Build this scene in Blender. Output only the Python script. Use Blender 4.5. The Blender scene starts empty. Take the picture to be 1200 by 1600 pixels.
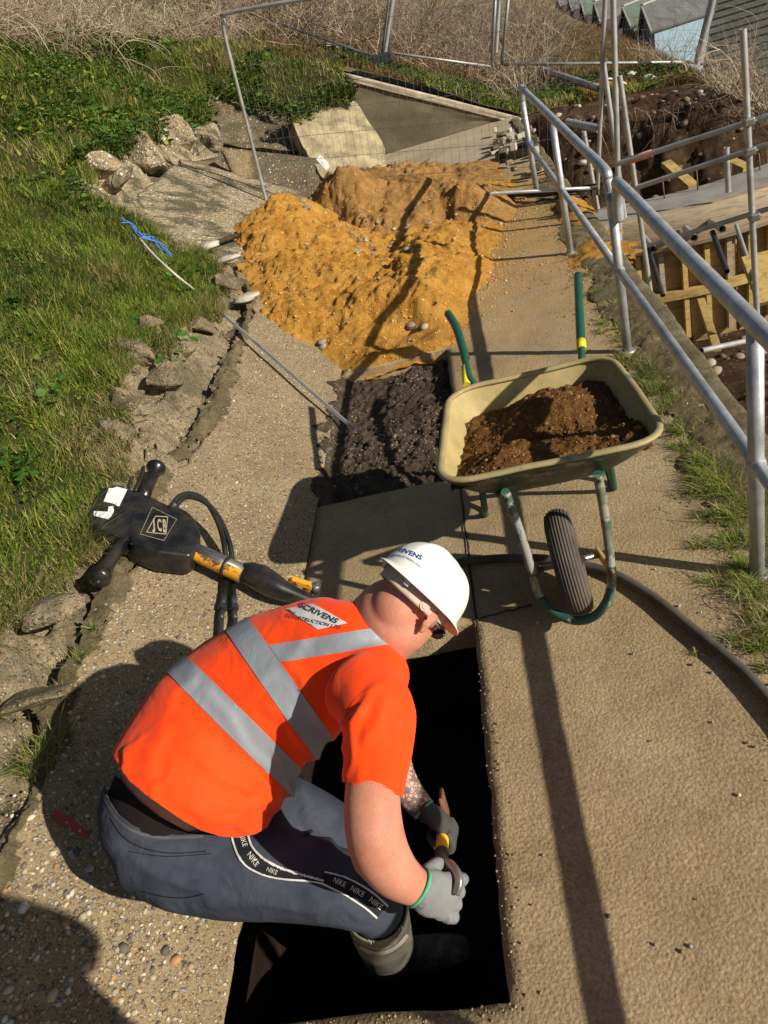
import bpy, bmesh, math, random
import numpy as np
from mathutils import Vector, Matrix
from mathutils.bvhtree import BVHTree
from mathutils.geometry import delaunay_2d_cdt

random.seed(7); rng = np.random.default_rng(7)
SC = bpy.context.scene
COL = SC.collection
rad = math.radians

# ------------------------------------------------------------------ camera
FPX = 1200.0
PITCH, ROLL, YAW, CH = rad(32.8), rad(-18.65), rad(-12.15), 2.1
Fv = Vector((math.sin(YAW)*math.cos(PITCH), math.cos(YAW)*math.cos(PITCH), -math.sin(PITCH)))
R0 = Vector((math.cos(YAW), -math.sin(YAW), 0)); U0 = R0.cross(Fv)
Rv = R0*math.cos(ROLL)+U0*math.sin(ROLL); Uv = -R0*math.sin(ROLL)+U0*math.cos(ROLL)
CAM = Vector((0, 0, CH))
cd = bpy.data.cameras.new('camera'); co = bpy.data.objects.new('camera', cd); COL.objects.link(co)
mat = Matrix((Rv, Uv, -Fv)).transposed().to_4x4(); mat.translation = CAM; co.matrix_world = mat
cd.sensor_fit = 'VERTICAL'; cd.sensor_height = 36.0; cd.lens = FPX/1600*36.0
cd.clip_start = 0.05; cd.clip_end = 2000
SC.camera = co
SC.render.resolution_x, SC.render.resolution_y = 768, 1024

# ------------------------------------------------------------------ light
SUN_EL = rad(27); sx, sy = 0.87, -0.49
sun_dir = Vector((sx*math.cos(SUN_EL), sy*math.cos(SUN_EL), math.sin(SUN_EL))).normalized()
sd = bpy.data.lights.new('sun', 'SUN'); sd.energy = 5.0; sd.angle = rad(0.55); sd.color = (1, .93, .80)
so = bpy.data.objects.new('sun', sd); COL.objects.link(so)
so.rotation_euler = (-sun_dir).to_track_quat('-Z', 'Y').to_euler()
W = bpy.data.worlds.new("World"); SC.world = W; W.use_nodes = True
nt = W.node_tree; bg = nt.nodes['Background']; sk = nt.nodes.new('ShaderNodeTexSky')
sk.sky_type = 'NISHITA'; sk.sun_disc = False; sk.sun_elevation = SUN_EL
sk.sun_rotation = math.atan2(sx, sy)
nt.links.new(sk.outputs[0], bg.inputs[0]); bg.inputs[1].default_value = 0.052
SC.view_settings.view_transform = 'Standard'; SC.view_settings.look = 'None'
SC.view_settings.gamma = 1.0; SC.view_settings.exposure = 0.3
SC.cycles.max_bounces = 6; SC.cycles.diffuse_bounces = 3

# ------------------------------------------------------------------ pixel <-> world (1200x1600 photo pixels)
def ray(px, py): return Fv + Rv*((px-600)/FPX) - Uv*((py-800)/FPX)
def uz(px, py, z):
    d = ray(px, py); return CAM + d*((z-CH)/d.z)
def upl(px, py, p0, n):
    d = ray(px, py); n = Vector(n); return CAM + d*(((Vector(p0)-CAM).dot(n))/d.dot(n))
def uy(px, py, Y):
    d = ray(px, py); return CAM + d*(Y/d.y)
def ux(px, py, X):
    d = ray(px, py); return CAM + d*(X/d.x)
AP_S = 0.577; AP_X = -1.06
def uap(px, py, off=0.0): return upl(px, py, (AP_X, 0, off*1.155), (AP_S, 0, 1))
AP_N = Vector((AP_S, 0, 1)).normalized()
def depth(P): return (Vector(P)-CAM).dot(Fv)

# ------------------------------------------------------------------ numpy noise
def _h(ix, iy, s):
    n = (ix*374761393 + iy*668265263 + s*1442695041) & 0x7fffffff
    n = ((n ^ (n >> 13))*1274126177) & 0x7fffffff
    return ((n ^ (n >> 16)) & 0xffff)/65535.0
def vn(x, y, s=0):
    x = np.asarray(x, float); y = np.asarray(y, float)
    ix = np.floor(x).astype(np.int64); iy = np.floor(y).astype(np.int64)
    fx = x-ix; fy = y-iy; fx = fx*fx*(3-2*fx); fy = fy*fy*(3-2*fy)
    a = _h(ix, iy, s); b = _h(ix+1, iy, s); c = _h(ix, iy+1, s); d = _h(ix+1, iy+1, s)
    return (a*(1-fx)+b*fx)*(1-fy)+(c*(1-fx)+d*fx)*fy
def fbm(x, y, sc, octv=4, s=0, gain=.5):
    t = 0; a = 1; m = 0
    for o in range(octv):
        t = t + a*(vn(np.asarray(x)*sc*2**o + 13.7*o, np.asarray(y)*sc*2**o - 7.1*o, s+o)-.5)*2; m += a; a *= gain
    return t/m
def sstep(a, b, x):
    t = np.clip((np.asarray(x, float)-a)/(b-a), 0, 1); return t*t*(3-2*t)

# ------------------------------------------------------------------ materials
MATS = {}
def nodes(name):
    m = bpy.data.materials.new(name); m.use_nodes = True; MATS[name] = m
    t = m.node_tree; b = t.nodes['Principled BSDF']
    return m, t, b
def N(t, typ, **kw):
    n = t.nodes.new(typ)
    for k, v in kw.items():
        if k.startswith('i_'):
            key = k[2:]; n.inputs[int(key) if key.isdigit() else key].default_value = v
        else: setattr(n, k, v)
    return n
def ramp(t, fac, stops, interp='LINEAR'):
    r = t.nodes.new('ShaderNodeValToRGB'); r.color_ramp.interpolation = interp
    els = r.color_ramp.elements
    while len(els) < len(stops): els.new(0.5)
    for e, (p, c) in zip(els, stops):
        e.position = p; e.color = (*c, 1) if len(c) == 3 else c
    t.links.new(fac, r.inputs[0]); return r.outputs[0]
def mixc(t, f, a, b, mode='MIX'):
    n = t.nodes.new('ShaderNodeMix'); n.data_type = 'RGBA'; n.blend_type = mode
    for sock, v in ((n.inputs['Factor'], f), (n.inputs[6], a), (n.inputs[7], b)):
        if isinstance(v, (int, float)): sock.default_value = v
        elif isinstance(v, tuple): sock.default_value = (*v, 1) if len(v) == 3 else v
        else: t.links.new(v, sock)
    return n.outputs[2]
def noise(t, co, scale, detail=6, rough=.6, dist=0, stretch=None):
    if stretch:
        mp = N(t, 'ShaderNodeMapping'); mp.inputs['Scale'].default_value = stretch; t.links.new(co, mp.inputs[0]); co = mp.outputs[0]
    n = N(t, 'ShaderNodeTexNoise'); n.inputs['Scale'].default_value = scale; n.inputs['Detail'].default_value = detail
    n.inputs['Roughness'].default_value = rough; n.inputs['Distortion'].default_value = dist
    t.links.new(co, n.inputs['Vector']); return n.outputs['Fac']
def vor(t, co, scale, feat='F1', rnd=1.0, out='Distance'):
    n = N(t, 'ShaderNodeTexVoronoi', feature=feat); n.inputs['Scale'].default_value = scale
    n.inputs['Randomness'].default_value = rnd; t.links.new(co, n.inputs['Vector']); return n.outputs[out]
def bump(t, b, h, strength=.4, dist=.01, prev=None):
    n = N(t, 'ShaderNodeBump'); n.inputs['Strength'].default_value = strength; n.inputs['Distance'].default_value = dist
    t.links.new(h, n.inputs['Height'])
    if prev is not None: t.links.new(prev, n.inputs['Normal'])
    t.links.new(n.outputs[0], b.inputs['Normal']); return n.outputs[0]
def math_(t, op, a, b=0.0, clamp=False):
    n = N(t, 'ShaderNodeMath', operation=op); n.use_clamp = clamp
    for i, v in enumerate((a, b)):
        if isinstance(v, (int, float)): n.inputs[i].default_value = v
        else: t.links.new(v, n.inputs[i])
    return n.outputs[0]
def coord(t, kind='Object'):
    return N(t, 'ShaderNodeTexCoord').outputs[kind]
def wpos(t): return N(t, 'ShaderNodeNewGeometry').outputs['Position']

def simple(name, col, rough=.6, var=.25, scale=8, bs=.2, bd=.003, bscale=60, metal=0, col2=None, spec=.5, detail=6, coat=0):
    m, t, b = nodes(name); co_ = coord(t)
    f = noise(t, co_, scale, detail)
    c2 = col2 or tuple(c*(1-var) for c in col)
    c1 = tuple(min(1, c*(1+var*.5)) for c in col)
    c = ramp(t, f, [(.32, c2), (.68, c1)])
    t.links.new(c, b.inputs['Base Color']); b.inputs['Roughness'].default_value = rough
    b.inputs['Metallic'].default_value = metal; b.inputs['Specular IOR Level'].default_value = spec
    b.inputs['Coat Weight'].default_value = coat
    if bs: bump(t, b, noise(t, co_, bscale, 4), bs, bd)
    return m

def m_path():
    m, t, b = nodes('path_concrete'); p = wpos(t)
    base = ramp(t, noise(t, p, 1.8, 9, .7), [(.3, (.28, .205, .112)), (.5, (.41, .305, .175)), (.7, (.52, .40, .24))])
    base = mixc(t, math_(t, 'MULTIPLY', ramp(t, noise(t, p, 1.1, 7, .75, .6), [(.5, (0, 0, 0)), (.62, (1, 1, 1))]), .45), base, (.42, .29, .13))
    base = mixc(t, math_(t, 'MULTIPLY', ramp(t, noise(t, p, .9, 9, .78, 1.2), [(.55, (0, 0, 0)), (.66, (1, 1, 1))]), .35), base, (.17, .13, .085))
    fine = ramp(t, noise(t, p, 90, 5, .7), [(.3, (.55, .53, .5)), (.6, (1, 1, 1)), (.8, (1.25, 1.22, 1.15))])
    c = mixc(t, 1.0, base, fine, 'MULTIPLY')
    # ochre sand trodden over the path, thickest towards the heap
    sep = N(t, 'ShaderNodeSeparateXYZ'); t.links.new(p, sep.inputs[0])
    yy = N(t, 'ShaderNodeMapRange'); t.links.new(sep.outputs[1], yy.inputs[0])
    yy.inputs[1].default_value = 2.2; yy.inputs[2].default_value = 7.5; yy.inputs[3].default_value = 0.0; yy.inputs[4].default_value = .42
    s1 = math_(t, 'ADD', noise(t, p, 3.1, 8, .7), yy.outputs[0])
    sm = ramp(t, s1, [(.66, (0, 0, 0)), (.98, (1, 1, 1))])
    sandc = ramp(t, noise(t, p, 60, 4), [(.3, (.33, .19, .065)), (.7, (.48, .30, .115))])
    far_ = N(t, 'ShaderNodeMapRange'); t.links.new(sep.outputs[1], far_.inputs[0]); far_.inputs[1].default_value = 8.8; far_.inputs[2].default_value = 10.2; far_.inputs[3].default_value = .85; far_.inputs[4].default_value = .12
    c = mixc(t, math_(t, 'MULTIPLY', sm, far_.outputs[0]), c, sandc)
    farb = N(t, 'ShaderNodeMapRange'); t.links.new(sep.outputs[1], farb.inputs[0]); farb.inputs[1].default_value = 9.6; farb.inputs[2].default_value = 10.6; farb.inputs[4].default_value = .75
    c = mixc(t, farb.outputs[0], c, ramp(t, noise(t, p, 1.6, 9, .75), [(.3, (.26, .215, .15)), (.5, (.42, .35, .25)), (.7, (.55, .47, .35))]))
    # dark specks and stains
    d = ramp(t, noise(t, p, 14, 5, .75), [(.66, (0, 0, 0)), (.76, (1, 1, 1))])
    c = mixc(t, math_(t, 'MULTIPLY', d, .45), c, (.10, .075, .045))
    v = vor(t, p, 55, out='Distance'); vc = vor(t, p, 55, out='Color')
    sp = ramp(t, math_(t, 'ADD', v, math_(t, 'MULTIPLY', N(t, 'ShaderNodeSeparateColor').outputs[0], 0)), [(.10, (1, 1, 1)), (.16, (0, 0, 0))])
    c = mixc(t, math_(t, 'MULTIPLY', sp, .25), c, (.42, .36, .27))
    t.links.new(c, b.inputs['Base Color']); b.inputs['Roughness'].default_value = .93; b.inputs['Specular IOR Level'].default_value = .15
    h = math_(t, 'ADD', math_(t, 'MULTIPLY', noise(t, p, 130, 3, .9), .8), math_(t, 'MULTIPLY', noise(t, p, 12, 6, .6), .9))
    h = math_(t, 'ADD', h, math_(t, 'MULTIPLY', vor(t, p, 95), -.55))
    bump(t, b, h, .6, .006)
    return m
def m_pebble(name, matrix, matrix2, peb, scale=42, thr=.33, amount=.55, bd=.006, moss=0.0):
    """exposed aggregate: cement with pebbles of several sizes"""
    m, t, b = nodes(name); p = wpos(t)
    warp = N(t, 'ShaderNodeVectorMath', operation='ADD'); t.links.new(p, warp.inputs[0])
    nn = N(t, 'ShaderNodeTexNoise'); nn.inputs['Scale'].default_value = 30; t.links.new(p, nn.inputs['Vector'])
    sc_ = N(t, 'ShaderNodeVectorMath', operation='SCALE'); t.links.new(nn.outputs['Color'], sc_.inputs[0]); sc_.inputs['Scale'].default_value = .018
    t.links.new(sc_.outputs[0], warp.inputs[1]); q = warp.outputs[0]
    base = ramp(t, noise(t, p, 3.5, 8, .7), [(.3, matrix2), (.7, matrix)])
    base = mixc(t, 1.0, base, ramp(t, noise(t, p, 110, 4, .7), [(.3, (.6, .58, .55)), (.7, (1.15, 1.15, 1.12))]), 'MULTIPLY')
    H = None
    c = base
    for sca, am, th in ((scale, amount, thr), (scale*2.3, amount*.9, thr*1.05)):
        n = N(t, 'ShaderNodeTexVoronoi', feature='F1'); n.inputs['Scale'].default_value = sca; t.links.new(q, n.inputs['Vector'])
        sc2 = N(t, 'ShaderNodeSeparateColor'); t.links.new(n.outputs['Color'], sc2.inputs[0])
        on = math_(t, 'LESS_THAN', sc2.outputs[0], am)
        edge = ramp(t, n.outputs['Distance'], [(th*.75, (1, 1, 1)), (th*1.1, (0, 0, 0))])
        msk = math_(t, 'MULTIPLY', on, edge)
        pc = ramp(t, sc2.outputs[1], peb, 'CONSTANT')
        pc = mixc(t, 1.0, pc, ramp(t, noise(t, p, 200, 3), [(.3, (.8, .8, .8)), (.7, (1.1, 1.1, 1.1))]), 'MULTIPLY')
        rim = ramp(t, n.outputs['Distance'], [(th*.8, (0, 0, 0)), (th*1.05, (1, 1, 1)), (th*1.35, (0, 0, 0))])
        c = mixc(t, math_(t, 'MULTIPLY', math_(t, 'MULTIPLY', rim, on), .5), c, tuple(x*.45 for x in matrix2))
        c = mixc(t, msk, c, pc)
        hh = math_(t, 'MULTIPLY', on, ramp(t, n.outputs['Distance'], [(0, (1, 1, 1)), (th, (.45, .45, .45)), (th*1.15, (0, 0, 0))]))
        hh = math_(t, 'MULTIPLY', hh, 1.0 if H is None else .5)
        H = hh if H is None else math_(t, 'MAXIMUM', H, hh)
    if moss:
        mo = ramp(t, noise(t, p, 2.6, 10, .74, .5), [(.49, (0, 0, 0)), (.57, (1, 1, 1))])
        c = mixc(t, math_(t, 'MULTIPLY', mo, moss), c, (.085, .075, .042))
    t.links.new(c, b.inputs['Base Color']); b.inputs['Roughness'].default_value = .85; b.inputs['Specular IOR Level'].default_value = .25
    n1 = bump(t, b, noise(t, p, 25, 8, .7), .7, .012)
    bump(t, b, H, .9, bd, n1)
    return m
PEB = [(0, (.42, .33, .21)), (.14, (.16, .11, .07)), (.28, (.50, .45, .36)), (.42, (.33, .22, .12)), (.55, (.10, .09, .085)), (.66, (.56, .46, .30)), (.78, (.27, .26, .25)), (.90, (.38, .20, .08))]
PEBL = [(0, (.50, .43, .31)), (.2, (.24, .18, .12)), (.35, (.60, .54, .44)), (.55, (.42, .32, .20)), (.7, (.66, .62, .54)), (.85, (.30, .27, .22))]
m_path()
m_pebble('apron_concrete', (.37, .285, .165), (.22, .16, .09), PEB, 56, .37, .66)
m_pebble('broken_concrete', (.36, .285, .18), (.17, .13, .08), PEB, 52, .36, .6, .014, .7)
m_pebble('pale_slab_concrete', (.43, .34, .20), (.26, .20, .115), PEBL, 22, .40, .7, .025, .9)
m_pebble('dark_concrete', (.20, .155, .095), (.09, .07, .045), PEB, 26, .36, .6, .02, .85)  # darker brown pebbly concrete
simple('smooth_slab', (.36, .295, .18), .9, .6, 3.5, .9, .04, 12, detail=12, spec=.15)
simple('old_wall_concrete', (.15, .125, .08), .9, .45, 1.6, .6, .01, 22, detail=10, spec=.15)
simple('pale_wall_edge', (.46, .39, .28), .9, .35, 6, .5, .01, 40, spec=.15)
def m_soil(name, c1, c2, c3, sc=9, bd=.03, bs=1.0, specks=None):
    m, t, b = nodes(name); p = wpos(t)
    c = ramp(t, noise(t, p, sc, 10, .75), [(.25, c1), (.5, c2), (.75, c3)])
    c = mixc(t, 1.0, c, ramp(t, noise(t, p, 120, 4, .7), [(.3, (.62, .6, .58)), (.7, (1.2, 1.2, 1.2))]), 'MULTIPLY')
    if specks:
        v = N(t, 'ShaderNodeTexVoronoi'); v.inputs['Scale'].default_value = 38; t.links.new(p, v.inputs['Vector'])
        s = N(t, 'ShaderNodeSeparateColor'); t.links.new(v.outputs['Color'], s.inputs[0])
        k = math_(t, 'MULTIPLY', math_(t, 'LESS_THAN', s.outputs[0], .10), math_(t, 'LESS_THAN', v.outputs['Distance'], .26))
        c = mixc(t, k, c, specks)
    t.links.new(c, b.inputs['Base Color']); b.inputs['Roughness'].default_value = .95; b.inputs['Specular IOR Level'].default_value = .1
    n1 = bump(t, b, noise(t, p, 18, 9, .75), bs*.7, bd)
    bump(t, b, noise(t, p, 85, 6, .75), bs*.8, bd*.28, n1)
    return m
m_soil('orange_sand', (.30, .125, .022), (.54, .27, .05), (.72, .42, .12), 4.5, .05, 1.0)
m_soil('brown_soil', (.19, .095, .03), (.34, .185, .06), (.48, .27, .095), 7, .03, 1.0, (.35, .28, .2))
m_soil('barrow_soil', (.075, .032, .010), (.17, .078, .022), (.30, .15, .048), 12, .03, 1.1)
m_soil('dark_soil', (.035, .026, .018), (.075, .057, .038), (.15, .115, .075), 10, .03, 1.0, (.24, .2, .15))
m_soil('hole_shade_soil', (.012, .008, .006), (.028, .018, .012), (.05, .033, .02), 8, .03)  # soil blackened: the deep shade of the hole is put into its colour
m_soil('cut_earth', (.025, .016, .010), (.085, .052, .029), (.22, .14, .075), 3.5, .08, 1.0, (.4, .34, .27))  # earth darkened to paint in the shadow below the overhang
m_soil('pit_floor_earth', (.07, .05, .033), (.16, .115, .075), (.27, .2, .135), 4, .05, 1.0, (.35, .3, .25))
m_soil('turf_soil', (.025, .03, .008), (.05, .05, .017), (.10, .08, .035), 8, .03)
m_soil('hill_soil', (.12, .09, .045), (.22, .165, .09), (.34, .26, .155), 3, .05)
m_soil('kerb_dirt', (.075, .065, .028), (.18, .145, .08), (.34, .27, .165), 9, .035, 1.2, (.4, .36, .28))

def m_attr(name, rough=.7, trans=.25, spec=.2):
    m, t, b = nodes(name); a = N(t, 'ShaderNodeVertexColor'); a.layer_name = 'tint'
    t.links.new(a.outputs[0], b.inputs['Base Color']); b.inputs['Roughness'].default_value = rough
    b.inputs['Specular IOR Level'].default_value = spec
    if trans:
        tr = N(t, 'ShaderNodeBsdfTranslucent'); t.links.new(a.outputs[0], tr.inputs[0])
        mx = N(t, 'ShaderNodeMixShader'); mx.inputs[0].default_value = trans
        t.links.new(b.outputs[0], mx.inputs[1]); t.links.new(tr.outputs[0], mx.inputs[2])
        t.links.new(mx.outputs[0], t.nodes['Material Output'].inputs[0])
    return m
m_attr('grass_blade'); m_attr('twig', .9, 0, .1); m_attr('pebble_stone', .75, 0, .3)
def m_galv():
    m, t, b = nodes('galvanised_steel'); p = wpos(t)
    c = ramp(t, noise(t, p, 9, 8, .7), [(.3, (.30, .315, .33)), (.5, (.44, .455, .465)), (.7, (.57, .58, .585))])
    d = ramp(t, noise(t, p, 45, 6, .7), [(.58, (0, 0, 0)), (.7, (1, 1, 1))])
    c = mixc(t, math_(t, 'MULTIPLY', d, .5), c, (.2, .19, .18))
    t.links.new(c, b.inputs['Base Color']); b.inputs['Metallic'].default_value = .55
    t.links.new(ramp(t, noise(t, p, 20, 5), [(.3, (.38,)*3), (.7, (.62,)*3)]), b.inputs['Roughness'])
    bump(t, b, noise(t, p, 70, 5), .15, .002)
m_galv()
simple('dull_tube', (.42, .42, .41), .5, .35, 6, .2, .002, 50, metal=.45)
simple('dark_steel', (.05, .05, .052), .5, .4, 20, .2, .002, 60, metal=.5)
simple('mesh_wire', (.22, .22, .22), .5, .3, 30, 0, metal=.6)
simple('rust', (.20, .085, .04), .9, .5, 30, .5, .003, 90)
simple('black_rubber', (.022, .021, .020), .55, .4, 12, .25, .002, 70)
simple('dusty_rubber', (.085, .072, .055), .8, .5, 8, .3, .002, 60)

SIMPLE_LATER = 1
simple('bare_metal', (.36, .34, .31), .38, .35, 25, .3, .001, 80, metal=.8)
simple('white_label', (.72, .72, .72), .5, .12, 20, .05, .001, 60)
simple('gold_line', (.38, .32, .22), .5, .3, 20, 0)
def m_paintchip(name, paint, under, sc=30, thr=.58, rough=.45, dirt=None, metal=0, dirtamt=.5):
    m, t, b = nodes(name); p = coord(t)
    k = ramp(t, noise(t, p, sc, 6, .7), [(thr, (0, 0, 0)), (thr+.03, (1, 1, 1))])
    c = mixc(t, k, ramp(t, noise(t, p, 6, 5), [(.3, tuple(x*.75 for x in paint)), (.7, paint)]), under)
    if dirt:
        d = ramp(t, noise(t, p, 7, 9, .7), [(.42, (0, 0, 0)), (.62, (1, 1, 1))])
        c = mixc(t, math_(t, 'MULTIPLY', d, dirtamt), c, dirt)
    t.links.new(c, b.inputs['Base Color']); b.inputs['Roughness'].default_value = rough
    bump(t, b, math_(t, 'ADD', k, noise(t, p, 60, 5)), .25, .0015)
m_paintchip('breaker_black', (.010, .010, .011), (.045, .042, .038), 24, .68, .28, (.075, .062, .042), 0, .35)
m_paintchip('orange_band_paint', (.80, .36, .02), (.10, .06, .03), 26, .53)
m_paintchip('green_paint', (.012, .085, .05), (.10, .08, .06), 22, .62, .4)
m_paintchip('guard_bar_paint', (.30, .31, .28), (.02, .075, .055), 13, .50, .45, (.34, .28, .19), 0, .6)
m_paintchip('guard_loop_paint', (.02, .105, .07), (.36, .35, .31), 26, .60, .4, (.05, .05, .04), 0, .4)
m_paintchip('tray_paint', (.40, .325, .135), (.17, .20, .10), 5, .57, .7, (.47, .35, .14), 0, .85)
m_paintchip('tray_rim', (.32, .26, .12), (.08, .17, .11), 11, .60, .55, (.46, .35, .18), 0, .5)
m_paintchip('tray_outside', (.05, .10, .065), (.30, .27, .18), 9, .55, .6, (.26, .21, .12), 0, .5)
simple('yellow_tape', (.85, .62, .02), .5, .1, 20, 0)
simple('yellow_shaft', (.82, .50, .02), .45, .25, 15, .2, .001, 60)
simple('yellow_stain_bracket', (.35, .27, .09), .7, .5, 18, .4, .003, 60)
m_soil('moss_concrete', (.075, .07, .03), (.20, .165, .10), (.36, .30, .20), 6, .03, 1.1)
def m_shirt():
    m, t, b = nodes('hi_vis_orange'); p = coord(t)
    c = ramp(t, noise(t, p, 5, 5), [(.3, (.88, .050, .002)), (.7, (.96, .072, .003))])
    t.links.new(c, b.inputs['Base Color']); b.inputs['Roughness'].default_value = .75; b.inputs['Specular IOR Level'].default_value = .2
    b.inputs['Sheen Weight'].default_value = .1
    n1 = bump(t, b, noise(t, p, 9, 3, .5, .6, (1, 1, 1)), .35, .03)
    bump(t, b, noise(t, p, 900, 2), .12, .001, n1)
m_shirt()
def m_cloth(name, c1, c2, rough=.9, wr=.35, spec=.15):
    m, t, b = nodes(name); p = coord(t)
    t.links.new(ramp(t, noise(t, p, 7, 7, .65), [(.3, c1), (.7, c2)]), b.inputs['Base Color'])
    b.inputs['Roughness'].default_value = rough; b.inputs['Specular IOR Level'].default_value = spec
    n1 = bump(t, b, noise(t, p, 10, 3, .5, .8), wr, .03)
    bump(t, b, noise(t, p, 700, 2), .2, .001, n1)
m_cloth('navy_trouser', (.030, .036, .054), (.062, .070, .092))
m_cloth('black_cotton', (.011, .007, .007), (.017, .012, .012), wr=.1)
m_cloth('waistband_grey', (.05, .045, .05), (.13, .12, .12), wr=.1)
m_cloth('reflective_tape', (.22, .235, .26), (.29, .31, .34), .42, .2, .5)
m_cloth('black_tape', (.012, .013, .016), (.02, .021, .026), .7, .05)
simple('white_print', (.62, .60, .56), .7, .2, 40, 0)
simple('dark_print', (.03, .035, .06), .7, .2, 40, 0)
simple('blue_print', (.03, .08, .28), .5, .2, 40, 0)
m_cloth('glove_grey', (.155, .155, .155), (.235, .235, .23), .8, .3)
m_cloth('glove_dark', (.045, .045, .045), (.07, .068, .065), .8, .3)
simple('green_cuff', (.06, .42, .20), .8, .2, 40, .2, .002, 200)
def m_skin():
    m, t, b = nodes('skin'); p = coord(t)
    c = ramp(t, noise(t, p, 6, 5, .6), [(.32, (.47, .165, .105)), (.52, (.53, .235, .155)), (.72, (.56, .285, .195))])
    c = mixc(t, 1.0, c, ramp(t, noise(t, p, 160, 4), [(.3, (.90, .88, .86)), (.65, (1.03, 1.03, 1.03))]), 'MULTIPLY')
    t.links.new(c, b.inputs['Base Color']); b.inputs['Roughness'].default_value = .62; b.inputs['Specular IOR Level'].default_value = .3
    b.inputs['Subsurface Weight'].default_value = .05; b.inputs['Subsurface Radius'].default_value = (1, .25, .12); b.inputs['Subsurface Scale'].default_value = .01
    n1 = bump(t, b, noise(t, p, 28, 5, .6), .35, .004)
    bump(t, b, noise(t, p, 330, 3), .3, .0012, n1)
    fr = ramp(t, noise(t, p, 70, 3, .6), [(.66, (0, 0, 0)), (.74, (1, 1, 1))]); c = mixc(t, math_(t, 'MULTIPLY', fr, .3), c, (.36, .14, .09)); t.links.new(c, b.inputs['Base Color'])
m_skin()
def m_tattoo():
    m, t, b = nodes('tattooed_skin'); p = coord(t)
    k = ramp(t, vor(t, p, 75, 'DISTANCE_TO_EDGE'), [(.06, (1, 1, 1)), (.14, (0, 0, 0))])
    k2 = ramp(t, noise(t, p, 45, 4), [(.5, (0, 0, 0)), (.56, (1, 1, 1))])
    c = mixc(t, math_(t, 'MULTIPLY', math_(t, 'MAXIMUM', k, k2), .85), (.62, .33, .24), (.07, .075, .08))
    t.links.new(c, b.inputs['Base Color']); b.inputs['Roughness'].default_value = .55
m_tattoo()
def m_helmet():
    m, t, b = nodes('helmet_white'); p = coord(t)
    c = mixc(t, math_(t, 'MULTIPLY', ramp(t, noise(t, p, 26, 7, .7), [(.57, (0, 0, 0)), (.72, (1, 1, 1))]), .55), (.80, .79, .73), (.50, .44, .29))
    c = mixc(t, ramp(t, noise(t, p, 120, 3), [(.70, (0, 0, 0)), (.74, (1, 1, 1))]), c, (.35, .32, .26))
    t.links.new(c, b.inputs['Base Color']); b.inputs['Roughness'].default_value = .42
    bump(t, b, noise(t, p, 12, 5), .08, .004)
m_helmet()
simple('helmet_inside', (.30, .17, .13), .7, .3, 10, 0)
simple('strap_plastic', (.55, .42, .33), .6, .2, 25, .2, .001, 80)
simple('cropped_hair', (.17, .09, .06), .9, .3, 200, .4, .002, 400)
simple('sunglass_black', (.01, .01, .01), .2, .1, 10, 0)
m_paintchip('boot_rubber', (.075, .078, .062), (.16, .14, .105), 12, .55, .6, (.24, .205, .15), 0, .6)
simple('boot_band', (.30, .275, .215), .7, .35, 14, .3, .002, 60)
def m_wood(name, c1, c2, sc=(1, 1, 14), rough=.85):
    m, t, b = nodes(name); p = coord(t)
    g = noise(t, p, 5, 6, .6, .8, sc)
    t.links.new(ramp(t, g, [(.3, c1), (.5, c2), (.7, tuple(min(1, x*1.15) for x in c2))]), b.inputs['Base Color'])
    b.inputs['Roughness'].default_value = rough; bump(t, b, g, .3, .004)
m_wood('ply_panel', (.15, .095, .04), (.29, .19, .08), (1, 1, 9))  # ply dimmed: the shadow on the panels is put into the wood colour
m_wood('old_timber', (.16, .12, .08), (.33, .255, .17), (1, 6, 12))
m_wood('yellow_timber', (.22, .145, .045), (.40, .275, .09), (2, 2, 8))
simple('wet_concrete', (.27, .25, .215), .85, .3, 4, .4, .006, 40)
simple('orange_sleeve', (.80, .19, .04), .5, .2, 12, 0)
simple('blue_rope', (.07, .20, .46), .7, .4, 60, .5, .002, 200)
simple('white_rope', (.55, .52, .44), .8, .3, 60, .4, .002, 200)
simple('hut_roof_grey', (.115, .115, .115), .85, .4, 3, .4, .02, 12)
simple('hut_roof_pale', (.105, .135, .095), .8, .35, 3, .4, .02, 12)
simple('hut_green', (.08, .12, .07), .8, .25, 3, .2, .01, 12)
simple('hut_blue', (.22, .32, .40), .7, .2, 3, 0)
simple('hut_trim', (.36, .36, .33), .7, .15, 5, 0)
simple('hut_green_grey', (.12, .125, .095), .8, .3, 3, .2, .01, 12)
simple('hut_dark', (.06, .032, .035), .8, .2, 3, 0)
simple('red_paint_mark', (.42, .05, .04), .8, .3, 30, .3, .003, 80)
simple('white_bracket', (.78, .77, .72), .5, .1, 10, 0)
simple('stone_pale', (.48, .43, .35), .85, .35, 8, .5, .01, 30)

# ------------------------------------------------------------------ mesh helpers
def mesh_from(verts, faces, smooth=False):
    me = bpy.data.meshes.new('m'); me.from_pydata([tuple(v) for v in verts], [], faces)
    if smooth: me.polygons.foreach_set('use_smooth', [True]*len(me.polygons))
    me.update(); return me
def obj(name, me, m, parent=None, loc=None, mats=None):
    """mesh in world coordinates -> object whose origin is loc (or parent's)"""
    if isinstance(me, bmesh.types.BMesh):
        bm = me; me = bpy.data.meshes.new(name); bm.to_mesh(me); bm.free()
    me.name = name
    o = bpy.data.objects.new(name, me); COL.objects.link(o)
    org = Vector(loc) if loc is not None else Vector((0, 0, 0))
    if parent is not None:
        org = ROOTS[parent.name]
        o.parent = parent
        if parent.type == 'EMPTY': o.location = (0, 0, 0)
        me.transform(Matrix.Translation(-org)); ROOTS[o.name] = org
    else:
        me.transform(Matrix.Translation(-org)); o.location = org; ROOTS[o.name] = org
    for mm in (mats or [m]): me.materials.append(MATS[mm])
    return o
ROOTS = {}
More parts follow.
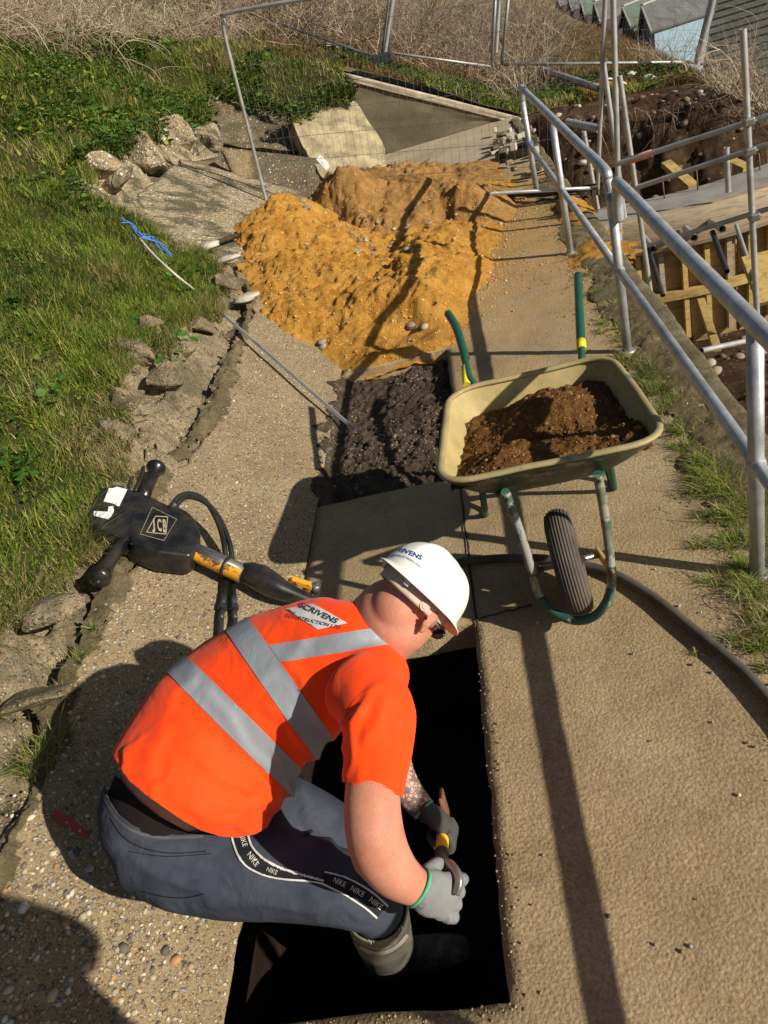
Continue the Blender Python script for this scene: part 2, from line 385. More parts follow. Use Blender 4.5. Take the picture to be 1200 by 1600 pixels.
def thing(name, label, cat, loc, group=None):
    o = bpy.data.objects.new(name, None); COL.objects.link(o); o.location = loc; o.empty_display_size = .1
    o['label'] = label; o['category'] = cat
    if group: o['group'] = group
    ROOTS[o.name] = Vector(loc); return o
def tag(o, label, cat, group=None):
    o['label'] = label; o['category'] = cat
    if group: o['group'] = group
    return o
def kind(o, k): o['kind'] = k; return o
def smoothbm(bm, v=True):
    for f in bm.faces: f.smooth = v
def add_box(bm, c, s, rot=None, bev=0.0):
    r = bmesh.ops.create_cube(bm, size=1.0); vs = r['verts']
    M = Matrix.Translation(Vector(c)) @ (rot.to_4x4() if rot is not None else Matrix.Identity(4)) @ Matrix.Diagonal((*s, 1))
    bmesh.ops.transform(bm, matrix=M, verts=vs)
    if bev:
        es = list({e for v in vs for e in v.link_edges})
        bmesh.ops.bevel(bm, geom=es, offset=bev, segments=2, affect='EDGES', profile=.6)
def box(c, s, rot=None, bev=0.0):
    bm = bmesh.new(); add_box(bm, c, s, rot, bev); return bm
def catmull(pts, per=6):
    P = [Vector(p) for p in pts]; out = []
    for i in range(len(P)-1):
        p0 = P[max(i-1, 0)]; p1 = P[i]; p2 = P[i+1]; p3 = P[min(i+2, len(P)-1)]
        for k in range(per):
            t = k/per
            out.append(.5*((2*p1)+(p2-p0)*t+(2*p0-5*p1+4*p2-p3)*t*t+(-p0+3*p1-3*p2+p3)*t**3))
    out.append(P[-1]); return out
def add_tube(bm, pts, r, n=12, caps=True, smooth=True, radii=None, ell=None, up=None):
    """tube along points; radii per point; ell=(a,b) scale on the two axes"""
    P = [Vector(p) for p in pts]; m = len(P)
    R = radii if radii is not None else [r]*m
    T = []
    for i in range(m):
        d = P[min(i+1, m-1)]-P[max(i-1, 0)]; T.append(d.normalized())
    u = (Vector(up) if up is not None else Vector((0, 0, 1)))
    if abs(u.dot(T[0])) > .95: u = Vector((1, 0, 0))
    u = (u-T[0]*u.dot(T[0])).normalized(); rings = []
    for i in range(m):
        u = (u-T[i]*u.dot(T[i]))
        u.normalize(); w = T[i].cross(u)
        ea, eb = ell if ell else (1, 1)
        rings.append([bm.verts.new(P[i]+(u*math.cos(2*math.pi*k/n)*ea+w*math.sin(2*math.pi*k/n)*eb)*R[i]) for k in range(n)])
    for i in range(m-1):
        for k in range(n):
            f = bm.faces.new((rings[i][k], rings[i][(k+1) % n], rings[i+1][(k+1) % n], rings[i+1][k])); f.smooth = smooth
    if caps:
        bm.faces.new(rings[0][::-1]); bm.faces.new(rings[-1])
    return rings
def tube(pts, r, n=12, **k):
    bm = bmesh.new(); add_tube(bm, pts, r, n, **k); return bm
def add_ball(bm, c, r, s=(1, 1, 1), rot=None, sub=3):
    q = bmesh.ops.create_icosphere(bm, subdivisions=sub, radius=r)
    M = Matrix.Translation(Vector(c)) @ (rot.to_4x4() if rot is not None else Matrix.Identity(4)) @ Matrix.Diagonal((*s, 1))
    bmesh.ops.transform(bm, matrix=M, verts=q['verts'])
    for v in q['verts']:
        for f in v.link_faces: f.smooth = True
def frame(x, z):
    """rotation matrix with columns x, y=z cross x, z"""
    x = Vector(x).normalized(); z = Vector(z); z = (z-x*z.dot(x)).normalized(); y = z.cross(x)
    return Matrix((x, y, z)).transposed()
def grid_mesh(X, Y, Z, keep=None, smooth=True):
    ny, nx = X.shape; v = np.stack([X, Y, Z], -1).reshape(-1, 3)
    idx = np.arange(nx*ny).reshape(ny, nx)
    q = np.stack([idx[:-1, :-1], idx[:-1, 1:], idx[1:, 1:], idx[1:, :-1]], -1).reshape(-1, 4)
    if keep is not None:
        kq = keep.reshape(-1)[q].all(1); q = q[kq]
        used = np.unique(q); mp = -np.ones(len(v), int); mp[used] = np.arange(len(used)); v = v[used]; q = mp[q]
    return raw_mesh(v, q, smooth)
def raw_mesh(v, q, smooth=True, tint=None):
    me = bpy.data.meshes.new('m'); k = q.shape[1]
    me.vertices.add(len(v)); me.vertices.foreach_set('co', np.ascontiguousarray(v, dtype=np.float32).ravel())
    me.loops.add(q.size); me.loops.foreach_set('vertex_index', q.astype(np.int32).ravel())
    me.polygons.add(len(q)); me.polygons.foreach_set('loop_start', (np.arange(len(q))*k).astype(np.int32))
    me.polygons.foreach_set('use_smooth', np.full(len(q), smooth))
    me.update(calc_edges=True)
    if tint is not None:
        a = me.color_attributes.new('tint', 'FLOAT_COLOR', 'POINT')
        c = np.ones((len(v), 4), np.float32); c[:, :3] = tint; a.data.foreach_set('color', c.ravel())
    me.validate(); return me
def eval_mesh(me, mods):
    """apply modifiers without operators"""
    o = bpy.data.objects.new('tmp', me); COL.objects.link(o)
    for typ, kw in mods:
        md = o.modifiers.new(typ, typ)
        for k, v in kw.items(): setattr(md, k, v)
    dg = bpy.context.evaluated_depsgraph_get(); dg.update()
    r = bpy.data.meshes.new_from_object(o.evaluated_get(dg)); bpy.data.objects.remove(o); return r
def union(bm, voxel=.008, smooth=8, fac=.5):
    me = bpy.data.meshes.new('u'); bm.to_mesh(me); bm.free()
    r = eval_mesh(me, [('REMESH', dict(mode='VOXEL', voxel_size=voxel, use_smooth_shade=True)), ('SMOOTH', dict(factor=fac, iterations=smooth))])
    r.polygons.foreach_set('use_smooth', [True]*len(r.polygons)); return r
def ploft(bm, secs, n=28, per=5, dn=None, ends=True):
    """closed tapering form; secs = (px, py, z, half width in photo px, thickness ratio)"""
    C = []; H = []; Q = []
    for s in secs:
        P = uz(s[0], s[1], s[2]); C.append(P); H.append(s[3]*depth(P)/FPX); Q.append(s[4] if len(s) > 4 else .85)
    return wloft(bm, C, H, Q, n, per, ends)
def wloft(bm, C, H, Q, n=28, per=5, ends=True):
    C2 = catmull(C, per); m = len(C2)
    t = np.linspace(0, len(C)-1, m); H2 = np.interp(t, range(len(C)), H); Q2 = np.interp(t, range(len(C)), Q)
    T = [(C2[min(i+1, m-1)]-C2[max(i-1, 0)]).normalized() for i in range(m)]
    rings = []
    def ring(c, T_, h, q):
        view = (c-CAM).normalized(); a = T_.cross(view).normalized(); b = T_.cross(a)
        return [bm.verts.new(c+a*(h*math.cos(2*math.pi*k/n))+b*(h*q*math.sin(2*math.pi*k/n))) for k in range(n)]
    if ends:
        for k in (0, 1, 2):
            a = math.pi/2*(k+.4)/3.4; rings.append(ring(C2[0]-T[0]*H2[0]*.5*math.cos(a), T[0], H2[0]*math.sin(a), Q2[0]))
    for i in range(m): rings.append(ring(C2[i], T[i], H2[i], Q2[i]))
    if ends:
        for k in (2, 1, 0):
            a = math.pi/2*(k+.4)/3.4; rings.append(ring(C2[-1]+T[-1]*H2[-1]*.5*math.cos(a), T[-1], H2[-1]*math.sin(a), Q2[-1]))
    for i in range(len(rings)-1):
        for k in range(n):
            f = bm.faces.new((rings[i][k], rings[i][(k+1) % n], rings[i+1][(k+1) % n], rings[i+1][k])); f.smooth = True
    bm.faces.new(rings[0][::-1]); bm.faces.new(rings[-1]); return C2
def cut(me, co_, no, near=None, rad_=1e9, keep_neg=True):
    """slice away what lies beyond the plane (within rad_ of near)"""
    bm = bmesh.new(); bm.from_mesh(me)
    fs = [f for f in bm.faces if near is None or (f.calc_center_median()-near).length < rad_]
    g = list({v for f in fs for v in f.verts})+list({e for f in fs for e in f.edges})+fs
    bmesh.ops.bisect_plane(bm, geom=g, plane_co=co_, plane_no=no, clear_outer=keep_neg, clear_inner=not keep_neg)
    bm.to_mesh(me); bm.free(); return me
def bvh_of(me): 
    return BVHTree.FromPolygons([v.co.copy() for v in me.vertices], [tuple(p.vertices) for p in me.polygons])
def bvh_obj(o):
    org = ROOTS[o.name]; me = o.data
    return BVHTree.FromPolygons([v.co+org for v in me.vertices], [tuple(p.vertices) for p in me.polygons])
def hit(bvh, px, py, off=.0015):
    d = ray(px, py).normalized(); r = bvh.ray_cast(CAM, d)
    if r[0] is None:
        return None
    n = r[1]; n = n if n.dot(d) < 0 else -n
    return r[0]+n*off
def pstrip(bvh, pts, w, off=.002, step=5, n=3):
    """a thin strip lying on a surface, traced by centre line (px) and width (px)"""
    P = catmull([Vector((p[0], p[1], 0)) for p in pts], 8); bm = bmesh.new(); rows = []
    for i, p in enumerate(P):
        d = (P[min(i+1, len(P)-1)]-P[max(i-1, 0)]).normalized(); nr = Vector((-d.y, d.x, 0))
        ww = w if isinstance(w, (int, float)) else np.interp(i/(len(P)-1), np.linspace(0, 1, len(w)), w)
        row = []
        for k in range(n+1):
            q = p+nr*ww*(k/n-.5); h = hit(bvh, q.x, q.y, off); row.append(h)
        if all(h is not None for h in row): rows.append([bm.verts.new(h) for h in row])
    for a, b in zip(rows, rows[1:]):
        if (a[0].co-b[0].co).length > .12: continue
        for k in range(n):
            f = bm.faces.new((a[k], a[k+1], b[k+1], b[k])); f.smooth = True
    return bm
def text_bm(txt, place, size=1.0, shear=0, bold=0.0, maxlen=.35):
    c = bpy.data.curves.new('t', 'FONT'); c.body = txt; c.size = size; c.shear = shear; c.offset = bold; c.resolution_u = 3
    c.align_x = 'CENTER'; c.align_y = 'CENTER'
    o = bpy.data.objects.new('t', c); COL.objects.link(o)
    dg = bpy.context.evaluated_depsgraph_get(); dg.update()
    me = bpy.data.meshes.new_from_object(o.evaluated_get(dg)); bpy.data.objects.remove(o)
    bm = bmesh.new(); bm.from_mesh(me); bmesh.ops.triangulate(bm, faces=bm.faces[:])
    for _ in range(2):
        es = [e for e in bm.edges if e.calc_length() > maxlen*size]
        if es: bmesh.ops.subdivide_edges(bm, edges=es, cuts=1); bmesh.ops.triangulate(bm, faces=bm.faces[:])
    dead = []
    for v in bm.verts:
        q = place(v.co.x, v.co.y)
        if q is None: dead.append(v)
        else: v.co = q
    if dead: bmesh.ops.delete(bm, geom=dead, context='VERTS')
    return bm
def ptext(bvh, txt, cx, cy, ang, size, off=.002, sx=1.0, shear=0, bold=.0, skew=0.0):
    ca, sa = math.cos(rad(ang)), math.sin(rad(ang))
    def place(x, y):
        x *= sx; x2 = x; y2 = -y+skew*x
        return hit(bvh, cx+x2*ca-y2*sa, cy+x2*sa+y2*ca, off)
    return text_bm(txt, place, size, shear, bold)
# ================================================================== SETTING
def lerp_tab(tab, Y): return np.interp(Y, [a for a, b in tab], [b for a, b in tab])
C_TAB = [(-3, -1.70), (0, -1.72), (1.2, -1.68), (2.2, -1.74), (3.2, -1.76), (4.2, -1.68), (6.0, -1.74), (6.5, -1.9), (7.0, -2.9), (7.3, -3.05), (9.8, -3.05), (10.3, -2.9), (14, -2.3), (16, -2.2)]
E_TAB = [(-3, -2.25), (0.4, -2.15), (1.6, -2.10), (2.3, -1.96), (3.0, -1.86), (3.5, -1.97), (4.0, -2.09), (4.25, -2.12), (4.5, -2.0), (4.75, -2.13), (5.1, -1.98), (5.5, -1.94), (6.2, -1.98), (6.6, -2.25), (7.0, -3.0), (7.4, -3.30), (9.5, -3.35), (11, -3.15), (12.2, -2.8), (13.3, -2.35), (16, -1.9)]
def fC(Y): return lerp_tab(C_TAB, Y)
def fE(Y): return lerp_tab(E_TAB, Y)
def plane_z(X): return (AP_X-X)*AP_S
def hback(X, Y):
    X = np.asarray(X, float)
    z = np.where(X < -1.2, 1.3+.38*(-1.2-X), np.where(X < 1.25, np.interp(X, [-1.2, 1.25], [1.3, -.02]), -.02-.10*(X-1.25)))
    z = z+.045*np.clip(Y-15.5, 0, 30)*sstep(6, 1, X)
    crest = 3.9+.06*(Y-15)
    z = z-np.clip(X-crest, 0, 9)*.55
    return np.maximum(z, -3.3)
def hleft(X, Y):
    X = np.asarray(X, float); c = fC(Y); e = fE(Y)
    zc = plane_z(c); sl = np.where(np.asarray(Y) > 6.9, 1.3, .92)
    ze = zc+(c-e)*sl
    d = np.clip(e-X, 0, None)
    g = ze+.66*np.minimum(d, 3.4)+.42*np.clip(d-3.4, 0, None)
    z = np.where(X > c, plane_z(X), np.where(X > e, zc+(c-X)*sl, g))
    return z
def hground(X, Y):
    w = sstep(12.0, 13.2, Y)
    return hleft(X, Y)*(1-w)+hback(X, Y)*w
def lump(X, Y, turf):
    return np.where(turf, .05*fbm(X, Y, 1.3, 3, 5)+.035*fbm(X, Y, 4.5, 3, 9), 0)

# ---- path slab with its two openings
H1 = (-1.06, -.29, .885, 2.27); H2 = (-1.06, -.29, 3.36, 5.02)
def build_path():
    def axis(a, b, brk, st):
        pts = sorted(set([a, b]+brk)); out = []
        for u, v in zip(pts, pts[1:]):
            k = max(1, int(round((v-u)/st))); out += list(np.linspace(u, v, k, endpoint=False))
        return np.array(out+[b])
    xs = axis(-1.06, 1.10, [-.29], .045); ys = axis(-2.5, 13.4, [.885, 2.27, 3.36, 5.02], .05)
    X, Y = np.meshgrid(xs, ys)
    ins = lambda h, x, y: (x > h[0]-1e-6) & (x < h[1]-1e-6) & (y > h[2]+1e-6) & (y < h[3]-1e-6)
    Xc = (X[:-1, :-1]+X[1:, 1:])/2; Yc = (Y[:-1, :-1]+Y[1:, 1:])/2
    dead = ins(H1, Xc, Yc) | ins(H2, Xc, Yc)
    Xj = X.copy(); Yj = Y.copy()
    e1 = (np.abs(X+.29) < 1e-6); Xj[e1] += (.010*fbm(X, Y, 9, 3, 3)+.012*np.clip(fbm(X, Y, 22, 2, 8), 0, 1))[e1]
    for yy in (.885, 2.27, 3.36, 5.02):
        m = (np.abs(Y-yy) < 1e-6) & (X < -.25); Yj[m] += (.016*fbm(X, Y, 8, 3, 4))[m]
    er = X > 1.09; Xj[er] += (.03*fbm(X, Y, 3, 3, 6))[er]
    Z = .006*fbm(X, Y, 2.0, 3, 1)+.0025*fbm(X, Y, 14, 2, 2)
    Z += .012*sstep(.75, 1.05, X)*fbm(X, Y, 6, 3, 17)
    ny, nx = X.shape; idx = np.arange(nx*ny).reshape(ny, nx)
    q = np.stack([idx[:-1, :-1], idx[:-1, 1:], idx[1:, 1:], idx[1:, :-1]], -1)[~dead]
    me = raw_mesh(np.stack([Xj, Yj, Z], -1).reshape(-1, 3), q, True)
    bm = bmesh.new(); bm.from_mesh(me)
    be = [e for e in bm.edges if e.is_boundary]
    r = bmesh.ops.extrude_edge_only(bm, edges=be); nv = [v for v in r['geom'] if isinstance(v, bmesh.types.BMVert)]
    for v in nv: v.co.z = -.13
    for f in bm.faces:
        if abs(f.normal.z) < .5: f.smooth = False
    bmesh.ops.delete(bm, geom=[v for v in bm.verts if not v.link_faces], context='VERTS')
    bmesh.ops.recalc_face_normals(bm, faces=bm.faces[:])
    return bm
path = kind(obj('path', build_path(), 'path_concrete'), 'structure')
# joint line across the path (a shallow cut filled with dirt)
bmj = bmesh.new()
for x0, y0, x1, y1 in ((-.285, 3.37, 1.05, 3.30), (-.285, 2.28, -.05, 2.30), (-.29, 3.30, -.27, 2.2)):
    P = [Vector((x0+(x1-x0)*k/14+.004*random.uniform(-1, 1), y0+(y1-y0)*k/14+.006*random.uniform(-1, 1), .0075)) for k in range(15)]
    add_tube(bmj, P, .005, 4, ell=(.3, 1))
kind(obj('path_joint', bmj, 'dark_soil'), 'structure')

def lined_hole(h, depth_, name, m, seed, amp=.05, floor_amp=.05, out=.0, ramp_=0.0):
    x0, x1, y0, y1 = h; n = 44
    bm = bmesh.new()
    # perimeter wall rows
    per = []
    for k in range(n): per.append((x0+(x1-x0)*k/n, y0, 0, -1))
    for k in range(n): per.append((x1, y0+(y1-y0)*k/n, 1, 0))
    for k in range(n): per.append((x1-(x1-x0)*k/n, y1, 0, 1))
    for k in range(n): per.append((x0, y1-(y1-y0)*k/n, -1, 0))
    rows = []; nz = 14
    for j in range(nz+1):
        z = -.11-(depth_-.11)*j/nz; row = []
        for i, (x, y, nx_, ny_) in enumerate(per):
            d = out+amp*(float(fbm(i*.09+seed, z*5, 1.0, 4, seed))+.55)*min(1, (j)/2.0+.05)
            row.append(bm.verts.new((x+nx_*d, y+ny_*d, z)))
        rows.append(row)
    N_ = len(per)
    for a, b in zip(rows, rows[1:]):
        for i in range(N_): bm.faces.new((a[i], a[(i+1) % N_], b[(i+1) % N_], b[i]))
    for f in bm.faces: f.smooth = False
    m_ = 30; g = []
    for j in range(m_+1):
        g.append([bm.verts.new((x0-.1+(x1-x0+.2)*i/m_, y0-.1+(y1-y0+.2)*j/m_, -depth_+.02+floor_amp*float(fbm(x0+i*.06+seed, j*.07, 2.2, 4, seed))+ramp_*math.exp(-((i/m_-.10)/.10)**2)*(.8+.5*float(fbm(j*.2, seed, 1, 2, 3))))) for i in range(m_+1)])
    for j in range(m_):
        for i in range(m_):
            f = bm.faces.new((g[j][i], g[j][i+1], g[j+1][i+1], g[j+1][i])); f.smooth = True
    return kind(obj(name, bm, m), 'structure')
lined_hole(H1, .62, 'excavated_hole', 'hole_shade_soil', 5, .05)
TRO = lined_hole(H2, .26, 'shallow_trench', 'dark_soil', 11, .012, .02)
Xt, Yt = np.meshgrid(np.arange(-1.34, -.26, .010), np.arange(3.33, 5.06, .010))
lf_ = sstep(-.98, -1.08, Xt)
Zt = -.085+.05*fbm(Xt, Yt, 2.2, 5, 501, .6)+.045*fbm(Xt, Yt, 8, 5, 502, .65)+.02*np.abs(fbm(Xt, Yt, 24, 3, 503))
Zt = Zt*(1-lf_)+lf_*(np.maximum(plane_z(Xt), 0)+.012+.03*fbm(Xt, Yt, 7, 4, 504)-.5*np.clip(-1.06-Xt-.035*(1+2.5*fbm(Yt, Yt*0, 6, 4, 505)), 0, 1))
kt = (Zt > np.where(Xt < -1.06, plane_z(Xt)-.004, -9)) & (Xt < -.285+.0*Yt) & ((Xt > -1.07) | ((Yt > 3.4) & (Yt < 5.0)))
TRO = kind(obj('rubble_soil', grid_mesh(Xt, Yt, Zt, keep=kt), 'dark_soil'), 'structure'); TRB = bvh_obj(TRO)

# ---- near sloping apron slab
def apron_grid(x0f, x1f, ya, yb, nx, st, zoff=0.0, amp=.01, seed=0, thick=.14):
    ys = np.arange(ya, yb+1e-6, st); u = np.linspace(0, 1, nx)
    Y, Ug = np.meshgrid(ys, u, indexing='ij')
    xa = x0f(Y); xb = x1f(Y); X = xa+(xb-xa)*Ug
    Z = plane_z(X)+zoff+amp*fbm(X, Y, 3, 4, seed)+amp*.3*fbm(X, Y, 16, 3, seed+3)
    me = grid_mesh(X, Y, Z); bm = bmesh.new(); bm.from_mesh(me)
    be = [e for e in bm.edges if e.is_boundary]
    r = bmesh.ops.extrude_edge_only(bm, edges=be)
    for v in r['geom']:
        if isinstance(v, bmesh.types.BMVert): v.co -= AP_N*thick; v.co.x -= .0
    for f in bm.faces:
        if len(f.verts) == 4 and abs(f.normal.dot(AP_N)) < .6: f.smooth = False
    bmesh.ops.recalc_face_normals(bm, faces=bm.faces[:]); return bm
rag = lambda Y, s, a: a*fbm(Y*0+3.3, Y, 4, 4, s)
ap = obj('sloping_apron', apron_grid(lambda Y: -1.062+rag(Y, 40, .02)*(sstep(.6, .9, Y)*sstep(2.3, 2.1, Y)), lambda Y: fC(Y)+.01+rag(Y, 41, .07)+.03*fbm(Y*0+9, Y, 13, 3, 42), -2.5, 6.35, 34, .03, 0, .008, 2), 'apron_concrete', loc=(-1.3, 2, 0))
tag(ap, 'long sloping slab of pebbly concrete beside the path, the breaker lying on it', 'concrete slab')
APB = bvh_obj(ap)
# far slab of the same apron
ap2 = obj('sloping_slab', apron_grid(lambda Y: -1.08+Y*0, lambda Y: fC(Y)+.02+rag(Y, 51, .08), 6.75, 9.75, 60, .05, 0.0, .02, 21), 'pale_slab_concrete', loc=(-2.2, 8, 0))
tag(ap2, 'pale pebbly sloping slab with dark moss patches beyond the grass, left of the sand heap', 'concrete slab')
# rubble filled gap between the slabs and below them
Xg, Yg = np.meshgrid(np.linspace(-3.6, -1.0, 80), np.linspace(-2.5, 14.2, 300))
kind(obj('rubble_bed', grid_mesh(Xg, Yg, np.minimum(plane_z(Xg)-.13+.085*np.exp(-((Xg-fC(Yg))/.12)**2)+.05*fbm(Xg, Yg, 5, 4, 8), 3)-.35*(Xg > -1.22)-.6*((Xg > -1.4) & (Yg > .7) & (Yg < 2.4))), 'dark_concrete'), 'structure')

# dirt and gravel fallen into the joint along the top of the near slab
Xc_, Yc_ = np.meshgrid(np.arange(-2.05, -1.45, .010), np.arange(-.5, 6.4, .014))
dd = Xc_-fC(Yc_)-.03*fbm(Xc_*0, Yc_, 2.2, 3, 701); wdt = .026+.05*np.clip(fbm(Xc_*0+2, Yc_, 1.6, 3, 702)+.1, 0, 1)
kp_ = np.abs(dd) < wdt*(1+.9*fbm(Xc_, Yc_, 9, 4, 703))
Zc_ = plane_z(Xc_)+.004+.05*np.clip(1-np.abs(dd)/wdt, 0, 1)*(.45+.9*fbm(Xc_, Yc_, 6, 4, 704))+.03*fbm(Xc_, Yc_, 20, 4, 705, .7)
kind(obj('joint_dirt', grid_mesh(Xc_, Yc_, Zc_, keep=kp_), 'kerb_dirt'), 'structure')
# ---- broken concrete shoulder (between slab and turf)
def build_shoulder(ya, yb):
    ys = np.arange(ya, yb, .022); u = np.linspace(0, 1, 40)
    Y, Ug = np.meshgrid(ys, u, indexing='ij'); c = fC(Y)+.05; e = fE(Y)-.22
    X = c+(e-c)*Ug; Z = hleft(X, Y)
    w = np.clip(np.minimum(Ug*5, 1), 0, 1)
    blk = vn(X*3.4+fbm(X, Y, 3, 2, 4)*.8, Y*2.2, 77); led = np.round(blk*4)/4
    cr = np.abs(fbm(X, Y, 3.2, 4, 36)); Z = Z+w*(.09*fbm(X, Y, 2.6, 5, 33, .6)+.22*(led-.66)+.03*fbm(X, Y, 14, 4, 35, .65)-.10*np.exp(-(cr/.035)**2)-.03)-.03*np.exp(-(Ug/.05)**2)
    Z -= .05*sstep(.85, 1, Ug)
    return grid_mesh(X, Y, Z, smooth=True)
s1 = obj('broken_concrete', build_shoulder(-2.5, 6.75), 'broken_concrete', loc=(-1.9, 3, .4))
tag(s1, 'rough broken concrete shoulder between the near slab and the grass bank', 'broken concrete')
s2 = obj('broken_concrete', build_shoulder(6.75, 14.2), 'pale_slab_concrete', loc=(-3.1, 9, 1.2))
tag(s2, 'crumbling pale concrete ledge under the grass above the far slab', 'broken concrete')

# ---- loose angular blocks of broken concrete
def chunk(px, py, base, size, seed, m, lb, sc3=(1, .8, .6)):
    P = base(px, py); r_ = random.Random(seed); bm = bmesh.new()
    for k in range(14):
        v = Vector((r_.uniform(-1, 1), r_.uniform(-1, 1), r_.uniform(-1, 1))); v /= max(abs(v.x), abs(v.y), abs(v.z)); v = v*r_.uniform(.78, 1.0)
        bm.verts.new((v.x*sc3[0], v.y*sc3[1], v.z*sc3[2]))
    h_ = bmesh.ops.convex_hull(bm, input=bm.verts[:]); bmesh.ops.delete(bm, geom=[g for g in h_['geom_interior'] if isinstance(g, bmesh.types.BMVert)], context='VERTS')
    bmesh.ops.bevel(bm, geom=bm.edges[:], offset=.06, segments=1, affect='EDGES'); bmesh.ops.triangulate(bm, faces=bm.faces[:])
    for _ in range(3): bmesh.ops.subdivide_edges(bm, edges=[e for e in bm.edges if e.calc_length() > .16], cuts=1); bmesh.ops.triangulate(bm, faces=bm.faces[:])
    R_ = Matrix.Rotation(r_.uniform(0, 3), 3, 'Z') @ Matrix.Rotation(.5+r_.uniform(-.2, .3), 3, 'Y') @ Matrix.Rotation(r_.uniform(-.4, .4), 3, 'X')
    for v in bm.verts:
        k = float(fbm(v.co.x*2+seed, v.co.y*2+v.co.z*2.7, 1.4, 5, seed, .65)); v.co = P+R_ @ (v.co*size*(1+.13*k))
    o = obj('concrete_chunk', bm, m, loc=P); tag(o, lb, 'concrete chunk', 'blocks broken off the old slab edge')
nb_ = lambda px, py: upl(px, py, (-1.72, 0, .43), (.92, 0, 1))
fb_ = lambda px, py: uap(px, py, .13)
for px, py, s, sd_, lb, q_ in ((212, 545, .15, 1, 'large pale block at the grass edge, upslope of the breaker handle', (1, .7, .55)), (262, 590, .12, 2, 'squarish block right of the large pale block by the grass', (1, .8, .7)), (205, 625, .11, 3, 'wedge shaped block just below the large pale block', (1, .6, .6)), (318, 505, .12, 4, 'block half under the grass tongue above the joint', (1, .7, .5)), (292, 548, .07, 5, 'small block in the joint below the grass tongue', (1, .8, .7)), (352, 440, .11, 6, 'rough block between the iron bar and the sand heap', (1, .7, .6)), (75, 955, .12, 7, 'flat mossy block below the breaker at the left edge', (1, .9, .4)), (60, 1085, .14, 8, 'big low block at the left edge above the grass tuft', (1, .9, .35)), (235, 505, .08, 9, 'small dark block touching the grass above the large pale block', (1, .8, .6))):
    chunk(px, py, nb_, s, sd_*7, 'broken_concrete', lb, q_)
for px, py, s, sd_, lb, q_ in ((155, 262, .30, 11, 'leftmost pale block of the crumbling ledge under the leafy plants', (1, .8, .6)), (222, 240, .34, 12, 'middle pale block of the crumbling ledge under the leafy plants', (1, .8, .6)), (270, 215, .30, 13, 'rightmost pale block of the crumbling ledge under the leafy plants', (1, .7, .7)), (325, 215, .26, 14, 'grey block wedged beside the cracked mass at the end of the ledge', (1, .8, .8)), (185, 290, .20, 15, 'low block at the foot of the crumbling ledge beside the grass', (1, .8, .5))):
    chunk(px, py, fb_, s, sd_*7, 'pale_slab_concrete', lb, q_)

# ---- turf bank
def build_bank():
    ys = np.concatenate([np.arange(-3, 14, .06), np.arange(14, 60, .5)])
    u = np.concatenate([np.linspace(0, .2, 50)[:-1], np.linspace(.2, 1, 40)])
    Y, Ug = np.meshgrid(ys, u, indexing='ij'); e = fE(np.minimum(Y, 16))
    X = e+.02-(Ug)*14; Z = hground(X, Y)+lump(X, Y, True)*np.clip(Ug*40, .3, 1)
    return grid_mesh(X, Y, Z)
kind(obj('grass_bank', build_bank(), 'turf_soil'), 'structure')
def build_hill():
    ys = np.concatenate([np.arange(13.35, 22, .12), np.arange(22, 120, 1.2)])
    xs = np.concatenate([np.arange(-3.0, 9, .12), np.arange(9, 60, 1.5)])
    Y, X = np.meshgrid(ys, xs, indexing='ij')
    Z = hback(X, Y)+.07*fbm(X, Y, 1.2, 4, 61)
    return grid_mesh(X, Y, Z-.01)
kind(obj('hillside', build_hill(), 'hill_soil'), 'structure')
Xk, Yk = np.meshgrid(np.arange(-3.2, -1.3, .05), np.arange(11.4, 13.6, .05)); kind(obj('grass_knoll', grid_mesh(Xk, Yk, hground(Xk, Yk)+.03*fbm(Xk, Yk, 3, 3, 4)-.01), 'turf_soil'), 'structure')
gp = mesh_from([(-400, -300, -6), (400, -300, -6), (400, 600, -6), (-400, 600, -6)], [(0, 1, 2, 3)])
kind(obj('ground', gp, 'hill_soil'), 'structure')

# ---- excavation on the right
def hpit(X, Y):
    edge = np.interp(X, [1.1, 1.6, 2.6, 4, 6, 9], [13.4, 13.0, 12.6, 11.9, 11.2, 10.6])+.25*fbm(X, Y*0, 1.1, 3, 71)
    top = hback(X, np.maximum(Y, 13.4)); w = sstep(-1.7, 0, Y-edge)
    z = -1.95+.12*fbm(X, Y, 1.1, 4, 70); z2 = z*(1-w)+top*w
    face = np.exp(-((Y-edge+.8)/.9)**2)
    z2 = z2+face*(.35*fbm(X, Y, 1.6, 4, 72)+.12*fbm(X, Y, 6, 3, 73))
    return z2
def build_pit():
    ys = np.concatenate([np.arange(-3, 9, .12), np.arange(9, 13.5, .045)]); xs = np.concatenate([np.arange(1.12, 7, .07), np.arange(7, 20, .6)])
    Y, X = np.meshgrid(ys, xs, indexing='ij'); Z = hpit(X, Y)
    Yd = Y+.12*fbm(X, Z*1.4+Y*.3, 2.2, 4, 75)*(Y > 10)*(Y < 13.3)
    return grid_mesh(X, Yd, Z)
kind(obj('excavation', build_pit(), 'cut_earth'), 'structure')
# side wall of the path slab towards the pit
Yw, Zw = np.meshgrid(np.arange(-2.5, 13.4, .06), np.linspace(-.10, -2.1, 26), indexing='ij')
kind(obj('path_edge_wall', grid_mesh(1.085+.03*fbm(Yw, Zw, 3, 4, 80)+(-.1-Zw)*.04, Yw, Zw), 'old_wall_concrete'), 'structure')

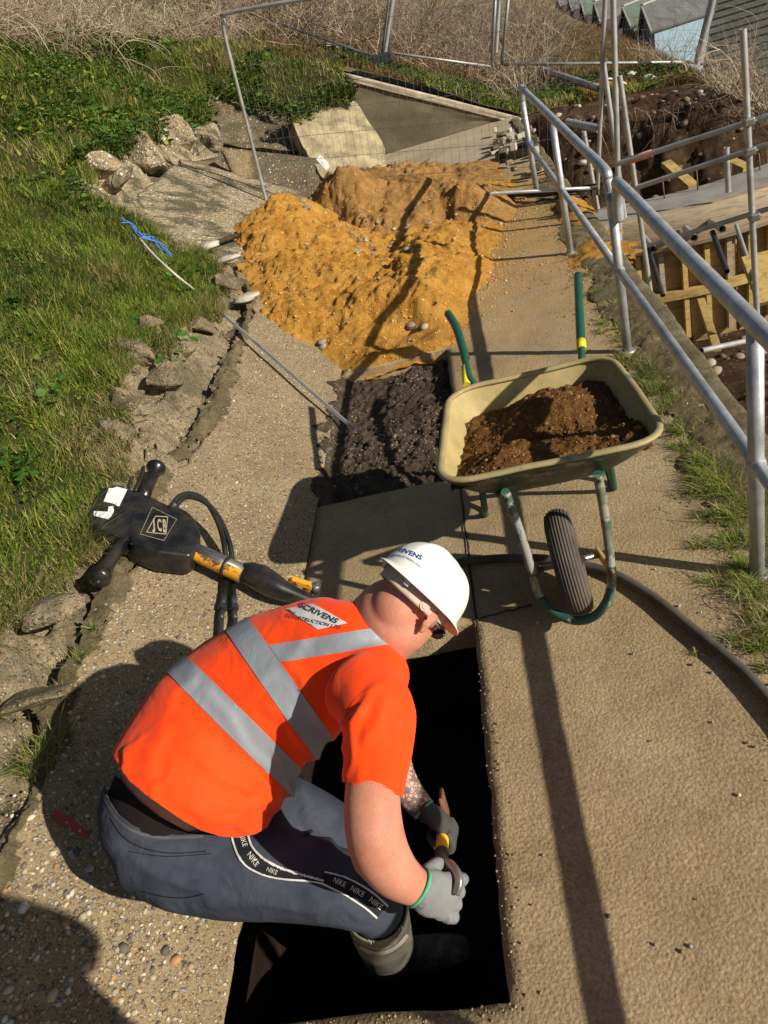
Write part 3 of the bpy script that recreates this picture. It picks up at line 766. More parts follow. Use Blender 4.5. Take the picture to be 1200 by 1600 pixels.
# dirt and moss along the railing side of the path, raised mossy kerb
Xd, Yd = np.meshgrid(np.arange(.50, 1.06, .012), np.arange(-.5, 9.0, .014))
dk_ = fbm(Xd, Yd, 2.3, 6, 601, .65)+1.5*(sstep(.55, .95, Xd)-.62)
Zd = .004+.03*np.clip(dk_, -.1, .6)+.022*fbm(Xd, Yd, 9, 5, 603, .72)
kind(obj('path_verge_soil', grid_mesh(Xd, Yd, Zd, keep=dk_ > -.02), 'kerb_dirt'), 'structure')
Xd, Yd = np.meshgrid(np.linspace(0, 1, 12), np.arange(-1.5, 13, .03)); Xk_ = .985+Xd*.15+.02*fbm(Yd, Yd*0, 3, 3, 611)
Zd = .028*np.sin(np.pi*np.clip(Xd*1.0, .0, 1))**.4+.012*fbm(Xk_, Yd, 9, 4, 612)-.05*(Xd > .98)-.02*(Xd < .02)
kind(obj('kerb', grid_mesh(Xk_, Yd, Zd), 'moss_concrete'), 'structure')

# ---- walls at the back
def slabmesh(front, off, seg=14, jit=.01, seed=0):
    """a quad (4 world points, ccw) thickened by vector off, with a slightly uneven front"""
    a, b, c, d = [Vector(p) for p in front]; bm = bmesh.new(); nrm = (b-a).cross(d-a).normalized(); G = []
    for j in range(seg+1):
        row = []
        for i in range(seg+1):
            u = i/seg; v = j/seg; p = (a*(1-u)+b*u)*(1-v)+(d*(1-u)+c*u)*v
            p = p+nrm*jit*float(fbm(u*5+seed, v*5, 1.2, 4, seed)); row.append(bm.verts.new(p))
        G.append(row)
    for j in range(seg):
        for i in range(seg):
            f = bm.faces.new((G[j][i], G[j][i+1], G[j+1][i+1], G[j+1][i])); f.smooth = True
    be = [e for e in bm.edges if e.is_boundary]
    r = bmesh.ops.extrude_edge_only(bm, edges=be); nv = [v for v in r['geom'] if isinstance(v, bmesh.types.BMVert)]
    for v in nv: v.co += Vector(off)
    nb = [e for e in bm.edges if e.is_boundary]; bmesh.ops.contextual_create(bm, geom=nb)
    bmesh.ops.recalc_face_normals(bm, faces=bm.faces[:]); return bm
w0 = thing('retaining_wall', 'long dark weathered concrete retaining wall with a sloping top at the far end of the path', 'wall', (0, 13.35, 0))
A = uy(540, 118, 13.3); B = uy(832, 192, 13.3); A2 = uy(480, 100, 13.3)
A = A+(A-B)*.03; fl = Vector((A.x, 13.3, -.1)); fr = Vector((B.x, 13.3, -.1))
obj('wall', slabmesh([fl, fr, B, A], (0, .3, 0), 20, .03, 3), 'old_wall_concrete', w0)
obj('coping', slabmesh([A+Vector((0, -.03, -.07)), B+Vector((0, -.03, -.07)), B+Vector((0, -.03, .03)), A+Vector((0, -.03, .03))], (0, .36, 0), 10, .012, 5), 'pale_wall_edge', w0)
# pale slab in front of the wall
t3 = [uy(592, 292, 10.45), uy(602, 262, 10.8), uy(600, 234, 11.2), uy(580, 196, 11.6), uy(556, 158, 11.9), uy(530, 150, 11.9), uy(500, 160, 11.7), uy(455, 192, 11.1), uy(478, 243, 10.7), uy(500, 275, 10.4), uy(540, 310, 10.2)]
def polyslab(pts, n, th, sub=5, jit=.02, seed=0):
    bm = bmesh.new(); f = bm.faces.new([bm.verts.new(p) for p in pts]); bmesh.ops.triangulate(bm, faces=[f])
    for _ in range(sub):
        L = [e for e in bm.edges if e.calc_length() > .09]
        if not L: break
        bmesh.ops.subdivide_edges(bm, edges=L, cuts=1); bmesh.ops.triangulate(bm, faces=bm.faces[:])
    n = Vector(n).normalized()
    for v in bm.verts:
        k = float(fbm(v.co.x+v.co.z*1.7, v.co.y+v.co.z, 2.5, 5, seed, .6)); v.co += n*jit*k
        if v.is_boundary: v.co += Vector((float(fbm(v.co.y*3, 2, 1, 3, seed+1)), float(fbm(v.co.x*3, 5, 1, 3, seed+2)), 0))*.04
    for f in bm.faces: f.smooth = True
    be = [e for e in bm.edges if e.is_boundary]; r = bmesh.ops.extrude_edge_only(bm, edges=be)
    for v in r['geom']:
        if isinstance(v, bmesh.types.BMVert): v.co -= n*th
    for g_ in r['geom']:
        if isinstance(g_, bmesh.types.BMFace): g_.smooth = False
    bmesh.ops.split_edges(bm, edges=be)
    bmesh.ops.recalc_face_normals(bm, faces=bm.faces[:]); return bm
o = obj('concrete_revetment', polyslab(t3, Vector((.45, -.75, .5)), .6, 6, .05, 4), 'smooth_slab', loc=t3[0])
tag(o, 'large smooth pale concrete face leaning below the grass beyond the soil heap', 'concrete slab')
# dark block with a step, left of that slab
def Yq(px, py, Y): return uy(px, py, Y)
bk = [Yq(335, 228, 10.6), Yq(497, 247, 10.6), Yq(508, 290, 10.3), Yq(510, 345, 10.0), Yq(400, 345, 10.0), Yq(330, 300, 10.2)]
o = obj('concrete_block', polyslab(bk, (0, -1, .25), .7, 6, .16, 9), 'dark_concrete', loc=bk[4])
tag(o, 'dark stepped concrete block behind the leaning fence post', 'concrete block')
bk2 = [Yq(330, 150, 12.0), Yq(455, 185, 11.9), Yq(482, 246, 11.1), Yq(335, 232, 11.0), Yq(300, 190, 11.4)]
o = obj('concrete_block', polyslab(bk2, (.3, -1, .6), .8, 6, .32, 12), 'dark_concrete', loc=bk2[3])
tag(o, 'rough cracked concrete mass just under the grass, above the stepped block', 'concrete block')
bk3 = [Yq(342, 232, 9.9), Yq(390, 238, 9.9), Yq(418, 328, 9.6), Yq(400, 350, 9.6), Yq(372, 300, 9.7)]
o = obj('broken_slab_edge', polyslab(bk3, (.3, -1, .3), .25, 6, .03, 15), 'apron_concrete', loc=bk3[3])
tag(o, 'narrow tilted concrete piece with a long crack beside the fence post', 'concrete piece')
# masonry hole at the end of the path slab, right of the mesh
t = thing('broken_masonry', 'broken opening painted as a black slab among pale crumbling bricks beyond the handrail end post', 'broken masonry', (1.0, 12.6, 0))
q = [uz(768, 212, .10), uz(842, 215, .10), uz(838, 262, -.02), uz(778, 268, -.02)]
bm = bmesh.new(); rr = random.Random(3)
for k in range(46):
    px = rr.uniform(770, 845); py = rr.uniform(200, 268)
    if 788 < px < 835 and 222 < py < 262 and rr.random() < .85: continue
    P = uz(px, py, rr.uniform(.02, .14)); bm = bmesh.new(); add_box(bm, P, (rr.uniform(.05, .13), rr.uniform(.06, .12), rr.uniform(.04, .10)), Matrix.Rotation(rr.uniform(-.5, .5), 3, 'Z') @ Matrix.Rotation(rr.uniform(-.4, .4), 3, 'X'), .012); obj('brick', bm, rr.choice(['stone_pale', 'pale_slab_concrete', 'dark_concrete']), t)
bm = bmesh.new(); add_box(bm, uz(808, 238, .0), (.46, .8, .05), None, .0); obj('opening', bm, 'hole_shade_soil', t)  # flat black slab paints the dark inside of the recess

# ================================================================== HEAPS
def rbf(pts, vals, XY, s=.02):
    P = np.array(pts); v = np.array(vals); r = np.linalg.norm(P[:, None]-P[None], axis=-1)
    K = r+np.eye(len(P))*s; w = np.linalg.solve(K, v-v.mean())
    out = np.zeros(len(XY))
    for p, ww in zip(P, w): out += ww*np.linalg.norm(XY-p, axis=1)
    return out+v.mean()
def heap(name, ctrl, bounds, st, m, clod, seed, origin, base=-.08):
    P = []; V = []
    for px, py, z in ctrl:
        w = uz(px, py, z); P.append((w.x, w.y)); V.append(z)
    st = st*.8
    xs = np.arange(bounds[0], bounds[1], st); ys = np.arange(bounds[2], bounds[3], st)
    X, Y = np.meshgrid(xs, ys); Z = rbf(P, V, np.stack([X.ravel(), Y.ravel()], 1)).reshape(X.shape)
    n1 = fbm(X, Y, 2.6, 7, seed, .66)*1.15; n2 = fbm(X, Y, 11, 3, seed+5, .6); ri = 1-np.abs(fbm(X, Y, 5, 3, seed+9))*2
    a = np.clip((Z+.05)*4, .15, 1)
    KEEPX = ~((X > AP_X) & (X < -.29) & (Y < 4.99)) & ~(Y < 4.99)
    Z = Z+clod*a*(1.35*n1+.38*n2+.30*ri+.16*fbm(X, Y, 28, 4, seed+11, .7))
    base_z = np.where(X < AP_X, plane_z(X), np.where((X < -.29) & (Y > 3.36) & (Y < 5.02), -.16, 0))
    Z = np.where(KEEPX, Z-.12*sstep(5.10, 5.0, Y), -9.0); return X, Y, Z, base_z
ctrl = [(432, 300, .80), (408, 345, .66), (385, 390, .56), (372, 415, .50), (350, 440, .40), (468, 335, .60), (452, 400, .50), (500, 380, .42), (420, 440, .42), (470, 470, .32), (540, 430, .30), (500, 520, .16), (530, 588, -.02), (560, 572, .06), (610, 556, .09), (655, 542, .07), (692, 528, .03), (640, 600, .0), (560, 620, .0), (600, 520, .08), (590, 470, .22), (640, 520, .02), (740, 480, -.03), (770, 440, -.03), (775, 400, -.02), (760, 370, .03), (640, 440, .26), (690, 420, .22), (720, 400, .14), (640, 380, .27), (700, 360, .18), (600, 370, .20), (560, 350, .26), (740, 350, .08), (790, 340, -.03), (820, 320, -.05), (690, 330, .12), (610, 400, .16), (655, 470, .20), (700, 470, .10), (380, 330, .30), (480, 300, .4), (800, 480, -.2), (330, 420, .2)]
X, Y, Z, bz = heap('sand_heap', ctrl, (-2.4, .7, 4.9, 9.3), .02, 'orange_sand', .085, 101, None)
hm = obj('sand_heap', grid_mesh(X, Y, Z, keep=(Z > bz-.05)), 'orange_sand', loc=(-.8, 7, 0))
tag(hm, 'big bright orange heap of excavated sand across the path', 'sand heap')
ctrl2 = [(530, 258, .80), (505, 285, .68), (560, 285, .62), (490, 320, .5), (530, 330, .42), (590, 310, .42), (640, 300, .38), (690, 290, .36), (720, 300, .30), (760, 310, .16), (800, 308, .02), (830, 330, -.1), (560, 370, .28), (620, 350, .24), (700, 340, .12), (600, 395, .12), (480, 360, .3), (460, 330, .2), (600, 285, .30), (650, 282, .22), (740, 292, .08), (560, 262, .3)]
X2, Y2, Z2, bz2 = heap('soil_heap', ctrl2, (-2.0, .9, 6.6, 10.6), .022, 'brown_soil', .09, 211, None)
hm2 = obj('soil_heap', grid_mesh(X2, Y2, Z2, keep=(Z2 > bz2-.05)), 'brown_soil', loc=(-.8, 9, 0))
tag(hm2, 'browner heap of stony soil behind the orange sand, in front of the mesh fence', 'soil heap')
# loose sand drift near the far rail posts
X3, Y3 = np.meshgrid(np.arange(.55, 1.4, .02), np.arange(5.6, 8.6, .02))
Z3 = .13*np.exp(-((X3-1.0)/.13)**2-((Y3-7.5)/.42)**2)+.07*np.exp(-((X3-.98)/.22)**2-((Y3-6.3)/.5)**2)-.035+.045*fbm(X3, Y3, 5, 5, 301, .65)
o = obj('sand_drift', grid_mesh(X3, Y3, Z3, keep=Z3 > -.012), 'orange_sand', loc=(1, 7, 0))
tag(o, 'small drift of orange sand spilt between the far railing posts', 'sand heap')
HB = [bvh_obj(hm), bvh_obj(hm2)]

# ---- stones scattered
def stone_template(k, sub=2):
    bm = bmesh.new(); bmesh.ops.create_icosphere(bm, subdivisions=sub, radius=1)
    r = random.Random(k); s = [r.uniform(.7, 1.25), r.uniform(.6, 1), r.uniform(.42, .8)]
    for v in bm.verts:
        n = 1+.28*float(fbm(v.co.x*1.3+k*7, v.co.y*1.3+v.co.z*2.1, 1, 3, k)); v.co = Vector((v.co.x*s[0], v.co.y*s[1], v.co.z*s[2]))*n
    V = np.array([v.co[:] for v in bm.verts]); Fc = np.array([[v.index for v in f.verts] for f in bm.faces]); bm.free(); return V, Fc
def scatter_stones(name, pos, size, cols, m='pebble_stone', sub=1, flat=1.0, smooth=True):
    T = [stone_template(k, sub) for k in range(7)]; VV = []; FF = []; CC = []; b = 0
    for i, p in enumerate(pos):
        V, Fc = T[rng.integers(7)]; a = rng.uniform(0, 6.28); ca, sa = math.cos(a), math.sin(a)
        tl = rng.uniform(-.5, .5)*flat; R1 = np.array([[ca, -sa, 0], [sa, ca, 0], [0, 0, 1]]); R2 = np.array([[1, 0, 0], [0, math.cos(tl), -math.sin(tl)], [0, math.sin(tl), math.cos(tl)]])
        VV.append((V*size[i]) @ (R1 @ R2).T+np.array(p)); FF.append(Fc+b); b += len(V)
        c = np.array(cols[rng.integers(len(cols))])*rng.uniform(.75, 1.2); CC.append(np.tile(c, (len(V), 1)))
    me = raw_mesh(np.concatenate(VV), np.concatenate(FF), smooth, np.clip(np.concatenate(CC), 0, 1))
    return kind(obj(name, me, m), 'stuff')
PCOL = [(.40, .33, .22), (.22, .16, .10), (.50, .44, .34), (.13, .11, .09), (.30, .22, .13), (.46, .36, .22), (.25, .24, .23), (.36, .2, .09), (.55, .5, .42)]
pos = []; sz = []
for k in range(5200):
    y = rng.uniform(.2, 6.2); x = rng.uniform(-1.74, -1.16)
    if rng.random() > (1.0 if y < 2.0 else .45): continue
    z = plane_z(x)+.008*float(fbm(x, y, 3, 4, 2)); s = rng.uniform(.003, .0085)*(1.0 if rng.random() < .9 else 1.7)*(1.35 if y < 1.3 else 1)
    if y > 2.0: s *= .8
    pos.append((x, y, z)); sz.append(s)
scatter_stones('pebbles', pos, sz, PCOL, flat=.4)
pos = []; sz = []
for k in range(7000):
    x = rng.uniform(-1.12, -.31); y = rng.uniform(3.4, 5.0); r_ = TRB.ray_cast(Vector((x, y, .5)), Vector((0, 0, -1)))
    if r_[0] is None or rng.random() > .55+1.2*float(fbm(x, y, 2.2, 3, 55)): continue
    pos.append((x, y, r_[0].z)); sz.append(rng.uniform(.002, .011)*(1 if rng.random() < .965 else 2.6))
scatter_stones('rubble', pos, sz, [(.08, .06, .04), (.11, .085, .055), (.04, .032, .024), (.17, .13, .085), (.06, .05, .04), (.20, .15, .09)], sub=1)
def on_heap(px, py):
    for b in HB:
        h = hit(b, px, py, 0)
        if h is not None: yield h
pos = []; sz = []
for k in range(2200):
    px = rng.uniform(370, 800); py = rng.uniform(270, 560); hs = list(on_heap(px, py))
    if not hs: continue
    h = min(hs, key=lambda v: (v-CAM).length); pos.append(tuple(h)); sz.append(rng.uniform(.003, .009)*(1 if rng.random() < .93 else 2.0))
scatter_stones('sand_clods', pos, sz, [(.55, .32, .09), (.44, .24, .06), (.62, .38, .12), (.34, .18, .06)], sub=2)
pos = []; sz = []
for (cx, cy, sx_, sy_, k, s0) in ((590, 380, 32, 10, 24, .026), (655, 505, 10, 8, 3, .03), (545, 355, 25, 18, 14, .025), (700, 350, 60, 15, 16, .022), (500, 532, 6, 4, 2, .035), (775, 430, 25, 40, 14, .012), (485, 320, 8, 6, 4, .045), (600, 500, 80, 50, 14, .014)):
    for j in range(k):
        hs = list(on_heap(rng.normal(cx, sx_), rng.normal(cy, sy_)))
        if hs:
            h = min(hs, key=lambda v: (v-CAM).length); pos.append(tuple(h)); sz.append(s0*rng.uniform(.5, 1.25))
scatter_stones('heap_stones', pos, sz, [(.32, .28, .22), (.22, .19, .15), (.42, .38, .32), (.27, .2, .13)], sub=2)
pos = []; sz = []
for k in range(1500):
    x = rng.normal(.86, .13) if rng.random() < .85 else rng.uniform(-.25, 1.05); y = rng.uniform(.4, 9)
    if x > 1.08 or x < -.25: continue
    pos.append((x, y, .003)); sz.append(rng.uniform(.002, .0075))
scatter_stones('grit', pos, sz, PCOL)
pos = []; sz = []
for k in range(900):
    x = rng.uniform(1.2, 5.5); y = rng.uniform(4, 13)
    z = float(hpit(np.array(x), np.array(y))); pos.append((x, y, z)); sz.append(rng.uniform(.02, .07))
scatter_stones('pit_rubble', pos, sz, [(.12, .085, .05), (.3, .24, .17), (.42, .37, .3), (.2, .14, .09), (.07, .05, .035)], sub=2)
# rounded boulders on the grass above the cut
for px, py, z, s, lb in ((985, 117, -.12, .12, 'flat pale boulder at the lip of the dark earth cut'), (1040, 140, -.33, .21, 'largest pale rounded boulder, lowest of those at the lip of the cut')) :
    P = uz(px, py, z); V, Fc = stone_template(int(px), 3); me = raw_mesh(V*s+np.array(P), Fc, True); o = obj('boulder', me, 'stone_pale', loc=P); tag(o, lb, 'boulder', 'boulders at the lip of the cut')
P = uz(1014, 125, -.2); V, Fc = stone_template(5, 3); o = obj('boulder', raw_mesh(V*.12+np.array(P), Fc, True), 'stone_pale', loc=P); tag(o, 'small boulder between the flat boulder and the largest one', 'boulder', 'boulders at the lip of the cut')

# ================================================================== VEGETATION
def blades(base, h, wdt, lean, col, name, m='grass_blade', seg=3, curl=1.0, pdir=None, up=None):
    """base (n,3), h, wdt (n), lean (n), col (n,3): curved tapering blades"""
    n = len(base); a = rng.uniform(0, 2*np.pi, n) if pdir is None else pdir
    d = np.stack([np.cos(a), np.sin(a), np.zeros(n)], 1); s = np.stack([-np.sin(a), np.cos(a), np.zeros(n)], 1)
    t = np.linspace(0, 1, seg+1); VV = np.zeros((n, 2*seg+1, 3)); CCc = np.zeros((n, 2*seg+1, 3))
    for i, tt in enumerate(t):
        up_ = h*(tt-.35*lean*curl*tt*tt); out = h*lean*(tt*.45+.75*tt*tt)
        c = base+d*out[:, None]; c[:, 2] += up_
        shade = .72+.42*tt
        if i < seg:
            w = (wdt*(1-.55*tt))[:, None]; VV[:, 2*i] = c-s*w; VV[:, 2*i+1] = c+s*w; CCc[:, 2*i] = CCc[:, 2*i+1] = col
        else: VV[:, 2*seg] = c; CCc[:, 2*seg] = col
    F4 = []
    off = (np.arange(n)*(2*seg+1))[:, None]
    tri = []
    for i in range(seg-1):
        tri.append(off+np.array([[2*i, 2*i+1, 2*i+3]])); tri.append(off+np.array([[2*i, 2*i+3, 2*i+2]]))
    tri.append(off+np.array([[2*seg-2, 2*seg-1, 2*seg]]))
    me = raw_mesh(VV.reshape(-1, 3), np.concatenate(tri), True, np.clip(CCc.reshape(-1, 3), 0, 1))
    return kind(obj(name, me, m), 'stuff')
def gcol(x, y, n, dry=.12, seed=0):
    k = fbm(x, y, 1.7, 3, 90+seed)+rng.normal(0, .28, n)
    A_ = np.array([.040, .085, .010]); B_ = np.array([.20, .295, .034]); D_ = np.array([.46, .38, .17]); Y_ = np.array([.36, .36, .06])
    f = np.clip(.5+k*.8, 0, 1)[:, None]; c = A_*(1-f)+B_*f
    yl = (rng.random(n) < .18)[:, None]; c = np.where(yl, Y_, c)
    dr = (rng.random(n) < dry+np.clip(fbm(x, y, 2.4, 3, 95+seed)-.12, 0, 1)*1.2)[:, None]; c = np.where(dr, D_*rng.uniform(.55, 1.1, (n, 1)), c)
    return c*rng.uniform(.6, 1.25, (n, 1))
def turf(n, xr, yr, h0, h1, w, name, dens=None, edge=.0, dry=.12):
    y = yr[0]+(yr[1]-yr[0])*rng.random(n); e = fE(np.minimum(y, 16)); u = rng.random(n)**1.25
    x = e+edge-u*(xr)
    x = x+.10*fbm(x, y, 3, 3, 44)
    if dens is not None: k = rng.random(n) < dens(x, y); x = x[k]; y = y[k]; e = e[k]
    n = len(x); z = hground(x, y)+lump(x, y, True)*np.clip((e-x)/.35, .3, 1)-.012
    cl = .45+1.15*np.clip(fbm(x, y, 6, 2, 12)*1.4+.5, 0, 1); h = rng.uniform(h0, h1, n)*cl
    near = np.clip((x-e+.1)/.2, 0, 1)
    d = np.clip(dry+near*.35, 0, .8)
    return blades(np.stack([x, y, z], 1), h, rng.uniform(.7, 1.2, n)*w, rng.uniform(.25, 1.25, n), gcol(x, y, n, d), name)
turf(150000, 2.3, (.6, 7.2), .04, .13, .0028, 'grass', edge=.06)
turf(70000, 4.5, (6.4, 14.5), .05, .16, .0048, 'grass', edge=.03)
turf(26000, 6.0, (7, 20), .07, .2, .006, 'grass', edge=-.8, dry=.35)
# tussocks drooping over the edge, dry straw
def tufts(cs, name, n, h, w, spread, dry, lean=(.3, 1.3)):
    B = []; H_ = []; Cc = []; L_ = []
    for (P, s) in cs:
        k = int(n*s); a = rng.uniform(0, 6.28, k); r = spread*s*np.sqrt(rng.random(k))
        b = np.stack([P[0]+r*np.cos(a), P[1]+r*np.sin(a), np.full(k, P[2])], 1); B.append(b); H_.append(rng.uniform(h*.4, h, k)*s**.5)
    B = np.concatenate(B); k = len(B); return blades(B, np.concatenate(H_), rng.uniform(.6, 1.1, k)*w, rng.uniform(lean[0], lean[1], k), gcol(B[:, 0], B[:, 1], k, dry), name)
cs = []
for k in range(150):
    y = rng.uniform(.5, 6.6); x = float(fE(y))+rng.uniform(-.08, .10); cs.append(((x, y, float(hleft(x, y))+.0), rng.uniform(.4, .9)))
tufts(cs, 'dry_grass', 60, .14, .0016, .06, .75, (.5, 1.6))
cs = [((float(uap(*p).x), float(uap(*p).y), float(uap(*p).z)+o_), s) for p, s, o_ in (((85, 1190), 1.0, .03), ((60, 1215), .6, .04), ((100, 1095), .4, .02), ((125, 1040), .35, .01), ((15, 1180), .5, .12), ((10, 1160), .4, .12), ((60, 1000), .3, .1), ((150, 990), .25, .02))]
tufts(cs, 'weed_tufts', 150, .13, .0018, .05, .12, (.5, 1.5))
cs = []
for p, s in (((1010, 590), 1.0), ((985, 570), .8), ((1030, 610), .7), ((1040, 640), .6), ((1110, 735), .9), ((1130, 770), 1.0), ((1150, 810), .9), ((1100, 760), .6), ((1140, 850), .6), ((1180, 930), .8), ((1195, 980), .7), ((1165, 900), .5), ((960, 480), .5), ((930, 460), .4), ((975, 530), .5), ((915, 430), .35), ((1060, 670), .5), ((1185, 850), .6), ((1195, 1010), .5), ((905, 400), .35), ((1070, 700), .4), ((1150, 1000), .25), ((945, 505), .3)):
    w_ = uz(p[0], p[1], 0); cs.append(((w_.x, w_.y, 0.0), s))
    for j in range(3): cs.append(((w_.x+rng.normal(0, .06), w_.y+rng.normal(0, .1), 0.0), s*.45))
tufts(cs, 'verge_grass', 230, .105, .0016, .085, .3, (.4, 1.5))
cs = []
for k in range(520):
    y = rng.uniform(.8, 9); x = rng.normal(.84, .11); cs.append(((x, y, 0), rng.uniform(.2, .5)))
tufts(cs, 'verge_weeds', 60, .04, .0013, .08, .5, (.4, 1.5))
# crumbs along the rim of the hole and sand grains round the heap
pos = []; sz = []
for k in range(420):
    s_ = rng.integers(3)
    if s_ == 0: x = -.29+abs(rng.normal(0, .035)); y = rng.uniform(.9, 2.3)
    elif s_ == 1: x = rng.uniform(-1.0, -.25); y = 2.27+abs(rng.normal(0, .05))
    else: x = rng.uniform(-1.0, -.25); y = .885-abs(rng.normal(0, .03))
    pos.append((x, y, .004)); sz.append(rng.uniform(.001, .005))
scatter_stones('soil_crumbs', pos, sz, [(.24, .17, .10), (.30, .22, .13), (.14, .095, .055), (.36, .27, .17)])
pos = []; sz = []
for k in range(5200):
    a = rng.random(); y = rng.uniform(5.05, 8.6); xe = np.interp(y, [5, 5.6, 6.2, 7, 8, 8.6], [-.5, -.15, .12, .22, .45, .6]); x = xe+rng.exponential(.13)-.03
    if x < .95: pos.append((x, y, .003)); sz.append(rng.uniform(.0015, .0055)*(1 if rng.random() < .95 else 2.5))
scatter_stones('sand_grains', pos, sz, [(.55, .30, .08), (.44, .22, .05), (.62, .38, .12), (.34, .2, .08)])
# broad leaved plants
def leaves(pts, size, cols, name, hmax=.07):
    n = len(pts); a = rng.uniform(0, 6.28, n); K = 7
    nx_ = rng.normal(0, .38, n); ny_ = rng.normal(0, .38, n); nrm = np.stack([nx_, ny_, np.ones(n)], 1); nrm /= np.linalg.norm(nrm, axis=1)[:, None]
    u = np.cross(nrm, np.stack([np.cos(a), np.sin(a), np.zeros(n)], 1)); u /= np.linalg.norm(u, axis=1)[:, None]; v = np.cross(nrm, u)
    ctr = pts.copy(); ctr[:, 2] += rng.uniform(.01, hmax, n)
    V = np.zeros((n, K+1, 3)); V[:, 0] = ctr-nrm*(size*.18)[:, None]
    for k in range(K):
        t = 2*np.pi*k/K; r = size*(1+.18*np.cos(3*t))*(1-.35*(k == 0))
        V[:, k+1] = ctr+u*(r*np.cos(t))[:, None]+v*(r*np.sin(t))[:, None]+nrm*(size*.12*rng.normal(0, 1, n))[:, None]
    off = (np.arange(n)*(K+1))[:, None]; tri = [off+np.array([[0, k+1, (k+1) % K+1]]) for k in range(K)]
    C_ = np.repeat(cols[:, None], K+1, 1)
    return kind(obj(name, raw_mesh(V.reshape(-1, 3), np.concatenate(tri), True, np.clip(C_.reshape(-1, 3), 0, 1)), 'grass_blade'), 'stuff')
def leafpatch(n, xr, yr, s0, s1, thr, name, seed, hm_=.08, edge=0.0):
    y = rng.uniform(yr[0], yr[1], n); e = fE(np.minimum(y, 16)); x = e+edge-rng.random(n)*xr
    k = fbm(x, y, 1.6, 3, seed) > thr; x = x[k]; y = y[k]; e = e[k]; n = len(x)
    z = hground(x, y)+lump(x, y, True)*np.clip((e-x)/.35, .3, 1)
    c = np.array([.045, .105, .018])*rng.uniform(.5, 2.1, (n, 1))+np.array([.05, .03, 0])*rng.random((n, 1)); c = np.where((rng.random(n) < .07)[:, None], np.array([.35, .33, .04]), c)
    return leaves(np.stack([x, y, z], 1), rng.uniform(s0, s1, n), c, name, hm_)
leafpatch(4200, 1.9, (.8, 6.6), .008, .019, .10, 'broadleaf_plants', 130, .08)
leafpatch(30000, 3.2, (6.8, 14), .014, .034, -.12, 'broadleaf_plants', 133, .12)
leafpatch(1200, .35, (9, 13.5), .02, .05, -.3, 'broadleaf_plants', 139, .1, .15)
lf = []
for (cx, cy, k) in ((262, 545, 26), (225, 500, 20), (45, 735, 22), (285, 425, 18), (255, 150, 30), (240, 115, 30), (20, 480, 12), (75, 620, 10)):
    for j in range(k):
        P = upl(cx+rng.normal(0, 16), cy+rng.normal(0, 14), (-2.06, 0, .72), (.66, 0, 1)); lf.append(tuple(P))
lf = np.array(lf); leaves(lf, rng.uniform(.016, .036, len(lf)), np.array([.05, .13, .02])*rng.uniform(.8, 1.7, (len(lf), 1)), 'broadleaf_plants', .06)
# plants hanging over the tops of the far concrete masses
B = []
for (pa_, pb_, Ya, Yb) in (((330, 148), (455, 188), 11.85, 11.6), ((452, 190), (505, 160), 10.95, 11.5), ((500, 158), (556, 152), 11.5, 11.7), ((120, 255), (200, 232), 7.6, 8.6), ((200, 228), (330, 165), 8.6, 11.6)):
    for k in range(420):
        t_ = rng.random(); P = uy(pa_[0]+(pb_[0]-pa_[0])*t_+rng.normal(0, 4), pa_[1]+(pb_[1]-pa_[1])*t_+rng.normal(-6, 8), Ya+(Yb-Ya)*t_+.02); B.append(tuple(P))
B = np.array(B); n = len(B)
leaves(B, rng.uniform(.015, .042, n), np.array([.045, .09, .016])*rng.uniform(.4, 2.0, (n, 1)), 'broadleaf_plants', .05)
blades(B+np.array([0, 0, -.03]), rng.uniform(.06, .18, n), rng.uniform(.003, .005, n), rng.uniform(.5, 1.6, n), gcol(B[:, 0], B[:, 1], n, .25), 'knoll_grass')
# back hill grass
n = 42000; x = rng.uniform(-3, 5.6, n); y = 13.4+rng.random(n)**1.5*12
z = hback(x, y)+.07*fbm(x, y, 1.2, 4, 61); near = y < 15.4
gr = gcol(x, y, n, .25); dk = gcol(x, y, n, .8)*np.array([.62, .47, .42]); gg = fbm(x, y, .8, 3, 150) > -.1
c = np.where((near & gg)[:, None], gr, dk)
blades(np.stack([x, y, z], 1), rng.uniform(.06, .2, n), rng.uniform(.004, .009, n), rng.uniform(.2, 1.2, n), c, 'hillside_grass')
n = 7000; x = rng.uniform(-2.9, -1.25, n); y = rng.uniform(11.6, 13.5, n); z = hground(x, y); k = z > .45; x = x[k]; y = y[k]; z = z[k]; n = len(x)
blades(np.stack([x, y, z], 1), rng.uniform(.05, .15, n), rng.uniform(.003, .006, n), rng.uniform(.2, 1.2, n), gcol(x, y, n, .2), 'knoll_grass')
n = 9000; x = rng.uniform(-2.4, 5, n); y = 13.4+rng.random(n)*2.2; k = fbm(x, y, 1.2, 3, 160) > -.05; x = x[k]; y = y[k]; n = len(x)
leaves(np.stack([x, y, hback(x, y)], 1), rng.uniform(.015, .04, n), np.array([.055, .10, .022])*rng.uniform(.4, 1.6, (n, 1)), 'hillside_plants', .14)

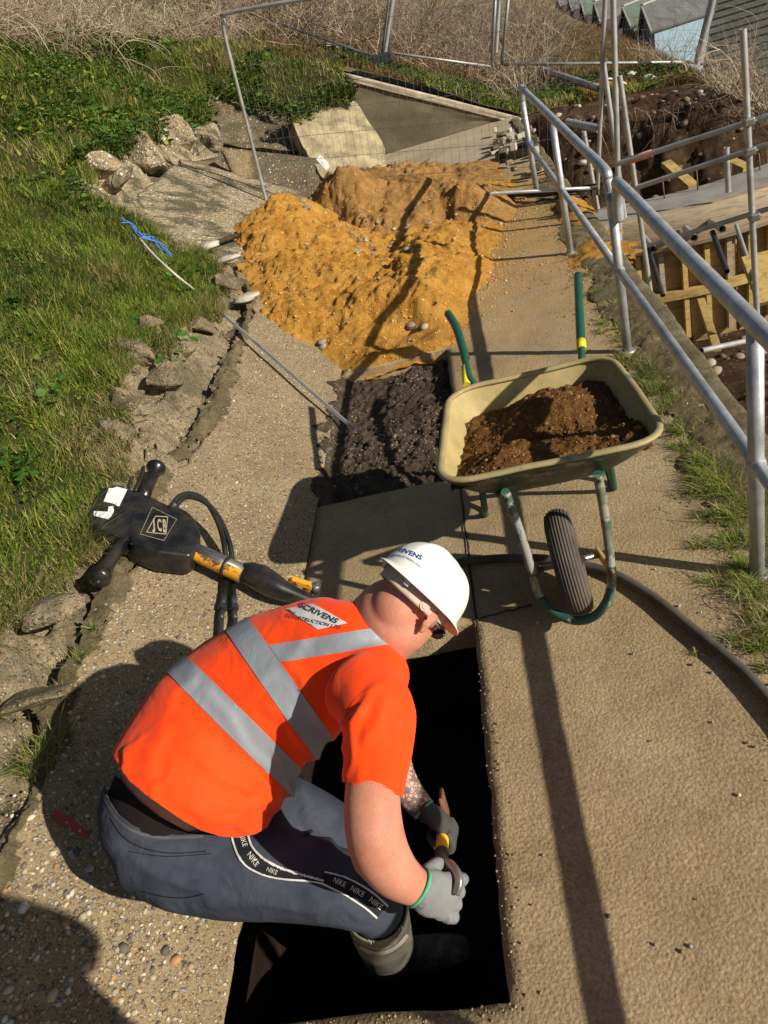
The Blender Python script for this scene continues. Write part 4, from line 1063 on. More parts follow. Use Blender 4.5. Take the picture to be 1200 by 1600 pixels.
# dead brambles: thin branching stems
def twigs(roots, length, r0, cols, name, segs=5, up=.6, droop=.8, fork=2):
    V = []; Q = []; CC = []; b = 0
    def stem(p, d, L, r, c, lvl):
        nonlocal b
        pts = [p]; dd = d.copy()
        for i in range(segs):
            dd = dd+rng.normal(0, .22, 3)+np.array([0, 0, -droop*.18]); dd /= np.linalg.norm(dd); pts.append(pts[-1]+dd*L/segs)
        P = np.array(pts); T = np.gradient(P, axis=0); T /= np.linalg.norm(T, axis=1)[:, None]
        s = np.cross(T, [0.3, .2, .9]); s /= np.linalg.norm(s, axis=1)[:, None]+1e-9; w = np.cross(T, s)
        rr = r*np.linspace(1, .3, segs+1)[:, None]
        ring = np.stack([P+s*rr, P+(-.5*s+.87*w)*rr, P+(-.5*s-.87*w)*rr], 1).reshape(-1, 3); V.append(ring)
        for i in range(segs):
            for k in range(3): Q.append([b+i*3+k, b+i*3+(k+1) % 3, b+(i+1)*3+(k+1) % 3, b+(i+1)*3+k])
        CC.append(np.tile(c, (len(ring), 1))); b += len(ring)
        if lvl > 0:
            for j in range(fork):
                i = rng.integers(1, segs); nd = T[i]+rng.normal(0, .6, 3); nd /= np.linalg.norm(nd); stem(P[i], nd, L*rng.uniform(.35, .7), r*.6, c, lvl-1)
    for (p, s_) in roots:
        d = rng.normal(0, .55, 3); d[2] = abs(d[2])*.5+up; d /= np.linalg.norm(d)
        c = np.array(cols[rng.integers(len(cols))])*rng.uniform(.65, 1.2); stem(np.array(p, float), d, length*s_*rng.uniform(.6, 1.3), r0*rng.uniform(.6, 1.2), c, 1)
    return kind(obj(name, raw_mesh(np.concatenate(V), np.array(Q), True, np.clip(np.concatenate(CC), 0, 1)), 'twig'), 'stuff')
TW = [(.46, .37, .26), (.38, .29, .20), (.55, .46, .34), (.27, .19, .13), (.33, .23, .18)]
TWD = [(.20, .14, .10), (.28, .19, .14), (.15, .10, .075), (.38, .30, .22)]
R_ = []
for k in range(2500):
    y = rng.uniform(6.0, 17); e = float(fE(min(y, 16))); dmin = np.interp(y, [6, 9, 12, 17], [2.4, 2.1, 1.9, 1.0]); x = e-dmin-rng.random()**1.3*4.5
    R_.append(((x, y, float(hground(np.array(x), np.array(y)))), rng.uniform(.6, 1.1)))
twigs(R_, .9, .0072, TW, 'dead_brambles', up=.5, droop=.9, fork=3)
R_ = []
for k in range(190):
    y = rng.uniform(6.5, 13); e = float(fE(min(y, 16))); x = e-1.7-rng.random()*3.0; R_.append(((x, y, float(hground(np.array(x), np.array(y)))), rng.uniform(.7, 1.2)))
twigs(R_, 1.5, .009, [(.60, .50, .37), (.52, .42, .3), (.42, .32, .22)], 'dead_brambles', segs=8, up=.5, droop=.9, fork=2)
R_ = []
for k in range(2300):
    y = 15.6+rng.random()*16; x = rng.uniform(-5, 2.6+.085*(y-15)) if y > 18 else rng.uniform(-4, 2.2)
    R_.append(((x, y, float(hback(np.array(x), np.array(y)))), rng.uniform(.5, 1.2)))
twigs(R_, 1.0, .010, TWD+TWD+TW[:2], 'dead_brambles', up=.8, droop=.7, fork=3)
R_ = []
for (px, py, z0, k, s) in ((815, 75, .6, 60, .9), (790, 90, .6, 40, .8), (1060, 85, -.1, 26, .8), (1030, 70, -.05, 20, .9), (1150, 140, -.3, 60, 1.0), (1130, 120, -.3, 36, 1.0), (1010, 80, -.1, 14, .8), (1185, 150, -.4, 30, .9)):
    for j in range(k):
        P = uz(px+rng.normal(0, 14), py+rng.normal(0, 8), z0) ; P = (P.x, P.y, float(hback(np.array(P.x), np.array(max(P.y, 13.4))))-.02); R_.append((P, s*rng.uniform(.5, 1.2)))
twigs(R_, .9, .006, TW, 'dead_weeds', up=1.2, droop=.1, fork=3)
# roots hanging from the dark earth cut
R_ = []
for k in range(110):
    x = rng.uniform(1.6, 5); y = float(np.interp(x, [1.1, 1.6, 2.6, 4, 6], [13.2, 12.8, 12.4, 11.7, 11.0])); R_.append(((x, y-.15, float(hpit(np.array(x), np.array(y)))+.02), rng.uniform(.4, 1)))
twigs(R_, .6, .006, TWD+[(.4, .32, .22)], 'hanging_roots', up=-.4, droop=2.2, fork=2)
# straw-coloured patches of spoil on the far grass
for px, py, z, a, b_ in ((935, 118, .05, .5, .35), (1085, 118, -.3, .7, .35)):
    P = uz(px, py, z); Xs, Ys = np.meshgrid(np.arange(P.x-1.2, P.x+1.2, .04), np.arange(P.y-1.2, P.y+1.2, .04))
    zz = hback(Xs, Ys)+.07*fbm(Xs, Ys, 1.2, 4, 61)+.10*np.exp(-((Xs-P.x)/a)**2-((Ys-P.y)/(b_*1.6))**2)-.035+.03*fbm(Xs, Ys, 4, 3, int(px))
    kp = (((Xs-P.x)/a)**2+((Ys-P.y)/(b_*1.8))**2 < 1.6+fbm(Xs, Ys, 3, 3, 5)) & (Ys > 13.45)
    if kp.any():
        o = obj('spoil_patch', grid_mesh(Xs, Ys, zz+.03, keep=kp), 'brown_soil' if px > 1000 else 'orange_sand', loc=P)
        tag(o, 'thin spread of %s spoil on the far grass %s' % (('brown', 'below the leaning fence post') if px > 1000 else ('orange', 'beside the loose grey pipe')), 'spoil')
# ================================================================== RAILING, SCAFFOLD, FENCES
rl = thing('handrail', 'galvanised tubular handrail with posts and two rails along the right of the path', 'railing', (.78, 2.25, 0))
PY = [.17, 2.25, 4.33, 6.32, 8.31]
for i, y in enumerate(PY):
    top = .985 if y not in (4.33, 8.31) else .93
    bm = tube([(.78, y, -.02), (.78, y, .5), (.78, y, top)], .026, 16)
    add_tube(bm, [(.78, y, -.01), (.78, y, .012)], .04, 14)
    obj('post', bm, 'galvanised_steel', rl)
def bend(pts, r, per=7): return catmull(pts, per)
bm = tube(bend([(.78, 4.33, .80), (.78, 4.335, .90), (.78, 4.37, .98), (.78, 4.46, 1.02), (.78, 5.2, 1.02), (.78, 6.32, 1.02), (.78, 8.1, 1.02), (.78, 8.27, 1.0), (.78, 8.31, .90)], 0), .028, 16)
obj('top_rail', bm, 'galvanised_steel', rl)
bm = tube(bend([(.80, 4.285, .78), (.80, 4.28, .88), (.80, 4.24, .965), (.795, 4.13, 1.0), (.785, 3.2, 1.0), (.78, 2.25, 1.0), (.78, .17, 1.0), (.78, -1.5, 1.0)], 0), .029, 16)
obj('top_rail', bm, 'galvanised_steel', rl)
obj('lower_rail', tube([(.78, 8.31, .50), (.78, 6.32, .50), (.78, 4.33, .50)], .023, 14), 'galvanised_steel', rl)
obj('lower_rail', tube([(.782, 4.33, .495), (.782, 2.25, .495), (.782, .17, .495), (.782, -1.5, .495)], .025, 14), 'galvanised_steel', rl)
for y in PY:
    bm = bmesh.new(); add_ball(bm, (.78, y, .497), .034, (1, 1.1, .9), sub=2); obj('joint', bm, 'galvanised_steel', rl)
for zz, w_ in (((.99, .965), 'top of'), ((.52, .50, .485), 'middle of')):
  bm = bmesh.new()
  for z in zz:
    add_tube(bm, [Vector((.78+.036*math.cos(a), 8.31+.036*math.sin(a), z+.006*math.sin(3*a))) for a in np.linspace(0, 6.28, 14)], .006, 5)
  o = obj('twine', bm, 'blue_rope', loc=(.78, 8.31, zz[0])); tag(o, 'blue twine wrapped round the %s the farthest handrail post' % w_, 'twine')

def stube(a, b, name, label, r=.024, m='dull_tube', cat='scaffold tube', group=None, loc=None):
    P = [Vector(a), Vector(b)]
    bm = bmesh.new()
    rg = add_tube(bm, [P[0], (P[0]+P[1])/2, P[1]], r, 14, caps=False)
    add_tube(bm, [P[0], (P[0]+P[1])/2, P[1]], r*.8, 14, caps=False)
    o = obj(name, bm, m, loc=min(P, key=lambda p: p.z)); tag(o, label, cat, group); return o
G1 = 'upright scaffold tubes beside the excavation'
def down(P, z): return Vector((P.x, P.y, z))
a = uy(957, -40, 7.6); b = uy(967, 330, 7.6); b2 = b+(b-a)*.9
stube(b2, a, 'scaffold_tube', 'tallest upright scaffold tube, running out of the top of the photo', .025, group=G1)
a = uy(943, 98, 8.4); b = uy(977, 345, 8.4); stube(b+(b-a)*.9, a, 'scaffold_tube', 'upright scaffold tube just left of the tallest one, its top below the far fence bar', .024, group=G1)
a = uy(968, 118, 7.1); b = uy(1013, 432, 7.1); stube(b+(b-a)*.35, a, 'scaffold_tube', 'upright scaffold tube crossed by the orange sleeve, just right of the tallest one', .022, group=G1)
a = uy(1161, 45, 6.4); b = uy(1186, 560, 6.4); stube(b+(b-a)*.2, a, 'scaffold_tube', 'upright scaffold tube near the right edge with couplers on it', .024, group=G1)
a = uy(912, 205, 8.9); b = uy(934, 326, 8.9); stube(b, a, 'scaffold_tube', 'short upright tube at the right end of the mesh fence, behind the handrail', .024, group=G1)
a = uy(1135, 230, 8.0); b = uy(1138, 300, 8.0); stube(b, a, 'scaffold_tube', 'shortest upright tube, standing on the formwork top', .026)
G2 = 'ledger tubes across the excavation'
LG = [((965, 256, 7.1), (1260, 162, 6.3), 'upper ledger tube with the orange sleeve on its left end'),
      ((992, 294, 7.1), (1260, 206, 6.35), 'middle ledger tube above the formwork top'),
      ((985, 392, 7.6), (1260, 308, 6.4), 'lowest ledger tube running under the timber edge')]
for (p, q, lb) in LG: stube(uy(*p), uy(*q), 'ledger_tube', lb, .022, group=G2)
a = uy(987, 249.5, 7.04); b = uy(1018, 239.5, 6.95)
o = obj('orange_sleeve', tube([a, b], .030, 14), 'orange_sleeve', loc=a); tag(o, 'orange plastic sleeve on the upper ledger tube', 'sleeve')
for (px, py, Y, w_) in ((1169, 190, 6.4, 'upper'), (1171, 236, 6.4, 'middle'), (1178, 338, 6.4, 'lowest')):
    P = uy(px, py, Y-.02); bm = box(P, (.075, .09, .06), None, .012); add_tube(bm, [P+Vector((-.05, -.03, 0)), P+Vector((.05, -.03, 0))], .008, 6)
    o = obj('coupler', bm, 'bare_metal', loc=P); tag(o, 'steel coupler joining the right upright to the %s ledger' % w_, 'coupler', 'couplers on the right upright')
for (p, q, lb) in (((1006, 372, 8.0), (1021, 390, 7.4), 'left of the three tube ends poking out under the timber edge'), ((1071, 357, 8.0), (1085, 372, 7.4), 'middle of the three tube ends poking out under the timber edge'), ((1110, 347, 8.0), (1129, 358, 7.4), 'right of the three tube ends poking out under the timber edge')):
    stube(uy(*p), uy(*q), 'tube_end', lb, .032, 'dull_tube', 'scaffold tube', 'tube ends under the timber edge')

# formwork: timber faced edge, concrete on top, ply panels below
zt = -.45
FL, FR = uz(955, 350, zt), uz(1290, 256, zt)
fdir = (FR-FL).normalized(); fb = Vector((-fdir.y, fdir.x, 0))
fw = thing('formwork', 'curved plywood formwork with pale timber edge and grey concrete top, in the excavation', 'formwork', down((FL+FR)/2, -1.9))
def fpt(u, back, z):   # gentle curve
    return FL.lerp(FR, u)+fb*(back-.22*math.sin(math.pi*min(max(u, 0), 1)))+Vector((0, 0, z-zt))
bm = bmesh.new()
def sweep(bm, prof, m_=30, u0=-.15, u1=1.1):
    R_ = []
    for i in range(m_+1):
        u = u0+(u1-u0)*i/m_; R_.append([bm.verts.new(fpt(u, p[0], p[1])) for p in prof])
    k = len(prof)
    for i in range(m_):
        for j in range(k):
            f = bm.faces.new((R_[i][j], R_[i][(j+1) % k], R_[i+1][(j+1) % k], R_[i+1][j])); f.smooth = False
    bm.faces.new(R_[0][::-1]); bm.faces.new(R_[-1]); return bm
rd = [(-.02-.05*math.sin(a), zt-.19+.19*math.cos(a)) for a in np.linspace(0, math.pi, 9)]
sweep(bm, rd+[(.10, zt-.38), (.10, zt)]); obj('timber_edge', bm, 'old_timber', fw)
obj('concrete_top', sweep(bmesh.new(), [(.104, zt-.02), (.104, zt-.4), (.72, zt-.4), (.72, zt-.02)]), 'wet_concrete', fw)
for i in range(5):
    u0 = -.12+i*.235
    b_ = bmesh.new(); sweep(b_, [(.16, zt-.42), (.16, zt-1.52), (.19, zt-1.52), (.19, zt-.42)], 3, u0, u0+.225); obj('ply_panel', b_, 'ply_panel', fw)
for i in range(11):
    u = -.1+i*.105; P = fpt(u, .11, zt-.92); obj('stud', box(P, (.05, .07, 1.0), Matrix.Rotation(math.atan2(fdir.y, fdir.x), 3, 'Z')), 'yellow_timber' if i % 3 else 'old_timber', fw)
b_ = bmesh.new(); sweep(b_, [(.05, zt-.86), (.05, zt-.95), (.12, zt-.95), (.12, zt-.86)], 12); obj('waling', b_, 'yellow_timber', fw)
for u in np.linspace(0, .95, 7):
    for bk_ in (.6,):
        P = fpt(u, bk_, zt-.03); b_ = bmesh.new(); add_tube(b_, [P, P+Vector((random.uniform(-.02, .02), 0, random.uniform(.16, .26)))], .008, 6); obj('starter_bar', b_, 'rust', fw)
for (p, q, lb, m, r) in (((1012, 385, 7.5), (1036, 462, 7.0), 'black slanting prop left of the ply panels', 'dark_steel', .022), ((1113, 362, 7.5), (1136, 425, 7.0), 'black slanting prop in front of the middle ply panel', 'dark_steel', .024), ((1150, 352, 7.5), (1180, 440, 6.6), 'pale slanting prop beside the right upright', 'dull_tube', .018), ((1096, 548, 5.6), (1165, 533, 5.9), 'loose pale tube lying on the excavation floor', 'dull_tube', .022)):
    stube(uy(*p), uy(*q), 'prop', lb, r, m, 'prop')
for (p, q, w_, lb) in (((1040, 255, 10.0), (1083, 292, 9.4), .12, 'yellow timber baulk slanting behind the formwork, left one'), ((1133, 248, 10.0), (1168, 264, 9.6), .12, 'yellow timber baulk slanting behind the formwork, right one'), ((1095, 470, 7.6), (1120, 545, 6.6), .07, 'yellow timber strut leaning against the ply panels'), ((1183, 398, 6.9), (1212, 470, 6.5), .28, 'yellow board leaning at the right edge beside the upright')):
    a = uy(*p); b = uy(*q); d = (b-a); R_ = frame(d, (0, 0, 1)); o = obj('timber_board', box((a+b)/2, (d.length, w_, .06), R_, .004), 'yellow_timber', loc=(a+b)/2); tag(o, lb, 'timber')

# mesh fence panels
def heras(name, BL, BR, TL, TR, label, m='dull_tube', r=.019, nv=80, nh=8, wr=.0016, bent=True, group=None, legs=0.0):
    BL, BR, TL, TR = map(Vector, (BL, BR, TL, TR))
    t = thing(name, label, 'fence', (BL+BR)/2, group)
    k = .10
    if bent:
        fr_ = [BL-(TL-BL)*legs, BL, BL.lerp(TL, .5), TL.lerp(BL, k), TL.lerp(BL, k*.35)+(TR-TL)*k*.12, TL+(TR-TL)*k*.5, TL.lerp(TR, .5), TR+(TL-TR)*k*.5, TR.lerp(BR, k*.35)+(TL-TR)*k*.12, TR.lerp(BR, k), BR.lerp(TR, .5), BR, BR-(TR-BR)*legs]
        obj('frame', tube(catmull(fr_, 5), r, 12), m, t)
    else:
        bm = tube([BL, TL], r, 10); add_tube(bm, [BR, TR], r, 10); add_tube(bm, [TL, TR], r, 10); obj('frame', bm, m, t)
    obj('bottom_bar', tube([BL, BL.lerp(BR, .5), BR], r*.9, 10), m, t)
    bm = bmesh.new()
    for i in range(1, nv): add_tube(bm, [BL.lerp(BR, i/nv), TL.lerp(TR, i/nv)], wr, 3, caps=False)
    for j in range(1, nh): add_tube(bm, [BL.lerp(TL, j/nh), BR.lerp(TR, j/nh)], wr*1.5, 3, caps=False)
    obj('mesh_infill', bm, 'mesh_wire', t); return t
BL = uy(418, 322, 9.0); TL = uy(343, 22, 8.75); BR = uz(934, 293, .06); TR = BR+(TL-BL)
heras('mesh_fence', BL, BR, TL, TR, 'leaning mesh fence across the path behind the heaps, its top left corner rounded', nv=46)
o = obj('pipe_bar', tube([uz(612, 283, .10), uz(690, 290, .06), uz(770, 301, .05)], .016, 10), 'dark_steel', loc=uz(690, 290, .06)); tag(o, 'thin dark bar lying along the foot of the mesh fence', 'bar')
o = obj('pipe_bar', tube([uz(760, 303, .06), uz(850, 303, .07), uz(935, 291, .07)], .03, 12), 'black_rubber', loc=uz(850, 303, .07)); tag(o, 'thick dark pipe on the path behind the farthest handrail post', 'pipe')
GF = 'temporary fence panels on the hillside'
heras('mesh_fence', uy(352, 8, 17.5), uy(596, 92, 14.5), uy(366, -150, 17.5), uy(614, -60, 14.5), 'far mesh fence panel, leftmost, ending at the single leaning post', nv=70, bent=False, r=.02, group=GF)
heras('mesh_fence', uy(606, 82, 14.6), uy(768, 104, 14.8), uy(624, -70, 14.6), uy(777, -50, 14.8), 'far mesh fence panel right above the concrete retaining wall', nv=60, bent=False, r=.02, group=GF)
heras('mesh_fence', uy(784, 101, 15.6), uy(1086, 97, 15.0), uy(800, -60, 15.6), uy(1120, -40, 15.0), 'far mesh fence panel with its foot bar under the beach huts', nv=70, bent=False, r=.028, group=GF)
heras('mesh_fence', uy(1090, 99, 15.0), uy(1260, 130, 13.8), uy(1126, -20, 15.0), uy(1290, 0, 13.8), 'far mesh fence panel at the right edge in front of the nearest hut', nv=50, bent=False, r=.024, group=GF)
for (a, b, lb) in (((618, -30, 14.4), (600, 94, 14.4), 'single leaning fence post with a foot block above the retaining wall'), ((776, -30, 15.2), (768, 82, 15.2), 'left of the pair of fence posts above the dead brambles'), ((782, -30, 15.2), (775, 82, 15.2), 'right of the pair of fence posts above the dead brambles'), ((1122, -30, 14.6), (1089, 102, 14.6), 'strongly leaning thick fence post in front of the grey hut')):
    fp_ = stube(uy(*b), uy(*a), 'fence_post', lb, .032 if '1122' not in str(a) else .05, 'dull_tube', 'fence post', 'posts of the hillside fence')
    if 'foot block' in lb: obj('foot', box(uy(598, 92, 14.35), (.34, .22, .16), None, .03), 'dark_steel', fp_)
# loose pipes and hoop
for (p, q, r, m, lb) in (((843, 108, .10), (938, 139, -.0), .055, 'dull_tube', 'grey pipe lying in the far grass beyond the tallest tube'), ((886, 191, -.15), (934, 201, -.25), .055, 'dull_tube', 'short grey pipe stub sticking out of the earth cut')):
    stube(uz(*p), uz(*q), 'pipe', lb, r, m, 'pipe')
pts = [uz(915, 136, .0), uz(928, 127, .12), uz(948, 123, .2), uz(966, 125, .1), uz(978, 131, .0)]
o = obj('cable_loop', tube(catmull(pts, 5), .012, 8), 'white_bracket', loc=pts[0]); tag(o, 'thin white cable arching over the far pipe', 'cable')
pts = [uz(895, 215, .3), uz(885, 250, .1), uz(900, 285, .0)]
# rusty rebar tangle by the slab
bm = bmesh.new(); rr = random.Random(9)
for k in range(26):
    a = uz(rr.uniform(590, 622), rr.uniform(262, 290), rr.uniform(.1, .25)); b = a+Vector((rr.uniform(-.05, .45), rr.uniform(-.2, .2), rr.uniform(-.1, .12)))
    add_tube(bm, [a, a.lerp(b, .5)+Vector((0, 0, rr.uniform(-.04, .06))), b], .011, 5)
o = obj('rebar_tangle', bm, 'rust', loc=uz(600, 280, .1)); tag(o, 'rusty tangle of reinforcing bars behind the soil heap', 'rebar')
# white bracket on the soil heap
P = uy(505, 254, 9.6); R_ = frame(Vector(uy(512, 262, 9.6))-Vector(uy(496, 244, 9.6)), -ray(505, 254))
bm = box(P, (.17, .07, .03), R_, .004); add_box(bm, P+R_ @ Vector((0, 0, .016)), (.06, .02, .006), R_)
o = obj('white_bracket', bm, 'white_bracket', loc=P); tag(o, 'small white plastic bracket at the top of the brown soil heap', 'bracket')
# stake under the sand heap
o = obj('wooden_stake', tube([uap(334, 380, .06), uap(372, 368, .06)], .022, 8), 'dark_soil', loc=uap(334, 380, .05)); tag(o, 'dark stake end sticking out of the left foot of the orange heap', 'stake')
for px, py, s, lb in ((322, 385, .10, 'pale lump of stone left of the dark stake end'), (385, 465, .09, 'grey flat stone on the upper corner of the near slab'), (352, 405, .11, 'speckled concrete lump at the left foot of the orange heap')):
    P = uap(px, py, .05); V, Fc = stone_template(px, 3); o = obj('stone', raw_mesh(V*s*np.array([1, 1, .6])+np.array(P), Fc, True), 'stone_pale', loc=P); tag(o, lb, 'stone')

# ================================================================== SMALL THINGS NEAR
a = uap(306, 455, .05); b = uz(555, 672, -.02); mid = a.lerp(b, .5)+Vector((0, 0, .01))
bm = tube([a, mid, b], .013, 4, smooth=False)
o = obj('iron_bar', bm, 'dull_tube', loc=b); tag(o, 'long grey iron bar lying down the slab with its tip over the shallow trench', 'bar')
def gpt(px, py, off=.03): 
    P = upl(px, py, (-2.06, 0, .72+off), (.66, 0, 1)); return P
rp = [(190, 344), (205, 352), (220, 368), (238, 372), (252, 384), (266, 398)]
bm = bmesh.new()
for k in range(5):
    add_tube(bm, catmull([gpt(x+random.uniform(-4, 4), y+random.uniform(-4, 4), .12+random.uniform(0, .04)) for x, y in rp], 5), .006, 6)
o = obj('blue_rope', bm, 'blue_rope', loc=gpt(230, 370)); tag(o, 'frayed blue rope lying in the grass', 'rope')
bm = tube(catmull([gpt(216, 370, .1), gpt(240, 398, .13), gpt(275, 430, .13), uap(306, 455, .06)], 5), .009, 7)
o = obj('white_rope', bm, 'white_rope', loc=gpt(240, 398)); tag(o, 'dirty white rope running from the blue rope to the iron bar', 'rope')
# black hydraulic hose over the path
hp = [(640, 905), (690, 886), (740, 876), (800, 872), (860, 874), (920, 885), (970, 902), (1030, 940), (1085, 985), (1140, 1030), (1180, 1068), (1240, 1140), (1330, 1260)]
bm = tube(catmull([uz(x, y, .024) for x, y in hp], 8), .019, 14)
o = obj('ground_hose', bm, 'dusty_rubber', loc=uz(960, 900, 0)); tag(o, 'dusty black hose curving over the path under the wheelbarrow', 'hose')
# red paint mark on the slab
rows = pstrip(APB, [(82, 1272), (95, 1279), (112, 1288), (138, 1310)], [9, 18, 16, 7], .003)
o = obj('paint_mark', rows, 'red_paint_mark', loc=uap(100, 1285)); tag(o, 'faded red spray paint mark on the pebbly slab', 'paint mark')
# leaf litter twigs
R_ = []
for (px, py) in ((1180, 900), (1190, 960), (1100, 780), (1170, 1000), (1150, 930), (1060, 690)):
    for j in range(9):
        w_ = uz(px+random.gauss(0, 22), py+random.gauss(0, 22), 0); R_.append(((w_.x, w_.y, .01), random.uniform(.3, .9)))
twigs(R_, .16, .0016, TW, 'dry_stalks', up=.3, droop=.8, fork=1)

# ================================================================== WHEELBARROW
wb = thing('wheelbarrow', 'dirty green and yellow builder\'s wheelbarrow facing the camera, loaded with brown soil', 'wheelbarrow', (.1, 2.4, 0))
# tray
rim = [Vector((-.275, 2.28, .655)), Vector((.515, 2.275, .655)), Vector((.475, 3.05, .625)), Vector((-.215, 3.05, .625))]
bot = [Vector((-.12, 2.55, .40)), Vector((.33, 2.55, .40)), Vector((.33, 2.95, .385)), Vector((-.10, 2.95, .385))]
def rrect(c4, rr_, n=7):
    out = []
    for i in range(4):
        p = c4[i]; a = c4[i-1]; b = c4[(i+1) % 4]; u = (a-p).normalized(); v = (b-p).normalized()
        A_ = p+u*rr_; B_ = p+v*rr_
        for k in range(n):
            t = k/(n-1); out.append((1-t)**2*A_+2*t*(1-t)*p+t*t*B_)
    return out
def dens(loop, k=4):
    o_ = []
    for i in range(len(loop)):
        a = loop[i]; b = loop[(i+1) % len(loop)]; m_ = k if (a-b).length > .12 else 1
        for j in range(m_): o_.append(a.lerp(b, j/m_))
    return o_
top = dens(rrect(rim, .14)); btm = dens(rrect(bot, .10))
# same count through resampling
def resamp(loop, n):
    L = [0]; m_ = len(loop)
    for i in range(m_): L.append(L[-1]+(loop[(i+1) % m_]-loop[i]).length)
    o_ = []
    for k in range(n):
        s = L[-1]*k/n; i = max(j for j in range(m_) if L[j] <= s); t = (s-L[i])/(L[i+1]-L[i]); o_.append(loop[i].lerp(loop[(i+1) % m_], t))
    return o_
NT = 96; top = resamp(top, NT); btm = resamp(btm, NT)
def loft_loops(bm, loops, smooth=True, capend=False):
    R_ = [[bm.verts.new(p) for p in L] for L in loops]; n = len(loops[0])
    for a, b in zip(R_, R_[1:]):
        for i in range(n):
            f = bm.faces.new((a[i], a[(i+1) % n], b[(i+1) % n], b[i])); f.smooth = smooth
    if capend: bm.faces.new(R_[-1])
    return R_
ctrT = sum(top, Vector())/NT
def dented(p, k):
    return p+Vector((float(fbm(p.x*3, p.y*3, 1, 3, 5)), float(fbm(p.y*3, p.x*3, 1, 3, 6)), float(fbm(p.x*4, p.y*4, 1, 3, 7))))*.010*k
bm = bmesh.new()
inner = [[dented(a.lerp(b, t)+Vector((0, 0, -.012*math.sin(math.pi*t))), .6+.8*math.sin(math.pi*t)) for a, b in zip(top, btm)] for t in (0, .08, .2, .4, .6, .8, .92, 1)]
mid_ = sum(inner[-1], Vector())/NT
inner += [[p.lerp(mid_, .3)-Vector((0, 0, .004)) for p in inner[-1]], [p.lerp(mid_, .8)-Vector((0, 0, .004)) for p in inner[-1]]]
loft_loops(bm, inner, True, True)
tray = obj('tray', bm, 'tray_paint', wb)
bm = bmesh.new()
outer = [[p+(p-ctrT)*.012/((p-ctrT).length)*1.0+Vector((0, 0, -.004)) if i < 8 else p-Vector((0, 0, .006)) for p in L] for i, L in enumerate(inner)]
loft_loops(bm, outer, True, True); obj('tray_shell', bm, 'tray_outside', wb)
bm = bmesh.new(); ring = [dented(p, .6)+Vector((0, 0, .003)) for p in top]
add_tube(bm, ring+ring[:2], .0125, 10, caps=False, ell=(.85, 1.15)); obj('tray_rim', bm, 'tray_rim', wb)
# load of soil
xs = np.linspace(-.24, .47, 110); ys = np.linspace(2.3, 3.02, 110); X, Y = np.meshgrid(xs, ys)
Z = .51+.075*sstep(2.75, 2.36, Y)+.115*np.exp(-((X-.17)/.22)**2-((Y-2.78)/.18)**2)+.045*np.exp(-((X+.03)/.14)**2-((Y-2.50)/.14)**2)-.05*np.exp(-((X-.08)/.2)**2-((Y-2.62)/.05)**2)+.03*fbm(X, Y, 6, 5, 401, .6)+.022*np.abs(fbm(X, Y, 22, 3, 405))+.02*sstep(.2, .45, X)
def inside_poly(X, Y, z):
    t = np.clip((.64-z)/.24, 0, 1); a = [rim[i] for i in range(4)]; keep = np.ones(X.shape, bool)
    for i in range(4):
        ax = a[i].x+(bot[i].x-a[i].x)*t; ay = a[i].y+(bot[i].y-a[i].y)*t; j = (i+1) % 4
        bx = a[j].x+(bot[j].x-a[j].x)*t; by = a[j].y+(bot[j].y-a[j].y)*t
        cr = (bx-ax)*(Y-ay)-(by-ay)*(X-ax); keep &= cr/np.hypot(bx-ax, by-ay) > -.012
    return keep
ld = obj('soil_load', grid_mesh(X, Y, Z, keep=inside_poly(X, Y, Z)), 'barrow_soil', loc=(.12, 2.7, .45))
tag(ld, 'dark brown moist soil heaped in the wheelbarrow tray', 'soil')
LB = bvh_obj(ld); pos = []; sz = []
for k in range(1500):
    h = hit(LB, rng.uniform(720, 1000), rng.uniform(595, 770), 0)
    if h is not None: pos.append(tuple(h)); sz.append(rng.uniform(.002, .006)*(1 if rng.random() < .95 else 2.4))
scatter_stones('soil_clods', pos, sz, [(.15, .07, .022), (.11, .05, .016), (.2, .1, .035), (.085, .04, .013), (.24, .15, .07)], sub=2)
# wheel
wc = Vector((.118, 2.275, .208)); wax = Vector((1, -.03, .09)).normalized(); wr_ = .208
wf = Vector((0, 0, 1)).cross(wax).normalized(); wh = wax.cross(wf)
bm = bmesh.new(); prof = []
for k in range(29):
    a = -math.pi*.80+2*math.pi*.80*k/28
    ridge = 0
    prof.append((.051*math.sin(a), wr_-.052+.052*math.cos(a)))
NS = 64; fine = []
for k in range(33):    # ribbed tread
    x = -.043+.086*k/32; r0_ = wr_-.052+.052*math.sqrt(max(0, 1-(x/.054)**2)); fine.append((x, r0_-(.0032 if k % 4 >= 2 else 0)))
side = [(-.050, wr_-.045), (-.050, wr_-.065), (-.040, wr_-.085), (-.030, wr_-.09)]
prof = side[::-1]+fine+[(-x, r) for x, r in side]
rows = [[bm.verts.new(wc+wax*x+(wh*math.cos(t)+wf*math.sin(t))*r) for (x, r) in prof] for t in np.linspace(0, 2*math.pi, NS, endpoint=False)]
for i in range(NS):
    for j in range(len(prof)-1):
        f = bm.faces.new((rows[i][j], rows[(i+1) % NS][j], rows[(i+1) % NS][j+1], rows[i][j+1])); f.smooth = not (4 <= j < 4+32)
wheel = obj('wheel', bm, 'dusty_rubber', wb)
bm = bmesh.new(); rp_ = [(-.032, .10), (-.036, .088), (-.02, .08), (-.02, .03), (.02, .03), (.02, .08), (.036, .088), (.032, .10)]
rows = [[bm.verts.new(wc+wax*x+(wh*math.cos(t)+wf*math.sin(t))*r) for (x, r) in rp_] for t in np.linspace(0, 2*math.pi, 32, endpoint=False)]
